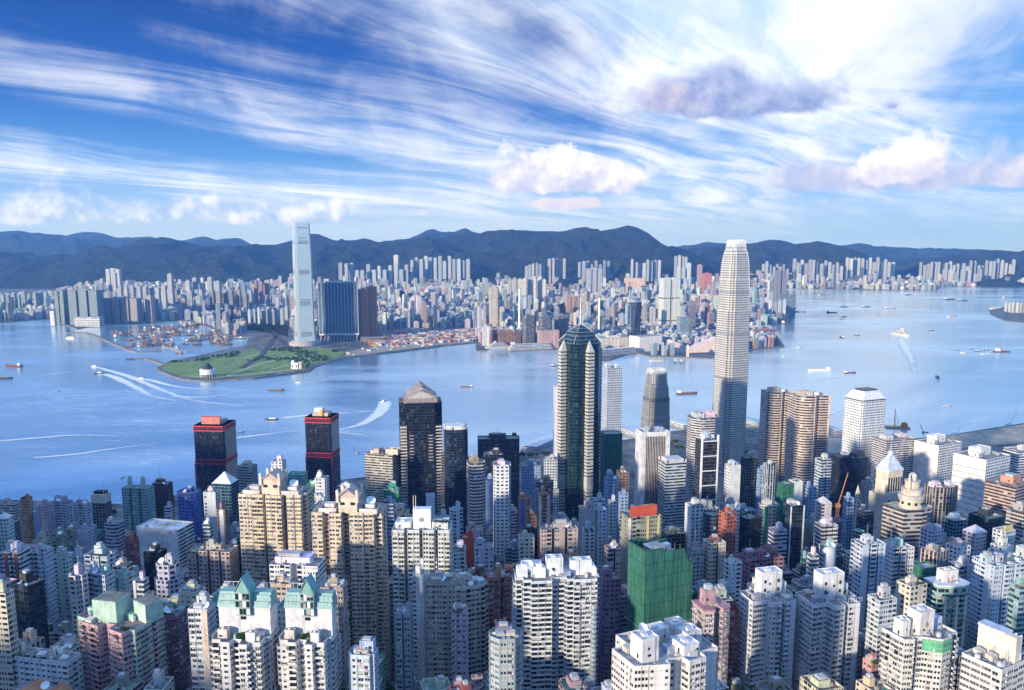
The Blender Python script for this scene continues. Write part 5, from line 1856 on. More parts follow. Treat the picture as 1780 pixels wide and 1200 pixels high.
def framed_tower():
	root, w, t, h = place('dark brown glass tower held in a white portal frame', 'office_tower', 'office tower', 1209, 1248, 768, 880, 800, .9, 14)
	p = rect(w, t)
	wall_parts(root, p, h, 'curtain', (.20, .15, .16), 3.4, 2.6, parapet=False)
	for x0, x1 in ((-w / 2 - .9, -w / 2 + .5), (w / 2 - .5, w / 2 + .9)):
		mb = MB()
		mb.box(x0, x1, -t / 2 - 1, -t / 2 + 1, h * .55, h + 6)
		mb.build('frame_post', M['white'], root)
	for i in range(6):
		z = h * .55 + (h * .45) * i / 5
		mb = MB()
		mb.box(-w / 2 + .5, w / 2 - .5, -t / 2 - .7, -t / 2, z - .5, z + .5)
		mb.build('frame_beam', M['white'], root)
	mb = MB()
	mb.box(-w / 2 - .6, w / 2 + .3, -t / 2 - 1.2, -t / 2, h * .53, h * .55)
	mb.build('white_sign_band', M['white'], root)
	for i in range(3):
		dish_part(root, w * (-.3 + .3 * i), 0, h, 3, .3 * i)
	box_part(root, 'plant_room', 0, t * .2, w * .5, t * .3, h, h + 7, 'paintwall', (.5, .52, .56))

framed_tower()

# ---------------------------------------------------------------- netted buildings and the building site
def net_mat():
	m, nt = new_mat('green_debris_netting')
	tc = nt.node('ShaderNodeTexCoord')
	uv = nt.node('ShaderNodeUVMap', uv_map='UVMap').outputs[0]
	u, v, _ = nt.sep(uv)
	fold = nt.noise(nt.xyz(nt.mul(u, 0.55), nt.mul(v, 0.05), 0.0), 1.0, 5.0, 0.7)
	fine = nt.noise(nt.xyz(nt.mul(u, 3.2), nt.mul(v, 0.12), 0.0), 1.0, 3.0, 0.6)
	pat = nt.noise(tc.outputs['Object'], 0.05, 4.0, 0.6)
	col = nt.mix(nt.ss(fold, 0.32, 0.68), (0.018, 0.085, 0.066), (0.045, 0.16, 0.115))
	col = nt.mix(nt.mul(nt.ss(fine, 0.45, 0.75), 0.5), col, (0.08, 0.27, 0.16))
	col = nt.mix(nt.ss(pat, 0.55, 0.8), col, (0.02, 0.19, 0.18))
	seam = nt.add(nt.lt(nt.m('FRACT', nt.mul(u, 0.16)), 0.06), nt.lt(nt.m('FRACT', nt.mul(v, 0.125)), 0.07))
	col = nt.mix(nt.mul(seam, 0.7), col, (0.01, 0.05, 0.04))
	b = nt.node('ShaderNodeBump')
	b.inputs['Distance'].default_value = 0.8
	nt.put(b.inputs['Height'], nt.add(fold, nt.mul(fine, 0.4)))
	principled(nt, col, 0.75, 0, 0.2, b.outputs[0])
	return m

M['netting'] = net_mat()

def netted(label, xl, xr, yt, yb, d, k, yaw, big):
	root, w, t, h = place(label, 'netted_tower', 'building under repair', xl, xr, yt, yb, d, k, yaw)
	p = rect(w, t)
	n = 10
	mb = MB()
	z1s = None
	# sagging sheets: a rectangular plan with slightly bulging panels
	pts = []
	for i in range(4):
		a, b = p[i], p[(i + 1) % 4]
		for j in range(n):
			s = j / n
			bul = .15 * math.sin(s * math.pi * n / 2) if big else 0
			nx, ny = (b[1] - a[1]), -(b[0] - a[0])
			L = math.hypot(nx, ny)
			pts.append((a[0] + (b[0] - a[0]) * s + nx / L * bul, a[1] + (b[1] - a[1]) * s + ny / L * bul))
	top = []
	for x, y in pts:                    # the far left corner is wrapped higher than the right one
		top.append(h + (2.6 if big and x < -w * .12 else (-9 if big and x > w * .32 else 0)))
	k_ = 0
	for i in range(len(pts)):
		j = (i + 1) % len(pts)
		L = math.hypot(pts[j][0] - pts[i][0], pts[j][1] - pts[i][1])
		mb.poly([(*pts[i], 0), (*pts[j], 0), (*pts[j], top[j]), (*pts[i], top[i])], 0, [(k_, 0), (k_ + L, 0), (k_ + L, top[j]), (k_, top[i])])
		k_ += L
	mb.build('green_netting', M['netting'], root)
	mb = MB()
	mb.poly([(*q, h - 10 if big else h - 1) for q in inset(p, .4)])
	if big:
		mb.box(-w * .45, w * .25, -t * .40, t * .35, h - 10, h - 3)
		mb.box(-w * .30, 0, -t * .30, t * .2, h - 3, h + 1.5)
	mb.build('bare_roof', M['roof'], root, (.38, .40, .44))
	for i in range(2 if big else 1):
		mb = MB()
		z = h * (.60 - .20 * i) if big else h * .5
		for a, b in ((0, 1), (1, 2), (3, 0)):
			q0, q1 = inset(p, -.75)[a], inset(p, -.75)[b]
			mb.bar((*q0, z), (*q1, z), .22)
		mb.build('catch_rail', M['grey'], root)
	rr = random.Random(label)
	for i in range(9 if big else 4):    # bamboo standards poking above the sheets
		mb = MB()
		x = -w / 2 + w * (i + .5) / (9 if big else 4)
		mb.bar((x, -t / 2 + .6, h - 12), (x + rr.uniform(-.2, .2), -t / 2 + .6, h + rr.uniform(1.5, 4) - (9 if big and x > w * .32 else 0)), .09)
		mb.build('bamboo_pole', M['paintwall'], root, (.45, .36, .2))
	if big:
		for (x, y, ww, hh) in ((-w * .1, -t * .1, 6, 4), (w * .15, t * .1, 4, 3)):
			mb = MB()
			mb.prism(rect(ww, ww, x, y), h - 3, h - 3 + hh, 0, 0)
			mb.build('roof_shed', M['white'], root)

netted('big tower wrapped in green netting in the lower middle', 1092, 1206, 965, 1130, 440, .55, 24, True)
netted('narrow green netted tower left of the slotted white tower', 1351, 1381, 842, 915, 700, .9, 14, False)
netted('dark green netted block behind the green glass tower', 1044, 1082, 755, 835, 960, .8, 10, False)
netted('short green netted block behind the framed brown head', 1588, 1632, 988, 1010, 500, .8, 20, False)

def slim_twin():
	root, w, t, h = place('slim pale tower with a bare upper side rising behind the netted block', 'residential_tower', 'apartment tower', 1048, 1082, 640, 760, 1100, .8, 16)
	p = rect(w, t)
	wall_parts(root, p, h, 'grid', (.54, .58, .68), 3.2, 2.6, blank=(1,))
	roof_kit(root, p, h, (.6, .62, .7), random.Random(2), 2, 0, .5, 0, .7)
	root, w, t, h = place('pale slim tower half hidden on the left of the green glass tower', 'residential_tower', 'apartment tower', 962, 982, 673, 790, 1120, .9, 10)
	wall_parts(root, rect(w, t), h, 'grid', (.72, .72, .78), 3.2, 2.6, blank=(0,))

slim_twin()

def crane(label, px, py, d, jib_px, jib_py, col, s=1.0, mast_h=None):
	x, z = at(px, py, d)
	z0 = gh(x, d)
	mast = max(6.0, z - z0)
	root = empty('tower_crane', (x, d, z0), label, 'crane')
	jx, jz = at(jib_px, jib_py, d)
	m = plain('crane_paint', col, 0.5, var=.25)
	mb = MB()
	for sx in (-1, 1):
		for sy in (-1, 1):
			mb.bar((sx * s, sy * s, 0), (sx * s, sy * s, mast), .2 * s)
	k = int(mast / (3 * s))
	for i in range(k):
		a, b = mast * i / k, mast * (i + 1) / k
		mb.bar((-s, -s, a), (s, -s, b), .12 * s)
		mb.bar((-s, s, b), (s, s, a), .12 * s)
		mb.bar((-s, -s, b), (-s, s, a), .12 * s)
	mb.build('mast', m, root)
	tip = Vector((jx - x, 0, jz - z0))
	base = Vector((0, 0, mast))
	mb = MB()
	for off in (Vector((0, -.8 * s, 0)), Vector((0, .8 * s, 0)), Vector((0, 0, 1.3 * s))):
		mb.bar(base + off, tip + off * .4, .22 * s)
	n = 12
	for i in range(n):
		p0, p1 = base.lerp(tip, i / n), base.lerp(tip, (i + 1) / n)
		mb.bar(p0 + Vector((0, -.8 * s, 0)), p1 + Vector((0, 0, 1.3 * s)), .1 * s)
		mb.bar(p0 + Vector((0, 0, 1.3 * s)), p1 + Vector((0, .8 * s, 0)), .1 * s)
	mb.build('jib', m, root)
	mb = MB()
	mb.box(-2 * s, 2 * s, -1.5 * s, 1.5 * s, mast - 1, mast + 2.2 * s)
	dirx = -1 if tip.x > 0 else 1
	mb.box(dirx * 6 * s - 1.5 * s, dirx * 6 * s + 1.5 * s, -1.5 * s, 1.5 * s, mast - 1, mast + 1.4 * s)
	mb.box(min(0, dirx * 6 * s), max(0, dirx * 6 * s), -.5 * s, .5 * s, mast - .6, mast)
	mb.build('cab', m, root)

crane('orange luffing crane in front of the black office tower', 1456, 880, 700, 1474, 823, (.40, .17, .07))
for i, (px, py, jx, jy) in enumerate(((1605, 756, 1600, 739), (1662, 758, 1669, 744), (1755, 742, 1768, 714))):
	crane(['short blue crane at the shore left of the white towers', 'small blue crane on the bare shore between the white towers',
		   'tall blue crane on the bare shore at the right edge'][i], px, py, ground(px, py)[1] - 25, jx, jy, (.10, .22, .42), 1.2)

# ------------------------------------------------------------------ the big foreground towers
def gable_part(root, name, w, t, x, y, z, rise, col, over=1.0, mat='paintwall', along='y'):
	mb = MB()
	a, b = w / 2 + over, t / 2 + over
	for s in (-1, 1):                   # two slabs with thickness meeting at the ridge
		q = [(s * a, -b, z), (s * a, b, z), (0, b, z + rise), (0, -b, z + rise)]
		q2 = [(px, py, pz + .5) for px, py, pz in q]
		if s < 0:
			q, q2 = q[::-1], q2[::-1]
		mb.poly(q2), mb.poly(q[::-1])
		for i in range(4):
			j = (i + 1) % 4
			mb.poly([q[i], q[j], q2[j], q2[i]])
	for s in (-1, 1):
		tri = [(-w / 2, s * t / 2, z), (w / 2, s * t / 2, z), (0, s * t / 2, z + rise * .95)]
		mb.poly(tri if s < 0 else tri[::-1])
	o = mb.build(name, M[mat], root, col)
	o.location = (x, y, 0)
	return o

def tan_tower(label, xl, xr, yt, yb, d, yaw, bays, gx, seed):
	"""cream flats: separate projecting stacks joined by recessed dark slots, with a gabled pavilion on the roof"""
	rr = random.Random(seed)
	shp = lambda w, t: tan_plan(w, t, bays)
	root, w, t, h = place(label, 'residential_tower', 'apartment tower', xl, xr, yt, yb, d, .5, yaw, shp)
	p = shp(w, t)
	col = (.66, .54, .41)
	wall_parts(root, p, h, 'plainwall', col, 2.95, 3.3, roofcol=(.45, .38, .32))
	add_windows(root, p, h, 2.95, 3.4, ['flat', 'pair', 'flat', 'bay'], col, rr)
	# string courses
	for f in (0, 1):
		mb = MB()
		mb.prism(inset(p, -.35), h - 5 - f * 30, h - 4.3 - f * 30, 0, 0, bot=True)
		mb.build('string_course', M['paintwall'], root, (.70, .60, .48))
	# gabled pavilion with corner finials
	gw, gt, gh_ = w * .27, t * .55, 9.5
	px, py = gx * w, -t * .06
	mb = MB()
	mb.prism(rect(gw, gt, px, py), h - 1.2, h + gh_)
	pav = mb.build('roof_pavilion', M['paintwall'], root, (.68, .57, .46))
	for sx in (-1, 1):
		mb = MB()
		mb.box(px + sx * gw * .28 - 1.6, px + sx * gw * .28 + 1.6, py - gt / 2 - .08, py - gt / 2 + .1, h + 4.5, h + 6.5)
		mb.build('pavilion_window', M['glassdark'], pav)
	gable_part(root, 'gable_roof', gw, gt, px, py, h + gh_, 5.5, (.56, .44, .40), 1.2)
	for (qx, qy, hh) in ((-.5, -.5, 6), (.5, -.5, 6), (-.5, .5, 6), (.5, .5, 6), (0, -.1, 9)):
		mb = MB()
		x, y = px + qx * gw * 1.05, py + qy * gt * 1.05
		mb.box(x - .9, x + .9, y - .9, y + .9, h + gh_ - 3, h + gh_ + hh - 2.2)
		mb.dome(x, y, 1.3, h + gh_ + hh - 2.2, 1.9, 8, 3)
		mb.build('finial', M['paintwall'], root, (.68, .58, .5))
	for s in (-1, 1):                   # railed roof terraces either side
		mb = MB()
		tw = w * .26
		x = px + s * (gw / 2 + tw * .62)
		for (a, b, c, e) in ((x - tw / 2, x + tw / 2, -t * .36, -t * .34), (x - tw / 2, x + tw / 2, t * .2, t * .22), (x - tw / 2, x - tw / 2 + .3, -t * .34, t * .2), (x + tw / 2 - .3, x + tw / 2, -t * .34, t * .2)):
			mb.box(a, b, c, e, h - 1.2, h + 2.4)
		mb.box(x - tw * .3, x + tw * .25, -t * .1, t * .12, h - 1.2, h + 3.6)
		mb.build('terrace', M['paintwall'], root, (.62, .60, .58))
	dish_part(root, px + w * .30, 0, h + 2.5, 3.2, .4)
	return root

def tan_plan(w, t, bays):
	a, b = w / 2, t / 2
	pts = []
	x = -a
	n = len(bays)
	for i, (bw, dep) in enumerate(bays):
		x1 = x + bw * w
		pts += [(x, -b + dep * t), (x1, -b + dep * t)]
		x = x1
	pts += [(a, b), (-a, b)]
	return pts

tan_tower('large tan apartment slab with a gabled roof pavilion left of its twin', 414, 545, 862, 1030, 560, -5,
		  [(.20, .06), (.18, .04), (.05, .28), (.24, .0), (.06, .34), (.11, .10), (.11, .12), (.05, .3)], -.02, 5)
tan_tower('large tan apartment slab with dark balconies right of its twin', 541, 672, 893, 1150, 520, -3,
		  [(.16, .06), (.10, .22), (.18, .0), (.10, .30), (.20, .12), (.16, .16), (.10, .30)], .02, 6)

def crest_tower():
	rr = random.Random(8)
	shp = PLANS['comb4']
	root, w, t, h = place('grey green apartment tower with a white crest panel on its roof', 'residential_tower', 'apartment tower', 681, 786, 922, 1150, 500, .5, -1, shp)
	p = shp(w, t)
	col = (.58, .60, .58)
	wall_parts(root, p, h, 'plainwall', col, 3.0, 3.3, roofcol=(.42, .42, .42))
	add_windows(root, p, h, 3.0, 3.4, ['bay', 'flat', 'pair', 'bay'], col, rr)
	mb = MB()
	mb.box(-w * .15, w * .16, -t * .22, t * .1, h - 1.2, h + 12)
	cr = mb.build('crest_block', M['white'], root)
	mb = MB()
	mb.cyl(0, 0, 1.5, 0, .3, 16)
	o = mb.build('round_emblem', M['grey'], cr)
	o.location = (0, -t * .22 + .02, h + 5)
	o.rotation_euler = (math.pi / 2, 0, 0)
	for s in (-1, 1):
		box_part(root, 'roof_terrace', s * w * .32, 0, w * .28, t * .5, h - 1.2, h + 3, 'paintwall', (.66, .66, .68))
	for x in (-.14, -.1):
		mb = MB()
		mb.bar((x * w, -t * .2, h + 8), (x * w, -t * .2, h + 21), .2)
		mb.build('antenna_mast', M['white'], root)
	leafmass(root, 'roof_plants', [(w * (.25 + .04 * i), -t * .2, h + 3.6, 1.3) for i in range(6)], rr)

crest_tower()

def white_twin_slab():
	rr = random.Random(9)
	root, w, t, h = place('white apartment slab with two wings of stacked dark balconies', 'residential_tower', 'apartment tower', 893, 1044, 1012, 1200, 440, .38, 6)
	a, b = w / 2, t / 2
	p = [(-a, b), (-a, -b * .3), (-a * .84, -b * .3), (-a * .84, -b * .75), (-a * .66, -b * .75), (-a * .66, -b), (-a * .16, -b), (-a * .16, -b * .55), (a * .20, -b * .45),
		 (a * .20, -b * .85), (a * .36, -b * .85), (a * .36, -b), (a * .92, -b), (a * .92, -b * .6), (a, -b * .6), (a, b)]
	col = (.60, .63, .68)
	wall_parts(root, p, h, 'plainwall', col, 2.9, 3.3, roofcol=(.36, .32, .30))
	add_windows(root, p, h, 2.9, 3.5, ['balc', 'balc', 'balc', 'flat', 'bay'], col, rr)
	for x, hh, ww in ((-.30, 6, .24), (.30, 7, .26), (-.02, 9, .2)):
		box_part(root, 'lift_house', x * w, t * .18, ww * w, t * .34, h - 1.2, h + hh, 'paintwall', (.70, .73, .78))
	for x in (-.42, -.2, .42):
		mb = MB()
		q = [(x * w - 3, -t * .1), (x * w + 3, -t * .1), (x * w + 3, t * .25), (x * w - 3, t * .25)]
		mb.prism(q, h - 1.2, h + 3, 0, 0)
		mb.loft(q, h + 3, [(px * .98, py + 2) for px, py in q], h + 4, 0, 0)
		mb.build('penthouse', M['white'], root)
	dish_part(root, -w * .33, -t * .02, h + 4.5, 2.2, .3)
	box_part(root, 'water_tank', w * .12, -t * .05, 4, 4, h - 1.2, h + 2.5, 'roof', (.3, .36, .5), False)

white_twin_slab()

def teal_gable(label, xl, xr, yt, d, seed, yaw):
	rr = random.Random(seed)
	shp = lambda w, t: [(-w * .5, t * .5), (-w * .5, -t * .12), (-w * .44, -t * .30), (-w * .30, -t * .30), (-w * .26, -t * .42), (-w * .10, -t * .42), (-w * .08, -t * .26), (w * .06, -t * .26),
						(w * .08, -t * .5), (w * .22, -t * .5), (w * .24, -t * .38), (w * .42, -t * .38), (w * .44, -t * .1), (w * .5, -t * .1), (w * .5, t * .5)]
	# the flats stop at a terrace; the teal roofed block stands behind them
	root, w, t, hb = place(label, 'residential_tower', 'apartment tower', xl, xr, yt, 1200, d, .75, yaw, shp)
	p = shp(w, t)
	h = hb - 19
	col = (.62, .61, .61)
	wall_parts(root, p, h, 'plainwall', col, 2.9, 3.2, roofcol=(.40, .30, .26))
	add_windows(root, p, h, 2.9, 3.0, ['bay', 'balc', 'bay', 'flat', 'small'], col, rr)
	# upper block
	bx = [(-w * .40, t * .02), (w * .5, t * .02), (w * .5, t * .44), (-w * .40, t * .44)]
	mb = MB()
	mb.prism(bx, h - 1.2, hb - 6)
	ub = mb.build('upper_block', M['paintwall'], root, (.64, .64, .67))
	mb = MB()
	mb.box(-w * .02, w * .02 + 1.6, t * .02 - .1, t * .02 + .1, h + 7, h + 8.6)
	mb.build('block_window', M['glassdark'], ub)
	# sloping teal tiled roof strip with panes, railings and a central gabled dormer
	mb = MB()
	mb.loft([(-w * .42, 0), (w * .52, 0), (w * .52, t * .46), (-w * .42, t * .46)], hb - 6, [(-w * .40, t * .14), (w * .50, t * .14), (w * .50, t * .40), (-w * .40, t * .40)], hb + .5, 0, 0)
	mb.build('teal_roof', M['teal'], root)
	for i in range(13):
		for j in range(2):
			x = -w * .39 + w * .88 * (i + .5) / 13
			if abs(x - w * .05) < w * .14:
				continue
			mb = MB()
			z = hb - 4.6 + j * 2.6
			y = t * .14 * (z - hb + 6) / 6.5
			mb.box(x - 1.0, x + 1.0, y - .12, y + .5, z, z + 1.5)
			mb.build('roof_tile_panel', M['paintwall'], root, (.38, .54, .53))
	dw = w * .26
	mb = MB()
	mb.box(w * .05 - dw / 2, w * .05 + dw / 2, -t * .06, t * .3, hb - 9.5, hb + 2)
	dm = mb.build('dormer', M['paintwall'], root, (.28, .44, .44))
	gable_part(root, 'dormer_gable', dw * .86, t * .36, w * .05, t * .12, hb + 2, 6.5, (.22, .42, .41), .6)
	for i in range(4):
		for j in range(3):
			mb = MB()
			x = w * .05 - dw * .36 + dw * .72 * i / 3
			mb.box(x - dw * .1, x + dw * .1, -t * .06 - .1, -t * .06 + .1, hb - 8.8 + j * 3.6, hb - 6.0 + j * 3.6)
			mb.build('dormer_pane', M['winglass'] if (i + j) % 3 else M['white'], dm)
	mb = MB()
	for i in range(12):
		x = -w * .40 + w * .90 * i / 11
		mb.bar((x, t * .40, hb + .5), (x, t * .40, hb + 3), .09)
	mb.bar((-w * .40, t * .40, hb + 3), (w * .5, t * .40, hb + 3), .12)
	mb.build('railing', M['white'], root)
	box_part(root, 'roof_hut', w * .22, -t * .20, w * .16, t * .16, h - 1.2, h + 3, 'paintwall', (.72, .70, .70))
	box_part(root, 'roof_hut', -w * .28, -t * .12, w * .18, t * .14, h - 1.2, h + 3.2, 'paintwall', (.62, .54, .50))
	leafmass(root, 'roof_plants', [(-w * .04 + i * 1.6, -t * .12, h + .4, 1.5) for i in range(4)], rr, 80)

teal_gable('left one of the twin white towers with teal gabled roofs', 364, 481, 1052, 350, 21, -4)
teal_gable('right one of the twin white towers with teal gabled roofs', 482, 585, 1052, 350, 22, -4)

def pink_green():
	rr = random.Random(14)
	shp = lambda w, t: [(-w * .5, t * .4), (-w * .5, -t * .18), (-w * .32, -t * .22), (-w * .32, -t * .34), (-w * .02, -t * .40), (0, -t * .26), (w * .14, -t * .24), (w * .16, -t * .42), (w * .42, -t * .5),
						(w * .44, -t * .34), (w * .5, -t * .32), (w * .5, t * .4)]
	root, w, t, h = place('pink and pale green apartment tower at the lower left', 'residential_tower', 'apartment tower', 134, 284, 1102, 1200, 395, .7, -18, shp)
	p = shp(w, t)
	pink, green = (.60, .36, .38), (.36, .60, .47)
	# walls: pink front stacks, green ends
	n = len(p)
	for name, idx, col in (('pink_wall', [2, 3, 4, 5, 6, 7, 8], pink), ('green_wall', [0, 1, 9, 10, 11], green)):
		mb = MB()
		for i in idx:
			a, b = p[i], p[(i + 1) % n]
			L = math.hypot(b[0] - a[0], b[1] - a[1])
			mb.poly([(*a, 0), (*b, 0), (*b, h), (*a, h)], 0, [(0, 0), (max(1, round(L / 3.2)), 0), (max(1, round(L / 3.2)), round(h / 2.9)), (0, round(h / 2.9))])
		mb.build(name, M['plainwall'], root, col)
	add_windows(root, p, h, 2.9, 3.1, ['bay', 'flat', 'pair', 'bay', 'balc'], pink, rr)
	mb = MB()
	mb.poly([(*q, h - 1.2) for q in inset(p, .35)])
	mb.build('roof', M['roof'], root, (.36, .26, .24))
	q = inset(p, .35)
	mb = MB()
	for i in range(n):
		j = (i + 1) % n
		mb.poly([(*p[i], h), (*p[j], h), (*q[j], h), (*q[i], h)])
		mb.poly([(*q[i], h), (*q[j], h), (*q[j], h - 1.2), (*q[i], h - 1.2)])
	mb.build('parapet', M['paintwall'], root, pink)
	for (x, y, ww, tt, hh, rz) in ((-.06, .02, .34, .42, 11, .1), (.36, .24, .3, .34, 9, -.3)):
		mb = MB()
		mb.prism(rect(ww * w, tt * t), h - 1.2, h + hh)
		mb.prism(inset(rect(ww * w, tt * t), .4), h + hh, h + hh + .05)
		o = mb.build('lift_house', M['paintwall'], root, (.42, .58, .50))
		o.location = (x * w, y * t, 0)
		o.rotation_euler = (0, 0, rz)
		mb = MB()
		mb.poly([(*v, h + hh + .1) for v in inset(rect(ww * w, tt * t), .5)])
		for i in range(4):
			a, b = rect(ww * w, tt * t)[i], rect(ww * w, tt * t)[(i + 1) % 4]
			mb.bar((*a, h + hh + .9), (*b, h + hh + .9), .07)
			mb.bar((*a, h + hh), (*a, h + hh + .9), .07)
		o2 = mb.build('flat_top', M['roof'], root, (.26, .25, .22))
		o2.location, o2.rotation_euler = o.location, o.rotation_euler
	for s in (-.42, .2):
		box_part(root, 'water_tank', s * w, t * .1, 4.5, 4, h - 1.2, h + 2.2, 'paintwall', green, False)
	leafmass(root, 'roof_plants', [(w * .30 + i * 1.4, -t * .3, h - .3, 1.0) for i in range(3)], rr)

pink_green()

def bright_white():
	rr = random.Random(15)
	shp = lambda w, t: [(-w * .5, t * .2), (-w * .5, -t * .30), (-w * .16, -t * .46), (-w * .13, -t * .34), (w * .04, -t * .36), (w * .05, -t * .5), (w * .26, -t * .5), (w * .28, -t * .36), (w * .5, -t * .36), (w * .5, t * .5), (-w * .30, t * .5), (-w * .30, t * .2)]
	root, w, t, h = place('sunlit white tower in the bottom centre with many roof boxes', 'residential_tower', 'apartment tower', 1064, 1248, 1158, 1200, 305, .8, 26, shp)
	p = shp(w, t)
	col = (.72, .67, .64)
	wall_parts(root, p, h, 'plainwall', col, 2.9, 3.2, roofcol=(.44, .45, .48))
	add_windows(root, p, h, 2.9, 3.1, ['small', 'flat', 'pair', None, 'flat'], col, rr)
	for (x, y, ww, tt, hh) in ((-.28, -.12, .20, .26, 8.5), (.16, -.22, .20, .3, 3.6), (.34, .0, .2, .26, 4.0), (.02, .18, .26, .2, 5.0), (.36, .3, .18, .2, 3.2)):
		box_part(root, 'lift_house', x * w, y * t, ww * w, tt * t, h - 1.2, h + hh, 'paintwall', (.76, .72, .70))
	dish_part(root, -w * .27, -t * .05, h + 8.6, 2.1, .2)
	dish_part(root, w * .34, -t * .04, h + 4.2, 1.3, .5)
	box_part(root, 'water_tank', w * .02, -t * .12, 4.5, 3.5, h - 1.2, h + 1.6, 'roof', (.4, .48, .62), False)
	for i in range(12):
		o = bpy.data.objects.new('air_unit', UNIT)
		COL.objects.link(o)
		o.parent = root
		o.location = (rr.uniform(-.1, .42) * w, rr.uniform(-.3, .4) * t, h - 1.2)
		o.scale = (rr.uniform(.8, 2), rr.uniform(.8, 1.6), rr.uniform(.8, 1.8))
		o.color = (.66, .67, .7, 1)

bright_white()

def white_twin(label, xl, xr, yt, d, seed, yaw):
	rr = random.Random(seed)
	shp = lambda w, t: [(-w * .5, t * .5), (-w * .5, -t * .26), (-w * .18, -t * .26), (-w * .18, -t * .5), (w * .05, -t * .5), (w * .05, -t * .14), (w * .14, -t * .14), (w * .14, -t * .46),
						(w * .38, -t * .46), (w * .38, -t * .05), (w * .5, -t * .05), (w * .5, t * .5)]
	root, w, t, h = place(label, 'residential_tower', 'apartment tower', xl, xr, yt, 1200, d, .75, yaw, shp)
	p = shp(w, t)
	col = (.64, .65, .68)
	wall_parts(root, p, h, 'plainwall', col, 2.95, 3.2, roofcol=(.40, .30, .28))
	add_windows(root, p, h, 2.95, 3.0, ['flat', 'small', 'pair', 'bay', None], col, rr)
	box_part(root, 'lift_house', 0, t * .12, w * .46, t * .36, h - 1.2, h + 14, 'paintwall', (.68, .68, .69))
	for s in (-1, 1):
		for z in (3, 8):
			mb = MB()
			x = s * w * .15
			mb.box(x - .7, x + .7, -t * .06 - .1, -t * .06 + .1, h + z, h + z + 1.9)
			mb.build('lift_house_window', M['glassdark'], root)
	box_part(root, 'lift_house', w * .30, t * .2, w * .16, t * .3, h - 1.2, h + 6, 'paintwall', (.68, .68, .69))
	for x in (-.34, .30):
		mb = MB()
		n = 6
		for i in range(n):
			q = x * w - w * .14 + w * .28 * i / (n - 1)
			mb.bar((q, -t * .2 if x < 0 else -t * .4, h), (q, -t * .2 if x < 0 else -t * .4, h + 2.4), .08)
		mb.bar((x * w - w * .14, -t * .2 if x < 0 else -t * .4, h + 2.4), (x * w + w * .14, -t * .2 if x < 0 else -t * .4, h + 2.4), .08)
		mb.build('railing', M['white'], root)
	box_part(root, 'roof_shed', -w * .34, -t * .08, w * .18, t * .16, h - 1.2, h + 2.6, 'roof', (.42, .40, .50), False)
	for i in range(4):
		o = bpy.data.objects.new('air_unit', UNIT)
		COL.objects.link(o)
		o.parent = root
		o.location = (rr.uniform(-.4, .4) * w, t * rr.uniform(.3, .4), h - 1.2)
		o.scale = (1.6, 1.4, 1.3)
		o.color = (.6, .6, .64, 1)

white_twin('left one of the twin white foreground towers with brown roof terraces', 1284, 1384, 1050, 430, 31, 14)
white_twin('right one of the twin white foreground towers with brown roof terraces', 1382, 1496, 1055, 425, 32, 14)

def pink_brown():
	rr = random.Random(16)
	shp = lambda w, t: [(-w * .5, t * .5), (-w * .5, -t * .40), (-w * .16, -t * .5), (-w * .10, -t * .12), (w * .14, -t * .12), (w * .20, -t * .46), (w * .5, -t * .34), (w * .5, t * .5)]
	root, w, t, h = place('pinkish brown tower with a red stepped roof beside the white twins', 'residential_tower', 'apartment tower', 1204, 1268, 1062, 1200, 415, .9, 16, shp)
	p = shp(w, t)
	col = (.50, .40, .42)
	wall_parts(root, p, h, 'plainwall', col, 2.9, 3.0, roofcol=(.36, .20, .22))
	add_windows(root, p, h, 2.9, 3.0, ['flat', 'bay', 'pair'], col, rr)
	mb = MB()
	mb.prism(inset(p, -.5), h - .4, h + .5, 0, 0, bot=True)
	mb.build('cornice', M['paintwall'], root, (.46, .24, .26))
	box_part(root, 'lift_house', -w * .1, t * .15, w * .42, t * .4, h + .5, h + 8, 'paintwall', (.46, .30, .33))
	box_part(root, 'water_tank', -w * .1, t * .15, w * .25, t * .2, h + 8, h + 11, 'paintwall', (.45, .5, .55), False)
	mb = MB()
	for a in range(3):
		mb.bar((-w * .2 + a * 2, t * .1, h + 8), (w * .3 + a * 2, -t * .1, h + 13), .1)
	mb.bar((-w * .2, t * .1, h + 8), (-w * .2 + 5, t * .1, h + 9), .1)
	mb.bar((-w * .2, t * .1, h + 8.3), (-w * .2 + 5, t * .1, h + 8.3), .1)
	mb.build('aerial_rods', M['grey'], root)

pink_brown()

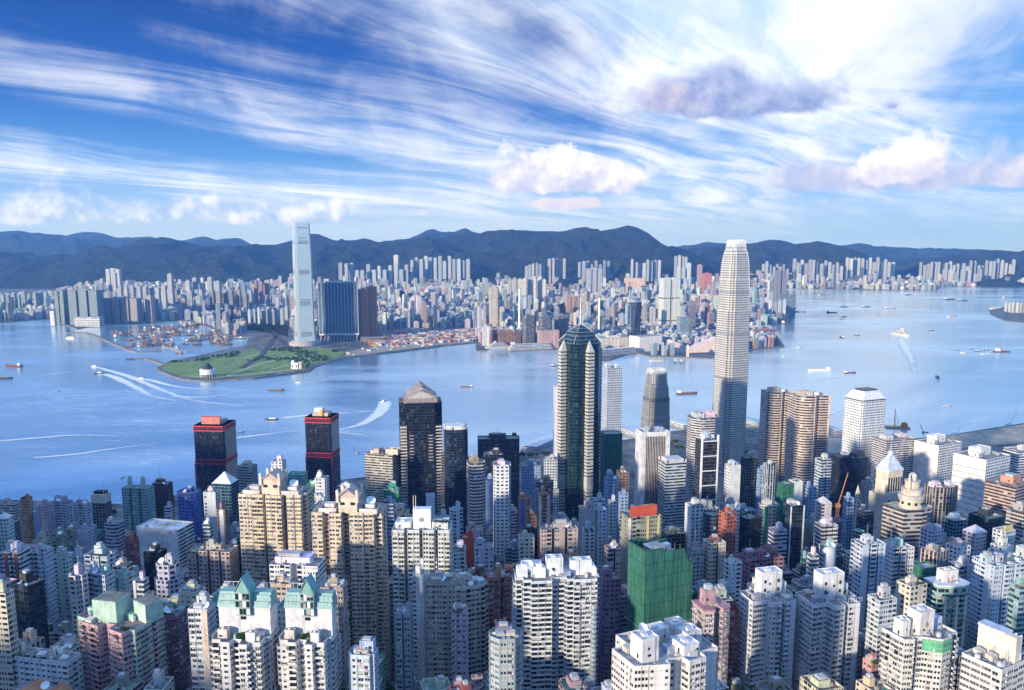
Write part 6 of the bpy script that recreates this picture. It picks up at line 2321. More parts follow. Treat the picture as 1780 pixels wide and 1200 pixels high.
def white_green():
	rr = random.Random(17)
	shp = lambda w, t: [(-w * .5, t * .4), (-w * .5, -t * .20), (-w * .34, -t * .28), (-w * .30, -t * .16), (-w * .16, -t * .24), (-w * .02, -t * .42), (w * .06, -t * .5), (w * .28, -t * .46), (w * .30, -t * .38), (w * .5, -t * .34), (w * .5, t * .4)]
	root, w, t, h = place('white and pale green tower with a green band below its roof', 'residential_tower', 'apartment tower', 1533, 1664, 1112, 1200, 375, .75, 22, shp)
	p = shp(w, t)
	col = (.66, .65, .63)
	wall_parts(root, p, h, 'plainwall', col, 2.9, 3.1, roofcol=(.42, .36, .36))
	add_windows(root, p, h, 2.9, 3.1, ['bay', 'balc', 'flat', 'bay', 'pair'], col, rr)
	mb = MB()
	q = inset(p, -.25)
	for i in (4, 5, 6):
		mb.poly([(*q[i], h - 7), (*q[i + 1], h - 7), (*q[i + 1], h - 1), (*q[i], h - 1)])
	mb.build('green_band', M['paintwall'], root, (.10, .40, .22))
	box_part(root, 'lift_house', -w * .02, 0, w * .30, t * .34, h - 1.2, h + 11, 'paintwall', (.76, .70, .67))
	box_part(root, 'lift_house', -w * .36, t * .06, w * .16, t * .24, h - 1.2, h + 7, 'paintwall', (.78, .76, .73))
	box_part(root, 'roof_shed', w * .32, t * .1, w * .22, t * .26, h - 1.2, h + 4.5, 'paintwall', (.50, .60, .74))
	mb = MB()
	mb.box(-w * .02 - 1, -w * .02 + 1, -t * .17 - .1, -t * .17 + .1, h + 3.5, h + 5.2)
	mb.build('brown_door', M['paintwall'], root, (.4, .22, .14))

white_green()

def teal_balconies():
	rr = random.Random(18)
	shp = lambda w, t: [(-w * .5, t * .5), (-w * .5, -t * .28), (-w * .3, -t * .34)] + [(-w * .3 + w * .8 * i / 8, -t * .34 - t * .16 * math.sin(math.pi * i / 8)) for i in range(1, 8)] + [(w * .5, -t * .3), (w * .5, t * .5)]
	root, w, t, h = place('teal green tower with curved balconies and cream piers', 'residential_tower', 'apartment tower', 1608, 1684, 1020, 1130, 450, .7, 12, shp)
	p = shp(w, t)
	col = (.28, .48, .45)
	wall_parts(root, p, h, 'plainwall', col, 3.0, 3.2, roofcol=(.34, .26, .24))
	add_windows(root, p, h, 3.0, 5.2, ['balc', 'bay', 'balc', 'flat'], col, rr)
	for i in (2, 5, 8):
		mb = MB()
		x, y = p[i]
		mb.box(x - .8, x + .8, y - 1.5, y + .3, 0, h - 6)
		mb.build('cream_pier', M['paintwall'], root, (.72, .58, .46))
	box_part(root, 'lift_house', 0, t * .1, w * .5, t * .4, h - 1.2, h + 7, 'paintwall', (.74, .70, .66))
	mb = MB()
	mb.prism(inset(p, -.6), h - .3, h + .6, 0, 0, bot=True)
	mb.build('cornice', M['paintwall'], root, (.68, .70, .74))

teal_balconies()

def cream_wall_block():
	rr = random.Random(19)
	root, w, t, h = place('cream tower with a tall blank wall and white framed glass at the bottom right', 'residential_tower', 'apartment tower', 1672, 1800, 1165, 1200, 330, .7, 30)
	p = rect(w, t)
	col = (.70, .66, .62)
	wall_parts(root, p, h, 'plainwall', col, 3.0, 3.2, roofcol=(.4, .38, .4))
	add_windows(root, p, h, 3.0, 4.0, ['ribbon', 'ribbon', 'flat'], col, rr)
	mb = MB()
	mb.box(-w * .06, w * .08, -t * .44, t * .5, h - 1.2, h + 11)
	cw = mb.build('blank_wall', M['paintwall'], root, (.74, .66, .56))
	for i in range(5):
		mb = MB()
		x = w * .08 + .05
		mb.box(x, x + .7, -t * .44 + i * 2.2, -t * .44 + i * 2.2 + .7, h - 1.2, h + 11.4)
		mb.build('wall_rib', M['white'], cw)
	mb = MB()
	q = [(-w * .1, -t * .2), (w * .12, -t * .2), (w * .12, t * .5), (-w * .1, t * .5)]
	mb.prism(q, h + 11, h + 12, 0, 0)
	mb.build('roof_slab', M['paintwall'], root, (.55, .58, .66))
	for x in (-.4, .1, .36):
		mb = MB()
		mb.bar((x * w, -t * .45, h), (x * w, -t * .45, h + 3), .15)
		mb.bar((x * w, -t * .45, h + 3), (x * w + w * .12, -t * .45, h + 3), .15)
		mb.build('glass_rail', M['white'], root)

cream_wall_block()

def brick_gables():
	root, w, t, h = place('low orange brick house with two gables at the lower left corner', 'brick_house', 'house', 8, 142, 1222, 1200, 372, .35, -12)
	wall_parts(root, rect(w, t), h, 'punch', (.44, .19, .10), 3, 3, parapet=False)
	for x, ww in ((-.22, .36), (.20, .30)):
		mb = MB()
		a = ww * w / 2
		mb.poly([(x * w - a, -t / 2 - .3, h), (x * w + a, -t / 2 - .3, h), (x * w, -t / 2 - .3, h + 4)])
		mb.poly([(x * w + a, -t / 2 - .3, h), (x * w + a, t / 2, h), (x * w, t / 2, h + 4), (x * w, -t / 2 - .3, h + 4)])
		mb.poly([(x * w - a, t / 2, h), (x * w - a, -t / 2 - .3, h), (x * w, -t / 2 - .3, h + 4), (x * w, t / 2, h + 4)])
		mb.poly([(x * w + a, t / 2, h), (x * w - a, t / 2, h), (x * w, t / 2, h + 4)])
		mb.build('gable', M['paintwall'], root, (.46, .21, .11))
	dish_part(root, w * .05, 0, h + 2, 2.2, .3)

brick_gables()
# ------------------------------------------------------------------ smaller buildings between the named ones
USED_LABELS = {}

def uniq(o, label, group):
	"""a label said of several look-alikes is shared through their group"""
	USED_LABELS.setdefault(label, []).append(o)
	o['label'] = label
	o['group'] = group

CW = {'W': 'white', 'C': 'cream', 'T': 'tan', 'P': 'dusty pink', 'LP': 'lilac', 'BW': 'pale blue', 'G': 'grey', 'LG': 'light grey', 'B': 'brown',
	  'MR': 'maroon', 'O': 'rust orange', 'BL': 'blue', 'TL': 'grey green', 'LT': 'pale green', 'DK': 'black', 'DB': 'dark blue', 'S': 'stone', 'PB': 'pinkish brown', 'RW': 'rosy white', 'OL': 'olive'}
SW = {'resi': 'mixed windows', 'punch': 'square windows', 'ribbon': 'ribbon windows', 'balcony': 'banded balconies', 'curtain': 'glass walls', 'grid': 'gridded windows', 'fins': 'upright strips', 'curtain_blue': 'blue glazing'}
MARKS = [('the square black brick block', 46, 1020), ('the pink and green tower', 210, 1100), ('the broad white roofed block', 287, 925), ('the twin turret tower', 240, 850), ('the royal blue office tower', 328, 858),
		 ('the left tan slab', 480, 865), ('the right tan slab', 606, 895), ('the teal gabled twins', 475, 1050), ('the white crest tower', 733, 925), ('the gabled dark glass tower', 730, 700),
		 ('the tall slim white tower', 872, 810), ('the white twin winged slab', 968, 1012), ('the green glass spire tower', 1010, 700), ('the yellow trimmed block', 1115, 900), ('the green netted tower', 1150, 965),
		 ('the ribbed dark slab', 1135, 752), ('the tallest silver tower', 1280, 700), ('the twin white foreground towers', 1390, 1050), ('the dark blue banded tower', 1380, 880), ('the black office tower', 1476, 798),
		 ('the porthole tower', 1505, 700), ('the stone tower', 1552, 850), ('the drum topped tower', 1578, 890), ('the green banded tower', 1598, 1112), ('the teal balconied tower', 1646, 1020),
		 ('the right hand white tower', 1705, 800), ('the cream blank wall tower', 1730, 1165), ('the sunlit white tower', 1155, 1160), ('the red slim tower', 814, 940), ('the framed brown head', 1625, 965)]

def wf_y(px):
	for (a, b), (c, d) in zip(WF, WF[1:]):
		if a <= px <= c:
			return b + (d - b) * (px - a) / (c - a)
	return 700

def infill():
	rr = random.Random(77)
	placed = []
	cand = []
	y = 385.0
	while y < 1185:
		span = y * 0.66
		x = -span
		while x < span:
			cand.append((x + rr.uniform(-7, 7), y + rr.uniform(-6, 6)))
			x += rr.uniform(17, 25)
		y += 21
	rr.shuffle(cand)
	items = []
	for (x, y) in cand:
		w, t = rr.uniform(9.5, 17), rr.uniform(9.5, 16)
		r = max(w, t) * .55
		if any(math.hypot(x - a, y - b) < r + c * .80 for a, b, c, *_ in FOOT):
			continue
		if any(math.hypot(x - a, y - b) < (r + c) * .92 for a, b, c in placed):
			continue
		z0 = gh(x, y)
		H = rr.choice([28, 42, 58, 72, 88, 105, 120])
		ok = False
		while H >= 9:
			px, py = proj(x, y - t / 2, z0 + H)
			hw = F * w * .75 / y
			lim = wf_y(px) + 6
			for (_, _, _, xl, xr, yb, d) in FOOT:
				if d + 4 > y and xl - hw < px < xr + hw:
					lim = max(lim, yb - 2)
			if py >= lim:
				ok = True
				break
			H -= 6
		sx, sy = proj(x, y, z0)
		if not ok or not -170 < px < 1970 or py > 1215 or y > ground(px, wf_y(px))[1] - 22:
			continue
		placed.append((x, y, r))
		items.append((x, y, w, t, z0, H, px, py))
	items.sort(key=lambda q: q[1])
	print('INFILL', len(items))
	items = items[:420]
	for (x, y, w, t, z0, H, px, py) in items:
		low = H < 24
		ck = rr.choices(list(CW), [6, 5, 4, 2.5, 2, 7, 6, 7, 4, 2.5, 2, 2.5, 3, 2, 3, 3.5, 5, 5, 4, 2.5])[0]
		st = rr.choices(['resi', 'punch', 'ribbon', 'balcony', 'curtain', 'grid', 'fins', 'curtain_blue'], [9, 6, 4, 3, 3, 2, 1.5, 1.8])[0]
		plan = rr.choices(['rect', 'xs', 'comb2', 'chamf', 'cross'], [6, 3, 3, 1, 2])[0]
		yaw = R((-8 if px < 700 else 14) + rr.uniform(-6, 8))
		roofn, roofc = rr.choice([('grey roof', (.30, .30, .31)), ('dark roof', (.16, .17, .18)), ('reddish roof', (.36, .22, .17)), ('greenish roof', (.18, .30, .24)), ('pale roof', (.52, .53, .55)), ('bluish roof', (.25, .33, .42))])
		lm = min(MARKS, key=lambda m: abs(m[1] - px) + .6 * abs(m[2] - py))
		dx = px - lm[1]
		rel = 'left of' if dx < -28 else 'right of' if dx > 28 else ('behind' if py < lm[2] else 'before')
		hgt = 'low' if low else 'slim' if H > 60 and w < 16 else 'tall' if H > 55 else 'middling'
		nm = 'low_building' if low else 'apartment_block' if st in ('resi', 'punch', 'balcony', 'grid') else 'office_block'
		cat = 'building' if low else 'apartment block' if nm == 'apartment_block' else 'office block'
		root = empty(nm, (x, y, z0 - 3), None, cat, None, yaw)
		uniq(root, '%s %s block with %s, %s, %s %s' % (hgt, CW[ck], SW[st], roofn, rel, lm[0]), 'smaller blocks packed between the island towers')
		p = PLANS[plan](w, t)
		base = PAL[ck]
		col = tuple(min(.8, c * rr.uniform(.82, 1.1)) for c in base)
		wall_parts(root, p, H + 3, st, col, 3.0, 3.0, roofcol=roofc)
		roof_kit(root, p, H + 3, col, rr, 1 if w < 16 else rr.choice([1, 2]), .18, .12, .10)

infill()

# ---------------------------------------------------------------- shore pieces of the island
def pier(label, px, py, L, w, rz, roofc):
	x, y = ground(px, py)
	root = empty('ferry_pier', (x, y, 0), label, 'ferry pier', None, R(rz))
	mb = MB()
	mb.box(-L / 2 - 4, L / 2 + 4, -w / 2 - 3, w / 2 + 3, -1, 2.6)
	mb.build('deck', M['stone'], root)
	mb = MB()
	mb.prism(rect(L, w), 2.6, 9.5, 0, 1, 4, 3.5)
	mb.build('hall', [M['ribbon'], M['roof']], root, (.70, .72, .74))
	for s in (-1, 1):
		mb = MB()
		mb.prism([(-L / 2 - 2, s * w * .27 - w * .25), (L / 2 + 2, s * w * .27 - w * .25), (L / 2 + 2, s * w * .27 + w * .25), (-L / 2 - 2, s * w * .27 + w * .25)], 9.5, 11, 0, 0)
		mb.build('roof', M['paintwall'], root, roofc)

pier('long white ferry pier left of the shorter silver tower', 1093, 755, 84, 22, -62, (.62, .64, .68))
pier('white topped pier right of the shorter silver tower', 1178, 742, 60, 18, -62, (.74, .75, .78))
pier('pale blue roofed pier right of the tallest silver tower', 1308, 738, 54, 20, -60, (.34, .52, .62))
pier('ferry terminal pier with white roofs left of the green glass tower', 936, 778, 70, 30, 60, (.74, .75, .77))
pier('single pier shed between the brown striped towers and the porthole tower', 1446, 752, 46, 20, -70, (.62, .66, .70))

def shore_trees():
	rr = random.Random(6)
	spots = []
	for (x0, y0, x1, y1, n) in ((895, 792, 960, 790, 9), (1105, 778, 1180, 768, 9), (1255, 792, 1300, 790, 7), (1165, 780, 1240, 775, 6), (300, 868, 312, 872, 2), (192, 890, 212, 893, 4)):
		for i in range(n):
			k = (i + .5) / n
			spots.append((x0 + (x1 - x0) * k + rr.uniform(-3, 3), y0 + (y1 - y0) * k + rr.uniform(-2, 3)))
	protos = []
	for v in range(3):
		r2 = random.Random(100 + v)
		t = empty('street_tree', (0, 0, 0), 'round leafy tree in a row along the island shore', 'tree', 'trees along the island shore')
		mb = MB()
		mb.cyl(0, 0, .5, 0, 4.5, 6, 0, .3)
		for a in range(4):
			mb.bar((0, 0, 3.5), (math.cos(a * 1.6) * 2, math.sin(a * 1.6) * 2, 6.5), .18)
		mb.build('trunk', M['stone'], t)
		leafmass(t, 'crown', [(r2.uniform(-2.5, 2.5), r2.uniform(-2.5, 2.5), r2.uniform(5.5, 9), r2.uniform(2, 3.2)) for _ in range(7)], r2, 60, .7)
		protos.append(t)
	for i, (px, py) in enumerate(spots):
		t = protos[i] if i < 3 else copy_tree(protos[i % 3])
		x, y = ground(px, py, 4)
		t.location = (x, y - 14, gh(x, y - 14))
		t.rotation_euler = (0, 0, rr.uniform(0, 6))
	# trees filling the slopes between the towers
	for i in range(70):
		y = rr.uniform(390, 900)
		x = rr.uniform(-.62, .62) * y
		if any(math.hypot(x - a, y - b) < c + 2 for a, b, c, *_ in FOOT):
			continue
		t = copy_tree(protos[i % 3])
		t['label'] = 'leafy tree growing in a gap between the island towers'
		t['group'] = 'trees between the island towers'
		t.location = (x, y, gh(x, y) - .5)
		t.scale = (1.2, 1.2, 1.3)

shore_trees()
for pl in ([(120, 1000), (60, 640), (0, 520), (-70, 430)], [(-360, 1000), (-300, 760), (-240, 560), (-170, 400)], [(260, 1150), (230, 840), (190, 620), (130, 420)], [(620, 1150), (520, 860), (420, 640), (300, 440)]):
	mb = MB()
	P = []
	for (a, b), (c, d) in zip(pl, pl[1:]):
		for k in range(12):
			P.append((a + (c - a) * k / 12, b + (d - b) * k / 12))
	for (a, b), (c, d) in zip(P, P[1:]):
		q = [(a + 6, b), (a - 6, b), (c - 6, d), (c + 6, d)]
		mb.poly([(x, y, gh(x, y) + .35) for x, y in q])
	tag(mb.build('street', M['road']), kind='structure')
# ------------------------------------------------------------------ the city across the water
M['icc'] = facade('pale_tower_glass', 'curtain', x=(0.05, 1), y=(0.16, 1), ac=0.0, pale=0.1, glass=(0.46, 0.57, 0.62), tint=(0.52, 0.62, 0.66), metal=0.3, rough=0.30, frame=(.60, .66, .69), vr=(.92, 1.05))
M['far'] = facade('far_flats', 'punch', x=(0.2, 0.8), y=(0.25, 0.75), ac=0.0, pale=0.25, paint=True, glass=(0.05, 0.06, 0.08), blank=0.12, rough=.4, spec=.25)
M['far_obj'] = facade('far_flats_single', 'punch', x=(0.22, 0.78), y=(0.25, 0.75), ac=0.0, pale=0.25, glass=(0.05, 0.06, 0.08), blank=0.10, rough=.4, spec=.25)
M['far_dark'] = facade('far_glass_block', 'ribbon', y=(0.3, 0.9), ac=0.0, pale=0.2, glass=(0.03, 0.05, 0.08), metal=0.15, rough=.35, spec=.3)
M['farroof'] = plain('far_roof', (.3, .3, .32), .9, var=.3, paint=True)

def far(label, nm, cat, xl, xr, yt, d, k=.8, yaw=0.0, plan='rect', style='far_obj', col=(.6, .6, .62), fh=3.2, bay=3.4, group=None, yb=None, kit=True, roofc=(.36, .37, .4)):
	shp = PLANS[plan]
	x, y, z0, w, t, h = solve(xl, xr, yt, d, k, R(yaw), shp)
	if yb:
		zb = at((xl + xr) / 2, yb, d)[1] - 8
		h += z0 - zb
		z0 = zb
	root = empty(nm, (x, y, z0), label, cat, group, R(yaw))
	p = shp(w, t)
	mb = MB()
	mb.prism(p, 0, h, 0, 0, bay, fh, cap=False)
	mb.build('wall', M[style], root, col)
	mb = MB()
	mb.poly([(*q, h) for q in p])
	mb.build('roof', M['roof'], root, roofc)
	if kit:
		mb = MB()
		mb.box(-w * .22, w * .18, -t * .2, t * .2, h, h + 5)
		mb.build('lift_house', M['paintwall'], root, col)
	KFOOT.append((x, y, max(w, t) * .6, xl, xr, yt))
	return root, p, w, t, h

KFOOT = []

def sky_tower():
	x, y, z0, w, t, h = solve(505, 541, 388, 3170, 1.0, R(24))
	KFOOT.append((x, y, w, 500, 545, 388))
	root = empty('skyscraper', (x, y, z0), 'tallest pale glass skyscraper standing alone across the harbour', 'skyscraper', None, R(24))
	prof = [(0, 1.20), (h * .05, 1.10), (h * .12, 1.03), (h * .22, 1.0), (h * .75, .96), (h * .90, .90), (h, .85)]

	def plan(s):
		a, c = w * s / 2, w * s * .09
		return [(-a + c, -a), (a - c, -a), (a - c, -a + c), (a, -a + c), (a, a - c), (a - c, a - c), (a - c, a), (-a + c, a), (-a + c, a - c), (-a, a - c), (-a, -a + c), (-a + c, -a + c)]
	mb = MB()
	for (z0_, s0), (z1_, s1) in zip(prof, prof[1:]):
		mb.loft(plan(s0), z0_, plan(s1), z1_, 0, None, 3.0, 4.2)
	mb.build('wall', M['icc'], root, (.6, .66, .68))
	mb = MB()
	mb.poly([(*q, h - 4) for q in plan(.84)])
	mb.build('roof', M['roof'], root)

	def at_h(f):
		z = f * h
		for (a, s0), (b, s1) in zip(prof, prof[1:]):
			if a <= z <= b:
				return s0 + (s1 - s0) * (z - a) / (b - a)
		return .85
	for f in (.962, .88, .855, .845, .835, .62, .61, .60, .59, .38, .368, .356, .345, .335, .11, .10, .09, .08):
		s = at_h(f)
		mb = MB()
		a = w * s / 2 + .5
		b = w * s * (.30 if f != .88 else .26)
		mb.box(-b, b, -a, a, f * h, f * h + 1.7, 0)
		mb.build('louvre_band', M['dark'], root)
		mb = MB()
		mb.box(-a, a, -b, b, f * h + .01, f * h + 1.69, 0)
		mb.build('louvre_band', M['dark'], root)
	mb = MB()
	mb.cyl(0, 0, w * .95, 0, 14, 28)
	mb.cyl(0, 0, w * .80, 14, 19, 28)
	mb.build('podium', M['paintwall'], root, (.40, .40, .42))

sky_tower()

def sail_slab():
	x, y, z0, w, t, h = solve(552, 622, 492, 3330, .22, R(6))
	KFOOT.append((x, y, w * .5, 548, 624, 492))
	root = empty('residential_slab', (x, y, z0), 'broad blue glass apartment slab on white stilts right of the tallest skyscraper', 'apartment tower', None, R(6))
	p = comb(w, t, 6, w * .012, t * .2)
	mb = MB()
	mb.prism(p, 26, h, 0, 0, 3.2, 3.2, cap=True, bot=True)
	mb.build('wall', M['curtain_blue'], root, (.20, .30, .38))
	for i in range(13):
		mb = MB()
		xx = -w / 2 + w * i / 12
		mb.box(xx - .9, xx + .9, -t / 2 - .9, -t / 2 - .05, 30, h)
		mb.build('white_pier', M['paintwall'], root, (.50, .60, .68))
	mb = MB()
	mb.box(-w / 2 - 1, w / 2 + 1, -t / 2 - 1.4, t / 2, 25, 31)
	mb.build('transfer_beam', M['white'], root)
	for i in range(12):
		mb = MB()
		xx = -w / 2 + w * (i + .3) / 12
		mb.bar((xx, -t / 2, 0), (xx + w / 40, -t / 2, 26), 1.3)
		mb.bar((xx, t / 3, 0), (xx + w / 40, t / 3, 26), 1.3)
		mb.build('stilt', M['white'], root)
	mb = MB()
	mb.box(-w * .34, w * .46, -t * .4, t * .4, h, h + 6)
	mb.build('roof_crown', M['paintwall'], root, (.45, .56, .64))
	mb = MB()
	mb.box(-w * .48, w * .48, 0, t * .45, 0, 24)
	mb.build('podium', M['paintwall'], root, (.2, .22, .26))

sail_slab()
far('dark glass tower half hidden behind the blue glass apartment slab', 'residential_tower', 'apartment tower', 549, 567, 502, 3480, 1, 6, 'rect', 'far_dark', (.22, .24, .28))
for i, (a, b, yt) in enumerate(((622, 640, 503), (636, 655, 499))):
	r, p, w, t, h = far(['left', 'right'][i] + ' one of the pair of copper brown towers beside the blue glass slab', 'residential_tower', 'apartment tower', a, b, yt, 3380 + 40 * i, 1.0, 10, 'soft', 'far_obj', (.46, .22, .15))
	for k in range(5):
		mb = MB()
		xx = -w * .38 + w * .76 * k / 4
		mb.box(xx - 1, xx + 1, -t / 2 - .8, -t / 2 + .3, 0, h)
		mb.build('copper_pier', M['paintwall'], r, (.55, .28, .18))
r, p, w, t, h = far('low terracotta podium hall at the foot of the copper brown towers', 'podium_hall', 'building', 626, 668, 588, 3300, .5, 8, 'rect', 'far_dark', (.42, .20, .13), 5, kit=False)

# left shore
far('left greenish glass apartment slab at the west end of the far shore', 'residential_slab', 'apartment tower', 93, 118, 506, 4050, .8, -8, 'comb2', 'far_dark', (.24, .30, .30))
far('broad dark greenish apartment slab behind the long white colonnade', 'residential_slab', 'apartment tower', 117, 178, 505, 4000, .35, -6, 'comb3', 'far_obj', (.20, .27, .30), 3.0, 2.8)
r, p, w, t, h = far('long white colonnaded hall on the western waterfront', 'waterfront_hall', 'building', 129, 181, 552, 3930, .3, -6, 'rect', 'far_dark', (.70, .74, .80), 12, 9, kit=False)
for k in range(14):
	mb = MB()
	xx = -w * .48 + w * .96 * k / 13
	mb.box(xx - 1.2, xx + 1.2, -t / 2 - 2, -t / 2, 0, h - 4)
	mb.build('column', M['white'], r)
far('long brown grey apartment slab right of the colonnaded hall', 'residential_slab', 'apartment tower', 179, 246, 519, 4100, .3, -4, 'comb4', 'far_obj', (.34, .30, .30), 3.0, 2.8)
far('separate brown grey tower at the right end of that long slab', 'residential_tower', 'apartment tower', 251, 269, 515, 4150, .9, -4, 'xs', 'far_obj', (.34, .31, .33))
far('small white shed block at the tip of the western shore', 'shed', 'building', 86, 97, 541, 3990, 1, 0, 'rect', 'far_obj', (.78, .78, .78), kit=False)

ORD = ['leftmost', 'second', 'third', 'fourth', 'fifth', 'sixth', 'seventh', 'eighth', 'ninth', 'tenth', 'eleventh', 'twelfth', 'thirteenth', 'fourteenth', 'fifteenth', 'sixteenth', 'seventeenth', 'eighteenth', 'nineteenth', 'twentieth']

def row(what, grp, x0, x1, n, yt, d, col, style='far_obj', k=.9, yaw=0, plan='xs', gap=.14, jit=3, yb=None, seed=0, nm='estate_tower', cat='estate tower'):
	rr = random.Random(grp + str(x0))
	pitch = (x1 - x0) / n
	for i in range(n):
		a = x0 + pitch * i
		y_ = yt + 5 + rr.uniform(-jit, jit) * 1.7
		v = rr.uniform(.62, 1.0)
		c = (col[0] * v * .88, col[1] * v * .95, col[2] * v)
		g = gap * rr.uniform(-.4, 1.6)
		pos = 'rightmost' if i == n - 1 else ORD[i] + ('' if i == 0 else ' from the left')
		far('%s of the %s' % (pos, what), nm, cat, a + pitch * rr.uniform(0, .12), a + pitch * (1 - g), y_, d + rr.uniform(-70, 70), k, yaw, plan, style, c, group=grp, yb=yb)

row('pale teal towers at the far left shore', 'pale teal towers at the far left', 0, 84, 9, 506, 4700, (.36, .47, .49))
row('shorter pale teal blocks by the far left shore', 'shorter pale teal blocks at the far left', -4, 80, 6, 528, 4450, (.42, .50, .52), jit=5)
row('beige towers behind the brown grey slab', 'beige towers behind the brown grey slab', 204, 290, 8, 494, 4700, (.54, .53, .54), jit=2)
far('tall grey tower right of the beige tower row', 'residential_tower', 'apartment tower', 290, 302, 477, 4650, 1, 0, 'xs', 'far_obj', (.42, .43, .46))
far('slim tall tower standing before the hill on the left', 'residential_tower', 'apartment tower', 194, 203, 475, 5200, 1, 0, 'rect', 'far_obj', (.42, .45, .5))
far('wide pale estate slab high before the left hill', 'residential_slab', 'apartment tower', 183, 211, 468, 6200, .4, 0, 'comb3', 'far_obj', (.5, .53, .58))
row('dark brown towers behind the boat shelter', 'dark brown towers behind the boat shelter', 363, 432, 6, 503, 4450, (.36, .31, .30), jit=2)
row('pale towers left of the dark brown row', 'pale towers left of the dark brown row', 326, 354, 3, 502, 4600, (.62, .63, .66))
row('tall pale towers behind the dark brown row', 'tall pale towers behind the dark brown row', 320, 384, 5, 482, 5300, (.60, .63, .68))
row('low white slabs left of the tallest skyscraper', 'low white slabs left of the skyscraper', 430, 502, 9, 532, 4050, (.70, .73, .78), jit=2)
row('reddish towers left of the tallest skyscraper', 'reddish towers left of the skyscraper', 440, 468, 3, 487, 5000, (.44, .22, .18), jit=4)
row('blue green blocks under the left hill', 'blue green blocks under the left hill', 386, 440, 5, 498, 5000, (.40, .48, .52))
row('cream towers standing in a line in the middle distance', 'cream tower estate in the middle distance', 882, 951, 8, 479, 5300, (.74, .68, .62), jit=2)
row('pale estate towers on the slope below the twin peaks', 'estate towers below the twin peaks', 712, 818, 13, 445, 7420, (.58, .62, .68), jit=3, yb=492)
row('lower estate towers left of the twin peak estate', 'lower estate towers below the hill', 588, 712, 13, 459, 7330, (.58, .62, .68), jit=4, yb=500)
far('single tall pale tower left of the twin peak estate', 'residential_tower', 'apartment tower', 684, 694, 444, 7380, 1, 0, 'xs', 'far_obj', (.62, .6, .58), yb=496)
row('grey towers under the central hill', 'grey towers under the central hill', 912, 948, 6, 457, 7340, (.50, .53, .58), jit=3, yb=490)
row('beige hillside towers under the middle of the long hill', 'beige hillside towers', 952, 984, 5, 448, 7420, (.58, .52, .5), jit=2, yb=494)
row('bluish towers under the central hill', 'bluish towers under the central hill', 1004, 1062, 8, 452, 7430, (.42, .46, .54), jit=3, yb=488)
row('white towers under the steep hill', 'white towers under the steep hill', 1096, 1150, 8, 452, 7400, (.62, .64, .68), jit=4, yb=488)
row('tall white blocks at the foot of the steep hill', 'white blocks at the foot of the steep hill', 1172, 1196, 4, 441, 7420, (.64, .66, .7), jit=1, yb=480)
row('white towers left of the tallest silver tower', 'white towers left of the silver tower', 1176, 1202, 3, 456, 7200, (.66, .68, .72))
row('white far shore towers right of the tallest silver tower', 'far shore towers right of the silver tower', 1318, 1372, 9, 458, 8000, (.56, .58, .62), jit=5)
row('white far shore towers below the quarried hill', 'far shore towers below the quarried hill', 1378, 1466, 13, 452, 8150, (.62, .62, .66), jit=4)
row('tall white estate towers behind the far shore', 'tall white estate towers on the far shore', 1470, 1556, 13, 447, 8300, (.68, .68, .70), jit=3)
row('dark blocks in front of the tall white estate', 'dark blocks before the white estate', 1468, 1536, 8, 470, 7950, (.24, .27, .36), style='far_dark', jit=6)
row('white estate towers left of the far right headland', 'white towers left of the right headland', 1598, 1668, 11, 453, 8300, (.66, .66, .68), jit=3)
row('white estate towers at the far right', 'white towers at the far right', 1672, 1766, 14, 452, 8350, (.64, .66, .70), jit=4)
row('lower pale slabs on the right hand far shore', 'pale slabs on the right hand far shore', 1628, 1710, 8, 471, 8050, (.62, .64, .68), jit=5)
row('white slab blocks on the right headland', 'white slabs on the right headland', 1746, 1792, 7, 521, 4780, (.72, .70, .68), k=1.6, yaw=20, jit=1)

def twin_wing_tower():
	r, p, w, t, h = far('pale green white tower with twin ribbed wings right of centre', 'skyscraper', 'skyscraper', 1146, 1183, 486, 3650, .6, 14, 'comb2', 'far_obj', (.66, .72, .70), 3.4, 2.4, kit=False)
	for s in (-1, 1):
		mb = MB()
		mb.box(s * w * .28 - w * .2, s * w * .28 + w * .2, -t * .3, t * .3, h, h + 5)
		mb.build('roof_crown', M['paintwall'], r, (.6, .66, .68))
	for f in (.22, .64):
		mb = MB()
		mb.prism(scale_p(rect(w, t), 1.01), h * f, h * f + 5)
		mb.build('refuge_floor', M['dark'], r)
	for k in range(9):
		mb = MB()
		xx = -w * .46 + w * .92 * k / 8
		mb.box(xx - .6, xx + .6, -t / 2 - .8, -t / 2 + .2, 0, h)
		mb.build('white_pier', M['white'], r)

twin_wing_tower()
far('blue and white glass tower right of the twin winged tower', 'office_tower', 'office tower', 1177, 1199, 551, 3300, .8, 14, 'rect', 'far_dark', (.40, .52, .66))
far('slim dark tower behind the blue and white glass tower', 'office_tower', 'office tower', 1196, 1210, 530, 3600, 1, 8, 'rect', 'far_dark', (.32, .30, .36))

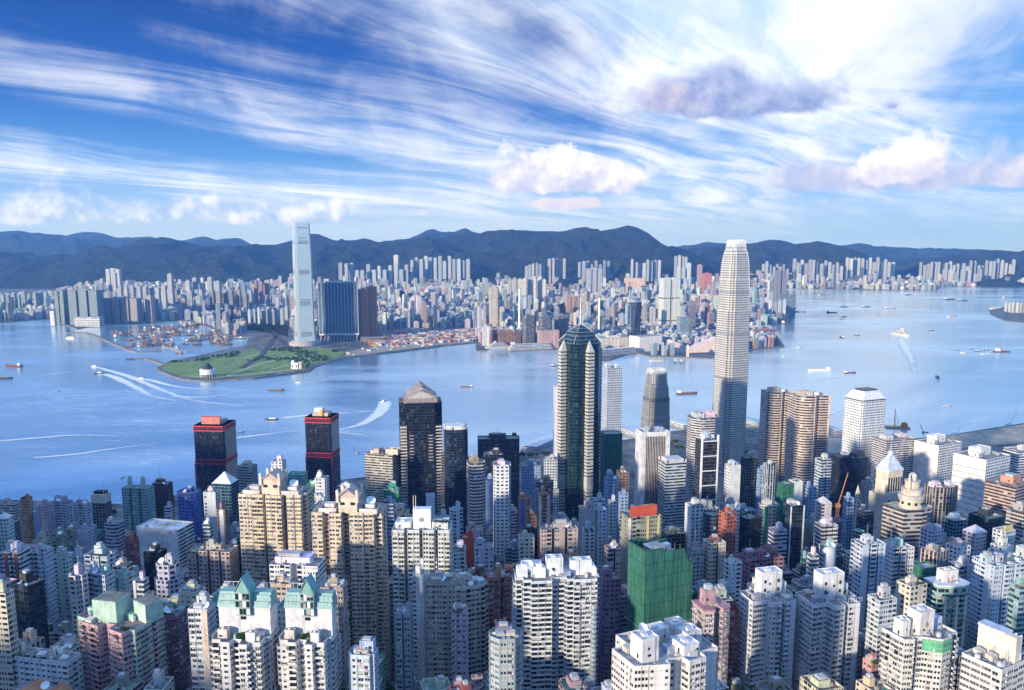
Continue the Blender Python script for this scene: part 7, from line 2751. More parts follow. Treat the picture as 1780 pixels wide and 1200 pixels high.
def twisted_tower():
	x, y, z0, w, t, h = solve(1095, 1117, 526, 3300, 1, R(10))
	root = empty('skyscraper', (x, y, z0), 'dark twisting glass tower with a slanted top', 'skyscraper', None, R(10))
	KFOOT.append((x, y, w, 1095, 1117, 526))
	mb = MB()
	n = 10
	pr = None
	for i in range(n + 1):
		a = R(34 * i / n)
		s = 1.0 - .16 * math.sin(math.pi * i / n)
		q = [((px * math.cos(a) - py * math.sin(a)) * s * .82, (px * math.sin(a) + py * math.cos(a)) * s * .82) for px, py in rect(w, w)]
		if pr:
			mb.loft(pr, h * (i - 1) / n, q, h * i / n, 0, 0 if i == n else None, 3, 4)
		pr = q
	mb.build('wall', M['curtain'], root, (.2, .24, .3))
	mb = MB()
	mb.poly([(*pr[0], h), (*pr[1], h), (*pr[2], h + 14), (*pr[3], h + 14)])
	mb.poly([(*pr[2], h), (*pr[3], h), (*pr[3], h + 14), (*pr[2], h + 14)])
	mb.poly([(*pr[1], h), (*pr[2], h), (*pr[2], h + 14)])
	mb.poly([(*pr[3], h), (*pr[0], h), (*pr[3], h + 14)])
	mb.build('slanted_top', M['curtain_blue'], root, (.3, .36, .42))

twisted_tower()
far('slender beige tower standing alone left of the dark waterfront blocks', 'residential_tower', 'apartment tower', 850, 867, 500, 3650, .9, 8, 'xs', 'far_obj', (.52, .48, .42))
row('brown glass waterfront towers with bright side strips', 'brown glass waterfront towers', 905, 990, 3, 546, 3160, (.30, .26, .23), style='far_dark', k=.7, yaw=16, plan='chamf', gap=.06, jit=1, nm='office_tower', cat='office tower')
far('pink stone podium block with a dark square opening on the far waterfront', 'podium_hall', 'building', 934, 972, 575, 3080, .4, 14, 'rect', 'far_obj', (.58, .38, .34), kit=False)
row('brown brick blocks left of the waterfront glass towers', 'brown brick waterfront blocks', 851, 906, 4, 569, 3180, (.36, .18, .12), k=.7, yaw=14, plan='rect', gap=.08, jit=1, nm='apartment_block', cat='apartment block')
far('white corner block left of the brown brick waterfront blocks', 'apartment_block', 'apartment block', 838, 851, 568, 3170, .8, 10, 'rect', 'far_obj', (.72, .72, .74))
far('wide blue grey slab in the middle of the far city', 'residential_slab', 'apartment tower', 1019, 1047, 467, 5600, .4, 6, 'comb3', 'far_obj', (.42, .46, .54))
far('brick coloured slab block in front of the wooded knoll', 'apartment_block', 'apartment block', 982, 1009, 516, 4300, .5, 14, 'comb3', 'far_obj', (.50, .34, .28))
far('long lit cream hall with a striped front in the far city', 'market_hall', 'building', 1085, 1122, 484, 6200, .5, 6, 'rect', 'far_obj', (.76, .56, .44), 10, 8, kit=False)
far('red clad office block far behind the twin winged tower', 'office_block', 'office block', 1220, 1238, 476, 5900, .8, 8, 'rect', 'far_obj', (.55, .20, .17))
far('pinkish tower left of the red clad block', 'office_block', 'office block', 1212, 1221, 461, 6000, .8, 8, 'rect', 'far_obj', (.48, .34, .36))
far('long cream shopping block on the waterfront right of the green spire', 'waterfront_hall', 'building', 1036, 1098, 588, 3080, .35, 16, 'rect', 'far_obj', (.72, .68, .64), 5, 5)
far('big plain white block at the corner of the waterfront', 'waterfront_hall', 'building', 1094, 1151, 586, 2990, .6, 28, 'rect', 'paintwall', (.78, .77, .78), kit=False)
far('cream residential blocks left of the tallest silver tower', 'residential_slab', 'apartment tower', 1202, 1248, 514, 4300, .3, 10, 'comb4', 'far_obj', (.70, .66, .62))
far('white slab block with fine ribs right of the silver tower', 'residential_slab', 'apartment tower', 1312, 1334, 530, 4300, .4, 10, 'comb3', 'far_obj', (.72, .74, .78))

def culture_hall():
	x, y = ground(1205, 615)
	root = empty('concert_hall', (x, y + 20, 2), 'windowless pinkish hall with a sweeping roof on the waterfront', 'concert hall', None, R(12))
	KFOOT.append((x, y, 90, 1165, 1245, 600))
	mb = MB()
	for i in range(8):                  # roof line dips in the middle and sweeps up at both ends
		x0, x1 = -85 + 170 * i / 8, -85 + 170 * (i + 1) / 8
		h = lambda q: 20 + 28 * abs(q / 85) ** 1.6 + (6 if q > 0 else 0)
		mb.prism([(x0, -16), (x1, -16), (x1, 22), (x0, 22)], 0, 10, 0, 0, z1s=[h(x0), h(x1), h(x1), h(x0)])
	mb.build('wall', M['paintwall'], root, (.72, .60, .58))
	x, y = ground(1195, 622)
	root = empty('clock_tower', (x, y, 2), 'small pale clock tower on the promenade before the sweeping hall', 'clock tower')
	mb = MB()
	mb.prism(rect(9, 9), 0, 34)
	mb.build('shaft', M['paintwall'], root, (.70, .55, .48))
	mb = MB()
	mb.prism(rect(7, 7), 34, 40)
	mb.dome(0, 0, 3.4, 40, 4, 8, 3)
	mb.build('belfry', M['white'], root)
	far('dark red glass hall on the peninsula right of the silver tower', 'office_block', 'office block', 1310, 1350, 574, 3350, .6, 12, 'rect', 'far_dark', (.34, .15, .15))
	r, p, w, t, h = far('dark twin shafted tower on the point across the water', 'residential_tower', 'apartment tower', 1346, 1369, 470, 4450, .6, 8, 'comb2', 'far_obj', (.24, .26, .33))
	far('low blue grey podium at the foot of the twin shafted tower', 'podium_hall', 'building', 1352, 1384, 513, 4350, .5, 8, 'rect', 'far_dark', (.30, .38, .48), kit=False)
	row('white blocks on the point below the twin shafted tower', 'white blocks on the point', 1312, 1368, 7, 519, 4250, (.62, .68, .74), jit=2)
	for (px, pt, pb, lab) in ((1042, 519, 570, 'tall thin white chimney tower right of the green spire'), (903, 503, 535, 'thin white mast tower in the middle of the far city')):
		x, z = at(px, pt, 3500)
		root = empty('chimney', (x, 3500, 2), lab, 'chimney')
		mb = MB()
		mb.cyl(0, 0, 5.2, 0, z, 12, 0, 4.2)
		mb.build('shaft', M['white'], root)
		mb = MB()
		mb.cyl(0, 0, 5, z, z + 3, 12)
		mb.build('rim', M['grey'], root)

culture_hall()

def terminal():
	for (px, py, L, w, rz, lab) in ((922, 609, 175, 26, 20, 'ship like white ferry terminal on the far waterfront'), (1070, 618, 190, 30, 35, 'long white cruise terminal pier right of the green spire')):
		x, y = ground(px, py)
		root = empty('ferry_terminal', (x, y, 0), lab, 'ferry terminal', None, R(rz))
		KFOOT.append((x, y, L * .5, px - 40, px + 40, 590))
		z, s = 0, 1.0
		for i, hh in enumerate((5, 9, 6, 5)):
			mb = MB()
			mb.prism(scale_p(rect(L, w), s, s), z, z + hh, 0, 1, 6, 4)
			mb.build(['quay', 'hall', 'upper_deck', 'roof_deck'][i], [M['ribbon'] if i else M['stone'], M['white']], root, (.74, .76, .80))
			z += hh
			s *= .95
		mb = MB()
		mb.box(-L * .44, -L * .36, -5, 5, z, z + 8)
		mb.build('wheelhouse_tower', M['white'], root)

terminal()

def knoll(px, py, rx, hz, d, seed):
	x, z = at(px, py, d)
	w = rx / F * d
	mb = MB()
	n, k = 36, 10
	g = []
	for i in range(n):
		a = 2 * math.pi * i / n
		col = []
		for r in range(k + 1):
			s = r / k
			h = hz * (1 - s * s) ** 1.2 if s < 1 else -3
			q = mnoise.fractal(Vector((math.cos(a) * s * 2.2 + seed, math.sin(a) * s * 2.2, seed)), 1, 2, 4)
			col.append((x + math.cos(a) * w * s, d + math.sin(a) * w * .8 * s, max(-3, h + q * hz * .22)))
		g.append(col)
	for i in range(n):
		j = (i + 1) % n
		for r in range(k):
			mb.poly([g[i][r + 1], g[j][r + 1], g[j][r], g[i][r]])
	tag(mb.build('wooded_knoll', M['wood'], smooth=True), kind='structure')
	KFOOT.append((x, d, w * .85, px - rx, px + rx, py))

for q in ((868, 488, 40, 62, 5300, 1), (998, 512, 58, 70, 4600, 2), (985, 470, 36, 110, 6900, 3), (585, 474, 30, 100, 6800, 4), (1735, 486, 60, 60, 7900, 5), (800, 510, 26, 36, 4700, 6), (700, 490, 36, 70, 5700, 7), (1235, 498, 26, 40, 5200, 8)):
	knoll(*q)

# ---------------------------------------------------------------- the dense ordinary blocks of the far city
ENV = [(-60, 512), (0, 510), (90, 505), (180, 478), (215, 480), (250, 490), (300, 483), (345, 484), (440, 482), (500, 475), (590, 464), (640, 464), (690, 456), (740, 455), (815, 455), (835, 464), (900, 470), (960, 460), (1000, 466),
	   (1020, 462), (1060, 460), (1110, 458), (1180, 456), (1240, 468), (1320, 462), (1400, 464), (1470, 466), (1560, 474), (1600, 476), (1700, 478), (1800, 480)]

def env(px):
	for (a, b), (c, d) in zip(ENV, ENV[1:]):
		if a <= px <= c:
			return b + (d - b) * (px - a) / (c - a)
	return 490

PARKW = [ground(*p) for p in PARK]
GREENW = [ground(*p) for p in GREEN]
ROADW = [ground(*p) for p in [(398, 612), (590, 627), (693, 617), (832, 606), (832, 574), (700, 574), (662, 590), (545, 598), (508, 590), (508, 553), (470, 551), (428, 574)]]
NECKW = [ground(*p) for p in [(285, 645), (296, 627), (366, 612), (445, 598), (445, 622), (330, 645)]]
YARDW = [ground(*p) for p in [(640, 604), (830, 594), (830, 575), (700, 574), (656, 582)]]
KNAMES = [('the tallest skyscraper', 521), ('the blue glass slab', 588), ('the copper brown pair', 640), ('the container yard', 740), ('the slender beige tower', 858), ('the brown glass waterfront towers', 945),
		  ('the wooded knoll', 1000), ('the twisting glass tower', 1106), ('the twin winged tower', 1164), ('the silver tower', 1285), ('the colonnaded hall', 155), ('the dark brown tower row', 398), ('the boat shelter', 320), ('the twin shafted tower', 1357), ('the far right headland', 1700), ('the white estate', 1510)]

def far_city():
	rr = random.Random(5)
	mass = MB()
	big = []
	y = 2900.0
	cols = [(.54, .59, .65), (.62, .66, .70), (.42, .48, .56), (.54, .49, .46), (.58, .55, .52), (.36, .41, .50), (.32, .39, .50), (.46, .41, .42), (.66, .68, .70), (.22, .26, .34), (.38, .28, .26), (.36, .48, .54)]
	names = ['light grey', 'white', 'blue grey', 'tan', 'cream', 'slate', 'steel blue', 'pinkish', 'white', 'dark grey', 'brick', 'pale teal']
	cells = {}
	for (a, b, c, *_r) in KFOOT:
		for i in range(int((a - c - 60) // 100), int((a + c + 60) // 100) + 1):
			for j in range(int((b - c - 60) // 100), int((b + c + 60) // 100) + 1):
				cells.setdefault((i, j), []).append((a, b, c))
	land = kpts
	count = 0
	while y < 8700:
		sp = 31 + (y - 2900) * .0068
		x = -y * .64
		while x < y * .64:
			x += sp * rr.uniform(.75, 1.2)
			cx, cy = x, y + rr.uniform(-.4, .4) * sp
			w, t = sp * rr.uniform(.34, .78), sp * rr.uniform(.34, .72)
			r = max(w, t) * .6
			if not inside_poly(land, cx, cy - r - 8) or not inside_poly(land, cx - r - 8, cy) or not inside_poly(land, cx + r + 8, cy):
				continue
			if inside_poly(PARKW, cx, cy) or inside_poly(GREENW, cx, cy) or inside_poly(ROADW, cx, cy) or inside_poly(YARDW, cx, cy) or inside_poly(NECKW, cx, cy):
				continue
			if any(math.hypot(cx - a, cy - b) < c + r * .8 for a, b, c in cells.get((int(cx // 100), int(cy // 100)), ())):
				continue
			u = mnoise.noise(Vector((cx * .0016, cy * .0016, 4.0)))
			if u < -.42 and rr.random() < .8:
				continue
			tall = mnoise.noise(Vector((cx * .0011 + 9, cy * .0011, 1.0)))
			gz = hz_at(cx, cy) if cy > 7200 else 0.0
			if gz > 90 or (gz > 40 and mnoise.noise(Vector((cx * .004, cy * .004, 7))) < .05):
				continue
			H = rr.uniform(20, 52) + max(0, tall) * 70 * rr.random()
			if rr.random() < .10:
				H = rr.uniform(70, 125)
				w, t = min(w, 24), min(t, 24)
			H += gz
			px, _ = proj(cx, cy, 0)
			lim = env(px) + rr.uniform(0, 14)
			if cy < 3500 and px > 820:      # keep the first rows low along the water
				H = min(H, 45)
			zmax = at(px, lim, cy)[1]
			if H > zmax:
				H = zmax
			if H < 8 + gz:
				continue
			ci = rr.randrange(len(cols))
			c = tuple(min(.8, q * rr.uniform(.85, 1.1)) for q in cols[ci])
			a = R(rr.choice([12, 12, 20, -8, 40]) + rr.uniform(-4, 4))
			area = w * H / (cy * cy)
			pxx, pyy = proj(cx, cy, H)
			rec = (area if -20 < pxx < 1800 else 0, cx, cy, w, t, H, a, c, names[ci], pxx, pyy)
			big.append(rec)
		y += sp * 1.0
	big.sort(key=lambda q: -q[0])
	for k, (ar, cx, cy, w, t, H, a, c, cn, px, py) in enumerate(big):
		if k < 170 and ar > 0:
			lm = min(KNAMES, key=lambda m: abs(m[1] - px))
			dx = px - lm[1]
			rel = 'left of' if dx < -12 else 'right of' if dx > 12 else 'behind'
			hgt = 'slim' if H > 80 else 'broad' if w > 26 else 'middling' if H > 40 else 'low'
			hz = 'front rows' if cy < 3500 else 'middle rows' if cy < 4200 else 'back rows'
			nm = 'city_block'
			o = empty(nm, (cx, cy, 2.5), None, 'city block', None, a)
			uniq(o, '%s %s block, far shore, %s, %s %s' % (hgt, cn, hz, rel, lm[0]), 'ordinary blocks of the far city')
			p = rect(w, t) if rr.random() < .5 else cross(w, t, w * .14, t * .14)
			mb = MB()
			mb.prism(p, 0, H, 0, 0, 3.2, 3.1, cap=False)
			mb.build('wall', M['far_obj'] if rr.random() < .75 else M['far_dark'], o, c)
			mb = MB()
			mb.poly([(*q, H) for q in p])
			mb.build('roof', M['roof'], o, (.34, .34, .36))
			mb = MB()
			mb.box(-w * .2, w * .16, -t * .18, t * .2, H, H + 4)
			mb.build('lift_house', M['paintwall'], o, c)
		else:
			ca, sa = math.cos(a), math.sin(a)
			q = [(cx + x_ * ca - y_ * sa, cy + x_ * sa + y_ * ca) for x_, y_ in rect(w, t)]
			mass.prism(q, 2, H, 0, 1, 3.2, 3.1, c=c, off=rr.randrange(900))
			if rr.random() < .6:
				q = [(cx + x_ * ca - y_ * sa, cy + x_ * sa + y_ * ca) for x_, y_ in rect(w * .4, t * .4)]
				mass.prism(q, H, H + 4, 1, 1, c=c)
	tag(mass.build('far_city_blocks', [M['far'], M['farroof']], colattr=True), 'dense mass of small pale blocks covering the city across the harbour', 'city blocks', kind='stuff')

far_city()

def yard():
	rr = random.Random(3)
	mb = MB()
	xs = [p[0] for p in YARDW]
	ys = [p[1] for p in YARDW]
	n = 0
	while n < 1300:
		x, y = rr.uniform(min(xs), max(xs)), rr.uniform(min(ys), max(ys))
		if not inside_poly(YARDW, x, y):
			continue
		L, w, h = rr.choice([(12, 3, 3), (12, 6, 6), (24, 6, 6), (7, 7, 8), (18, 10, 9)])
		c = rr.choice([(.36, .10, .07), (.26, .10, .09), (.40, .40, .42), (.5, .5, .5), (.12, .2, .38), (.45, .3, .2), (.55, .56, .58), (.3, .28, .26)])
		mb.box(x - L / 2, x + L / 2, y - w / 2, y + w / 2, 3, 3 + h, c=c)
		n += 1
	tag(mb.build('container_yard', M['farroof'], colattr=True), 'red and grey clutter of containers and sheds at the far waterfront', 'container yard', kind='stuff')
	mb = MB()
	xs = [p for p in [ground(*q) for q in STRIP]]
	for _ in range(160):
		x, y = rr.uniform(min(p[0] for p in xs), max(p[0] for p in xs)), rr.uniform(min(p[1] for p in xs), max(p[1] for p in xs))
		if inside_poly(xs, x, y) and inside_poly(xs, x, y - 12):
			L = rr.uniform(4, 16)
			c = rr.choice([(.7, .7, .7), (.5, .44, .36), (.6, .5, .3), (.3, .32, .36), (.45, .16, .1)])
			mb.box(x - L / 2, x + L / 2, y - L / 4, y + L / 4, 3.4, 3.4 + rr.uniform(2, 6), c=c)
	tag(mb.build('site_clutter', M['farroof'], colattr=True), 'sheds and heaps on the pale building site along the far quay', 'site clutter', kind='stuff')
	# trees of the park and the wood by the boat shelter: leaf clumps over one area
	mb = MB()

	def clump(x, y, r):
		for _ in range(26):
			d = Vector((rr.gauss(0, 1), rr.gauss(0, 1), rr.gauss(0, 1))).normalized() * r * rr.uniform(.4, 1)
			p = Vector((x, y, 3 + r * .8)) + Vector((d.x, d.y, d.z * .8))
			u = Vector((rr.gauss(0, 1), rr.gauss(0, 1), rr.gauss(0, .6))).normalized() * r * .38
			v = u.cross(Vector((rr.gauss(0, 1), rr.gauss(0, 1), rr.gauss(0, 1)))).normalized() * r * .38
			mb.poly([p - u, p - v, p + u, p + v])
	for poly, n, want in ((GREENW, 520, 1), (PARKW, 1500, 0)):
		xs, ys = [p[0] for p in poly], [p[1] for p in poly]
		k = 0
		for _ in range(n):
			x, y = rr.uniform(min(xs), max(xs)), rr.uniform(min(ys), max(ys))
			if not inside_poly(poly, x, y):
				continue
			if not want and mnoise.noise(Vector((x * .008, y * .006, 2))) + (.22 if y > 2750 else -.2) < .20:
				continue
			clump(x, y, rr.uniform(3, 6))
	tag(mb.build('park_trees', M['foliage']), 'dark green trees scattered over the waterfront park and the wood behind it', 'trees', kind='stuff')
	# the round vent building and the white house in the park
	x, y = ground(362, 657)
	o = empty('vent_building', (x, y, 3), 'round white banded vent building with a dark stepped top in the park', 'vent building')
	mb = MB()
	mb.cyl(0, 0, 21, 0, 9, 24)
	mb.build('colonnade', M['dark'], o)
	mb = MB()
	mb.cyl(0, 0, 23, 9, 24, 24)
	mb.build('white_drum', M['white'], o)
	z = 24
	for i, (r, h) in enumerate(((15, 5), (10, 5), (5, 4))):
		mb = MB()
		mb.cyl(0, 0, r, z, z + h, 18)
		mb.cyl(0, 0, r + 1.2, z + h, z + h + 1, 18)
		mb.build('louvred_tier', M['dark'], o)
		z += h + 1
	for i in range(18):
		mb = MB()
		a = i * math.pi / 9
		mb.bar((22 * math.cos(a), 22 * math.sin(a), 0), (22 * math.cos(a), 22 * math.sin(a), 9), .9)
		mb.build('column', M['white'], o)
	x, y = ground(513, 643)
	o = empty('pump_house', (x, y, 3), 'small white and cream house on the lawn of the park', 'building')
	mb = MB()
	mb.prism(rect(22, 14), 0, 20, 0, 0)
	mb.prism(rect(8, 8, -6, 0), 20, 27, 0, 0)
	mb.build('wall', M['white'], o)
	mb = MB()
	mb.prism(rect(10, 16, 16, 4), 0, 22, 0, 0)
	mb.build('cream_wing', M['paintwall'], o, (.7, .55, .36))
	mb = MB()
	for i in (-1, 1):
		mb.box(i * 6 - 2, i * 6 + 2, -7.2, -6.8, 6, 12)
	mb.build('window', M['glassdark'], o)

yard()
# ------------------------------------------------------------------ boats and their wakes
def hull(L, B, D, bow=.30, stern=.10, sheer=.35, z=-.6):
	"""outline lofted from keel to deck with a raised bow; bow towards +x"""
	n = 12
	deck, keel = [], []
	prof = []
	for i in range(n + 1):
		u = i / n
		b = B / 2
		if u > 1 - bow:
			b *= max(0.04, 1 - ((u - 1 + bow) / bow) ** 2)
		if u < stern:
			b *= .8 + .2 * u / stern
		prof.append((-L / 2 + L * u, b, D * (1 + sheer * max(0, (u - .55) / .45) ** 2 + .12 * max(0, (.2 - u) / .2))))
	mb = MB()
	for (x0, b0, h0), (x1, b1, h1) in zip(prof, prof[1:]):
		for s in (-1, 1):
			q = [(x0, s * b0 * .72, z), (x1, s * b1 * .66, z), (x1, s * b1, h1), (x0, s * b0, h0)]
			mb.poly(q if s < 0 else q[::-1])
		mb.poly([(x0, -b0, h0 - .3), (x1, -b1, h1 - .3), (x1, b1, h1 - .3), (x0, b0, h0 - .3)], 1)
	x0, b0, h0 = prof[0]
	mb.poly([(x0, b0 * .72, z), (x0, -b0 * .72, z), (x0, -b0, h0), (x0, b0, h0)])
	return mb

BM = {k: plain('boat_' + k, v, .5, var=.3, scale=.4) for k, v in dict(dark=(.06, .07, .09), rust=(.19, .08, .06), white=(.78, .78, .79), wood=(.15, .10, .07), green=(.06, .16, .14), deck=(.30, .26, .22), blue=(.08, .16, .34), orange=(.55, .25, .08), grey=(.3, .32, .35)).items()}

def root_boat(nm, label, cat, group=None):
	return empty(nm, (0, 0, 0), label, cat, group)

def trawler(hc, hs, label, cat='fishing boat', group=None, nm='fishing_boat'):
	o = root_boat(nm, label, cat, group)
	hull(34, 9, 4.2).build('hull', [BM[hc], BM['deck']], o)
	mb = MB()
	mb.box(-13, -3, -3.2, 3.2, 4, 8)
	mb.box(-9.5, -4, -2.6, 2.6, 8, 11)
	mb.box(-14, -2.4, -3.6, 3.6, 8, 8.3)
	mb.build('wheelhouse', BM[hs], o)
	mb = MB()
	mb.box(-4.06, -3.9, -2.2, 2.2, 9, 10.4)
	mb.build('wheelhouse_window', M['glassdark'], o)
	mb = MB()
	mb.bar((3, 0, 4), (3, 0, 19), .28)
	mb.bar((3, 0, 6), (13, 0, 14), .2)
	mb.bar((3, 0, 16), (13, 0, 14), .07)
	mb.bar((-12, 0, 8), (-12, 0, 15), .2)
	mb.build('mast', BM['grey'], o)
	return o

def barge(hc, label, L=60, house='white', cargo=None, nm='cargo_boat', cat='cargo boat', group=None):
	o = root_boat(nm, label, cat, group)
	hull(L, L * .2, L * .07, .14, .06, .3).build('hull', [BM[hc], BM['deck']], o)
	mb = MB()
	mb.box(-L * .46, -L * .30, -L * .08, L * .08, L * .06, L * .14)
	mb.box(-L * .44, -L * .34, -L * .06, L * .06, L * .14, L * .18)
	mb.build('deck_house', BM[house], o)
	mb = MB()
	mb.bar((-L * .40, 0, L * .18), (-L * .40, 0, L * .26), L * .006)
	mb.bar((L * .42, 0, L * .08), (L * .42, 0, L * .17), L * .006)
	mb.build('mast', BM['grey'], o)
	mb = MB()
	for i in range(4):
		x = -L * .24 + i * L * .16
		mb.box(x, x + L * .13, -L * .07, L * .07, L * .05, L * .085)
	mb.build('hatch_cover', BM[cargo or 'deck'], o)
	return o

def ferry(hc, label, L=46, nm='ferry', cat='ferry', group=None):
	o = root_boat(nm, label, cat, group)
	hull(L, L * .24, L * .07, .26, .2, .15).build('hull', [BM[hc], BM['deck']], o)
	for i, (a, b, z0, z1) in enumerate(((.44, .11, .06, .12), (.40, .10, .12, .18), (.22, .07, .18, .22))):
		mb = MB()
		mb.prism(rect(2 * L * a * .9, 2 * L * b), L * z0, L * z1, 0, 1, 2.0, L * .06)
		mb.build('deck_cabin', [M['ribbon'], BM['white']], o, (.75, .75, .77))
	mb = MB()
	mb.cyl(-L * .08, 0, L * .03, L * .22, L * .30, 10)
	mb.build('funnel', BM['rust' if hc != 'rust' else 'white'], o)
	return o

def cruise(label, L=150, hc='white'):
	o = root_boat('cruise_ship', label, 'cruise ship')
	hull(L, L * .15, L * .075, .22, .1, .2).build('hull', [BM[hc], BM['deck']], o)
	z = L * .07
	for i in range(6):
		a = .40 - .035 * i
		mb = MB()
		mb.prism([(x - L * .03, y) for x, y in chamf(2 * L * a, L * .13 - i * .6, L * .03)], z, z + L * .022, 0, 1, 3, L * .022)
		mb.build('deck_tier', [M['ribbon'], BM['white']], o, (.8, .8, .8))
		z += L * .022
	mb = MB()
	mb.prism(rect(L * .07, L * .06, -L * .16, 0), z, z + L * .06)
	mb.build('funnel', BM['white'], o)
	mb = MB()
	mb.bar((L * .10, 0, z), (L * .10, 0, z + L * .08), L * .005)
	mb.bar((L * .10, -L * .03, z + L * .05), (L * .10, L * .03, z + L * .05), L * .003)
	mb.build('mast', BM['grey'], o)
	return o

def launch(hc, label, L=22, group=None, nm='speed_boat', cat='boat'):
	o = root_boat(nm, label, cat, group)
	hull(L, L * .28, L * .09, .4, .05, .3).build('hull', [BM[hc], BM['deck']], o)
	mb = MB()
	mb.prism([(-L * .3, -L * .1), (L * .1, -L * .1), (L * .18, 0), (L * .1, L * .1), (-L * .3, L * .1)], L * .08, L * .17)
	mb.build('cabin', BM['white'], o)
	mb = MB()
	mb.bar((-L * .12, 0, L * .17), (-L * .12, 0, L * .26), .15)
	mb.build('mast', BM['grey'], o)
	return o

def crane_barge(hc, jc, label, L=52, lean=30, A=False):
	o = root_boat('crane_barge', label, 'crane barge')
	mb = MB()
	mb.box(-L / 2, L / 2, -L * .17, L * .17, -.6, L * .06)
	mb.box(-L / 2, L / 2, -L * .17, L * .17, L * .06, L * .065)
	mb.build('hull', BM[hc], o)
	mb = MB()
	mb.box(-L * .40, -L * .14, -L * .10, L * .10, L * .065, L * .20)
	mb.box(-L * .36, -L * .2, -L * .08, L * .08, L * .20, L * .26)
	mb.build('deck_house', BM['white' if not A else jc], o)
	mb = MB()
	b = Vector((L * .12, 0, L * .06))
	tip = b + Vector((math.sin(R(lean)) * L * .8, 0, math.cos(R(lean)) * L * .8))
	for s in (-1, 1):
		mb.bar(b + Vector((0, s * L * .08, 0)), tip, L * .012)
	for i in range(1, 8):
		p = b.lerp(tip, i / 8)
		wd = L * .08 * (1 - i / 8)
		mb.bar(p + Vector((0, -wd, 0)), p + Vector((0, wd, 0)), L * .006)
	mb.bar(b + Vector((-L * .12, 0, L * .25)), tip, L * .006)
	mb.bar(b + Vector((-L * .12, 0, 0)), b + Vector((-L * .12, 0, L * .28)), L * .012)
	mb.build('jib', BM[jc], o)
	return o

def put(o, px, py, deg, s=1.0):
	x, y = ground(px, py)
	o.location = (x, y, 0)
	o.rotation_euler = (0, 0, R(deg))
	o.scale = (s, s, s)
	return o

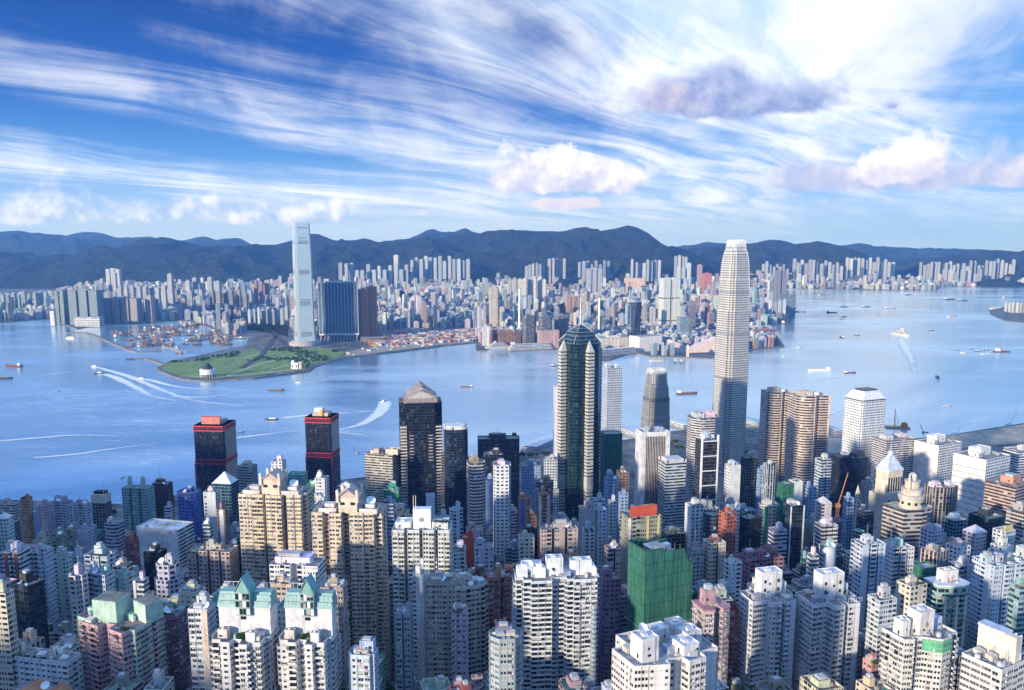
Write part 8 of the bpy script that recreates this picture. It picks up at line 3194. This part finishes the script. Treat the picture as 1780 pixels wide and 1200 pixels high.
def harbour():
	rr = random.Random(42)
	put(barge('rust', 'rust red coaster with a white bridge near the left edge', 70), 24, 637, 160)
	put(barge('dark', 'dark work boat cut by the left edge of the picture', 62, 'grey'), 2, 659, 12)
	put(ferry('white', 'white and red harbour ferry outside the long breakwater', 46), 124, 589, -8)
	put(launch('dark', 'dark fast catamaran heading left ahead of a long white wake', 34), 172, 650, 165)
	put(launch('white', 'white fast boat leading the upper of the two long wakes', 30), 164, 638, 155)
	put(launch('white', 'white launch throwing a broad splash below the park tip', 24), 245, 659, 165)
	put(launch('white', 'white speed boat turning hard ahead of a wide curved wake', 26), 668, 698, 75)
	put(launch('dark', 'low dark launch ahead of a straight wake behind the red banded towers', 30), 472, 730, 188)
	put(launch('white', 'tiny white boat splashing off the park sea wall', 18), 518, 666, 170)
	put(barge('wood', 'small brown barge moving below the park sea wall', 44, 'wood'), 480, 680, 175)
	put(barge('rust', 'small red hulled boat right of the gabled dark tower', 34), 811, 673, 175)
	put(barge('rust', 'little red tug left of the green spire tower', 40), 968, 637, 10)
	put(launch('white', 'little white launch off the royal blue office tower', 16), 214, 831, 90)
	put(launch('rust', 'little red buoy tender right of the red banded tower', 14), 419, 752, 30)
	put(launch('white', 'white launch with a mast right of the yellow drum tower', 16), 622, 788, 80)
	put(launch('rust', 'tiny dark sailing boat alone in the left water', 14), 101, 681, 90)
	put(cruise('white cruise ship docked beside the brown brick waterfront blocks', 110), 868, 606, 24)
	put(cruise('white cruise ship sailing away up the right hand channel', 120), 1563, 583, 100)
	put(ferry('white', 'white ferry boat moored below the corner of the plain white block', 56), 1143, 628, 8)
	put(ferry('green', 'left one of two ferries at the pier under the sweeping hall', 50), 1174, 629, 80)
	put(ferry('green', 'right one of two ferries at the pier under the sweeping hall', 50), 1184, 630, 80)
	put(barge('white', 'long dark sided barge with a white deck on the right water', 70, 'white', 'white'), 1424, 645, 180)
	put(barge('rust', 'brown cargo boat right of the long barge', 44), 1478, 649, 20)
	put(barge('wood', 'pale and brown cargo boat between the two silver towers', 58, 'white'), 1194, 685, 12)
	put(barge('blue', 'dark blue tug steaming toward the shore on the right', 36, 'grey'), 1629, 656, 75)
	put(launch('white', 'round white pleasure boat off the porthole tower', 26), 1646, 707, 10)
	put(ferry('white', 'white ferry far up the channel before the far shore', 60), 1428, 513, 30)
	put(launch('dark', 'dark pilot boat beside the far white ferry', 40), 1437, 512, 5)
	put(crane_barge('dark', 'grey', 'dark derrick barge with a pointed mast in the far channel', 50, 4), 1467, 534, 10)
	put(crane_barge('rust', 'grey', 'red decked crane barge with a slanting jib at the right', 56, -38), 1741, 612, 5)
	put(crane_barge('orange', 'orange', 'orange crane barge moored beside the porthole tower', 48, 2, True), 1560, 744, 168)
	put(crane_barge('dark', 'dark', 'dark derrick barge at the end of the point', 60, 3), 1366, 563, 0)
	put(barge('grey', 'long grey barge at the quay of the point', 90, 'white'), 1387, 543, 2)
	put(ferry('white', 'white topped ferry in the middle of the right channel', 58), 1655, 551, 15)
	put(barge('dark', 'dark low barge by the derrick barge', 60, 'dark'), 1446, 544, 0)
	put(barge('dark', 'upper of two small dark tugs in mid channel', 44), 1466, 551, 20)
	put(barge('dark', 'lower of two small dark tugs in mid channel', 34), 1463, 555, 20)
	put(barge('dark', 'black barge seen end on left of the cruise ship', 46), 1463, 587, 85)
	put(launch('dark', 'dark launch between the black barge and the cruise ship', 24), 1490, 583, 10)
	put(barge('dark', 'small dark freighter in the far channel', 60), 1506, 534, 15)
	put(barge('grey', 'pale low barge in the far channel', 70, 'white', 'white'), 1547, 537, 0)
	put(barge('dark', 'dark freighter below the far pier', 60), 1577, 513, 20)
	put(barge('dark', 'left one of two dark barges off the right headland', 80), 1650, 521, 5)
	put(barge('dark', 'right one of two dark barges off the right headland', 70), 1674, 523, 8)
	put(barge('grey', 'grey barge near the right edge of the far water', 70), 1750, 519, 3)
	put(ferry('white', 'white ship berthed at the right headland', 70), 1731, 537, 5)
	put(launch('dark', 'small dark boat right of the cruise ship', 26), 1619, 575, 10)
	put(launch('white', 'white boat left of the cruise ship wake', 26), 1390, 605, 20)
	put(launch('white', 'little white boat by the dark red glass hall', 20), 1364, 620, 20)
	put(launch('white', 'small white boat behind the right hand silver tower side', 22), 1437, 722, 70)
	for i, (px, py) in enumerate(((1664, 609), (1674, 614), (1687, 607), (1698, 611), (1704, 611), (1709, 610), (1716, 609), (1709, 616), (1719, 615))):
		o = launch('dark' if i not in (1, 7, 8) else 'white', '', 20)
		o['label'] = ('%s small %s boat in the loose cluster left of the red crane barge' % (['leftmost', 'lower', 'upper', 'inner', 'middle', 'outer', 'rightmost upper', 'lower middle', 'lower right'][i], 'white' if i in (1, 7, 8) else 'dark'))
		o['group'] = 'small boats left of the red crane barge'
		put(o, px, py, rr.uniform(0, 30))
	# the crowded typhoon shelter: five kinds of fishing boat, copied
	protos = [trawler('dark', 'wood', ''), trawler('rust', 'grey', ''), trawler('wood', 'rust', ''), trawler('dark', 'rust', ''), trawler('green', 'white', ''), trawler('grey', 'grey', '')]
	kinds = ['dark fishing boat with brown wheelhouse', 'rusty fishing boat with grey wheelhouse', 'brown fishing boat with red wheelhouse', 'dark fishing boat with red wheelhouse', 'green fishing boat with white wheelhouse', 'all grey fishing boat']
	used = set()
	zones = [((197, 290, 577, 590), 30, 'in the left raft inside the breakwater'), ((224, 300, 590, 605), 30, 'in the lower raft inside the breakwater'), ((252, 322, 568, 585), 34, 'in the upper middle of the shelter'),
			 ((318, 398, 576, 600), 44, 'in the right half of the shelter'), ((316, 366, 562, 572), 16, 'along the upper right quay of the shelter'), ((366, 432, 572, 590), 20, 'along the right quay of the shelter'), ((300, 330, 606, 622), 3, 'near the mouth of the shelter')]
	water = [ground(*p) for p in [(150, 573), (202, 562.5), (301, 559.5), (326, 561.5), (362, 571.5), (376, 581), (402, 588), (428, 590), (424, 602), (403, 605), (364, 613), (316, 623), (280, 615), (240, 616), (200, 603)]]
	spots = []
	for (x0, x1, y0, y1), n, where in zones:
		k = 0
		for _ in range(n * 12):
			if k >= n:
				break
			px, py = rr.uniform(x0, x1), rr.uniform(y0, y1)
			gx, gy = ground(px, py)
			if not inside_poly(water, gx, gy) or any(abs(gx - a) < 22 and abs(gy - b) < 13 for a, b in spots):
				continue
			spots.append((gx, gy))
			k += 1
			i = rr.choices(range(6), [5, 3, 3, 4, 2, 2])[0]
			o = protos[i] if i not in used else copy_tree(protos[i])
			used.add(i)
			put(o, px, py, rr.choice([0, 180]) + rr.uniform(-24, 24), rr.uniform(.62, 1.25))
			o['label'] = kinds[i] + ' moored ' + where
			o['group'] = kinds[i] + 's moored ' + where
	for i in range(6):
		if i not in used:
			for c in list(protos[i].children):
				bpy.data.objects.remove(c)
			bpy.data.objects.remove(protos[i])

harbour()

def foam_mat(nm, lo, hi):
	m, nt = new_mat(nm)
	uv = nt.node('ShaderNodeUVMap', uv_map='UVMap').outputs[0]
	u, v, _ = nt.sep(uv)
	tc = nt.node('ShaderNodeTexCoord')
	n = nt.noise(tc.outputs['Object'], 0.06, 6.0, 0.7, 0.4)
	n2 = nt.noise(nt.xyz(nt.mul(u, 14.0), nt.mul(v, 2.0), 0.0), 1.0, 5.0, 0.65, 0.6)
	edge = nt.sub(1.0, nt.m('ABSOLUTE', nt.sub(nt.mul(v, 2.0), 1.0)))
	fade = nt.ss(u, 1.0, 0.15)
	k = nt.add(nt.add(nt.mul(edge, 0.9), nt.mul(fade, 0.75)), nt.mul(nt.add(n, n2), 0.7))
	a = nt.ss(k, lo, hi)
	principled(nt, (0.80, 0.82, 0.85), 0.7, 0, 0.2, None, nt.mul(a, 0.95))
	return m

M['foam'] = foam_mat('wake_foam', 1.2, 1.85)
M['foam_thin'] = foam_mat('broken_foam', 1.45, 2.1)

def wake(label, pts, w0, w1):
	P = [Vector(ground(*p)) for p in pts]
	Q = []
	for i in range(len(P) - 1):         # smooth the path
		p0, p1, p2, p3 = P[max(i - 1, 0)], P[i], P[i + 1], P[min(i + 2, len(P) - 1)]
		for k in range(8):
			t = k / 8
			Q.append(.5 * ((2 * p1) + (p2 - p0) * t + (2 * p0 - 5 * p1 + 4 * p2 - p3) * t * t + (3 * p1 - p0 - 3 * p2 + p3) * t ** 3))
	Q.append(P[-1])
	mb = MB()
	n = len(Q)
	E = []
	for i, p in enumerate(Q):
		d = (Q[min(i + 1, n - 1)] - Q[max(i - 1, 0)]).normalized()
		nn = Vector((-d.y, d.x)) * 1.5 * (w0 + (w1 - w0) * (i / (n - 1)) ** .7) / 2
		E.append((p + nn, p - nn))
	for i in range(n - 1):
		u0, u1 = i / (n - 1), (i + 1) / (n - 1)
		mb.poly([(*E[i][1], .3), (*E[i + 1][1], .3), (*E[i + 1][0], .3), (*E[i][0], .3)], 0, [(u0, 0), (u1, 0), (u1, 1), (u0, 1)])
	o = mb.build('boat_wake', M['foam_thin' if 'foam' in label or 'thin' in label else 'foam'])
	tag(o, label, 'wake')
	o.location.z = .004 * len(WAKES)
	WAKES.append(o)

WAKES = []
wake('long white wake behind the dark catamaran at the left', [(170, 650), (190, 653), (215, 663), (240, 676), (262, 688), (305, 697)], 9, 34)
wake('long white wake just above the catamaran wake', [(163, 637), (195, 646), (225, 655), (250, 665), (285, 680), (340, 697), (420, 706)], 8, 30)
wake('white wake of the launch below the park tip', [(242, 658), (265, 662), (295, 670), (340, 676), (440, 680)], 14, 16)
wake('wide curved white wake in the middle of the harbour', [(669, 698), (667, 708), (655, 722), (632, 736), (605, 744), (580, 749)], 22, 26)
wake('straight wake crossing behind the yellow drum tower', [(470, 730), (500, 726), (540, 722), (600, 718), (650, 715)], 7, 20)
wake('thin straight wake at the left edge under the coaster', [(130, 646), (90, 651), (40, 659), (-20, 671)], 5, 12)
wake('long broken foam line across the left water', [(-10, 768), (60, 762), (130, 757), (220, 759), (335, 764)], 8, 16)
wake('lower broken foam line left of the red banded tower', [(60, 796), (130, 790), (200, 780), (270, 772), (338, 770)], 7, 14)
wake('foam line between the two red banded towers', [(405, 762), (440, 758), (490, 752), (532, 744)], 8, 18)
wake('foam patch right of the yellow drum tower', [(585, 752), (620, 755), (650, 758), (700, 757)], 4, 8)
wake('foam line under the park wake in the left water', [(300, 689), (350, 691), (400, 687), (450, 690)], 12, 10)
wake('pale wake trailing behind the sailing cruise ship', [(1564, 589), (1572, 602), (1582, 622), (1590, 650)], 10, 46)
wake('thin wake of the small white boat by the dark red hall', [(1391, 605), (1375, 610), (1345, 617)], 5, 10)
wake('small ring of foam off the right headland', [(1665, 569), (1672, 571), (1686, 571), (1700, 575)], 10, 10)
wake('short splash behind the tiny boat off the park wall', [(516, 666), (524, 666), (545, 665), (600, 661)], 12, 6)
wake('thin dark edged wake behind the brown cargo boat', [(1480, 650), (1460, 655), (1430, 661), (1380, 667)], 5, 18)
wake('faint wake left of the round pleasure boat', [(1438, 723), (1455, 715), (1480, 706)], 5, 12)
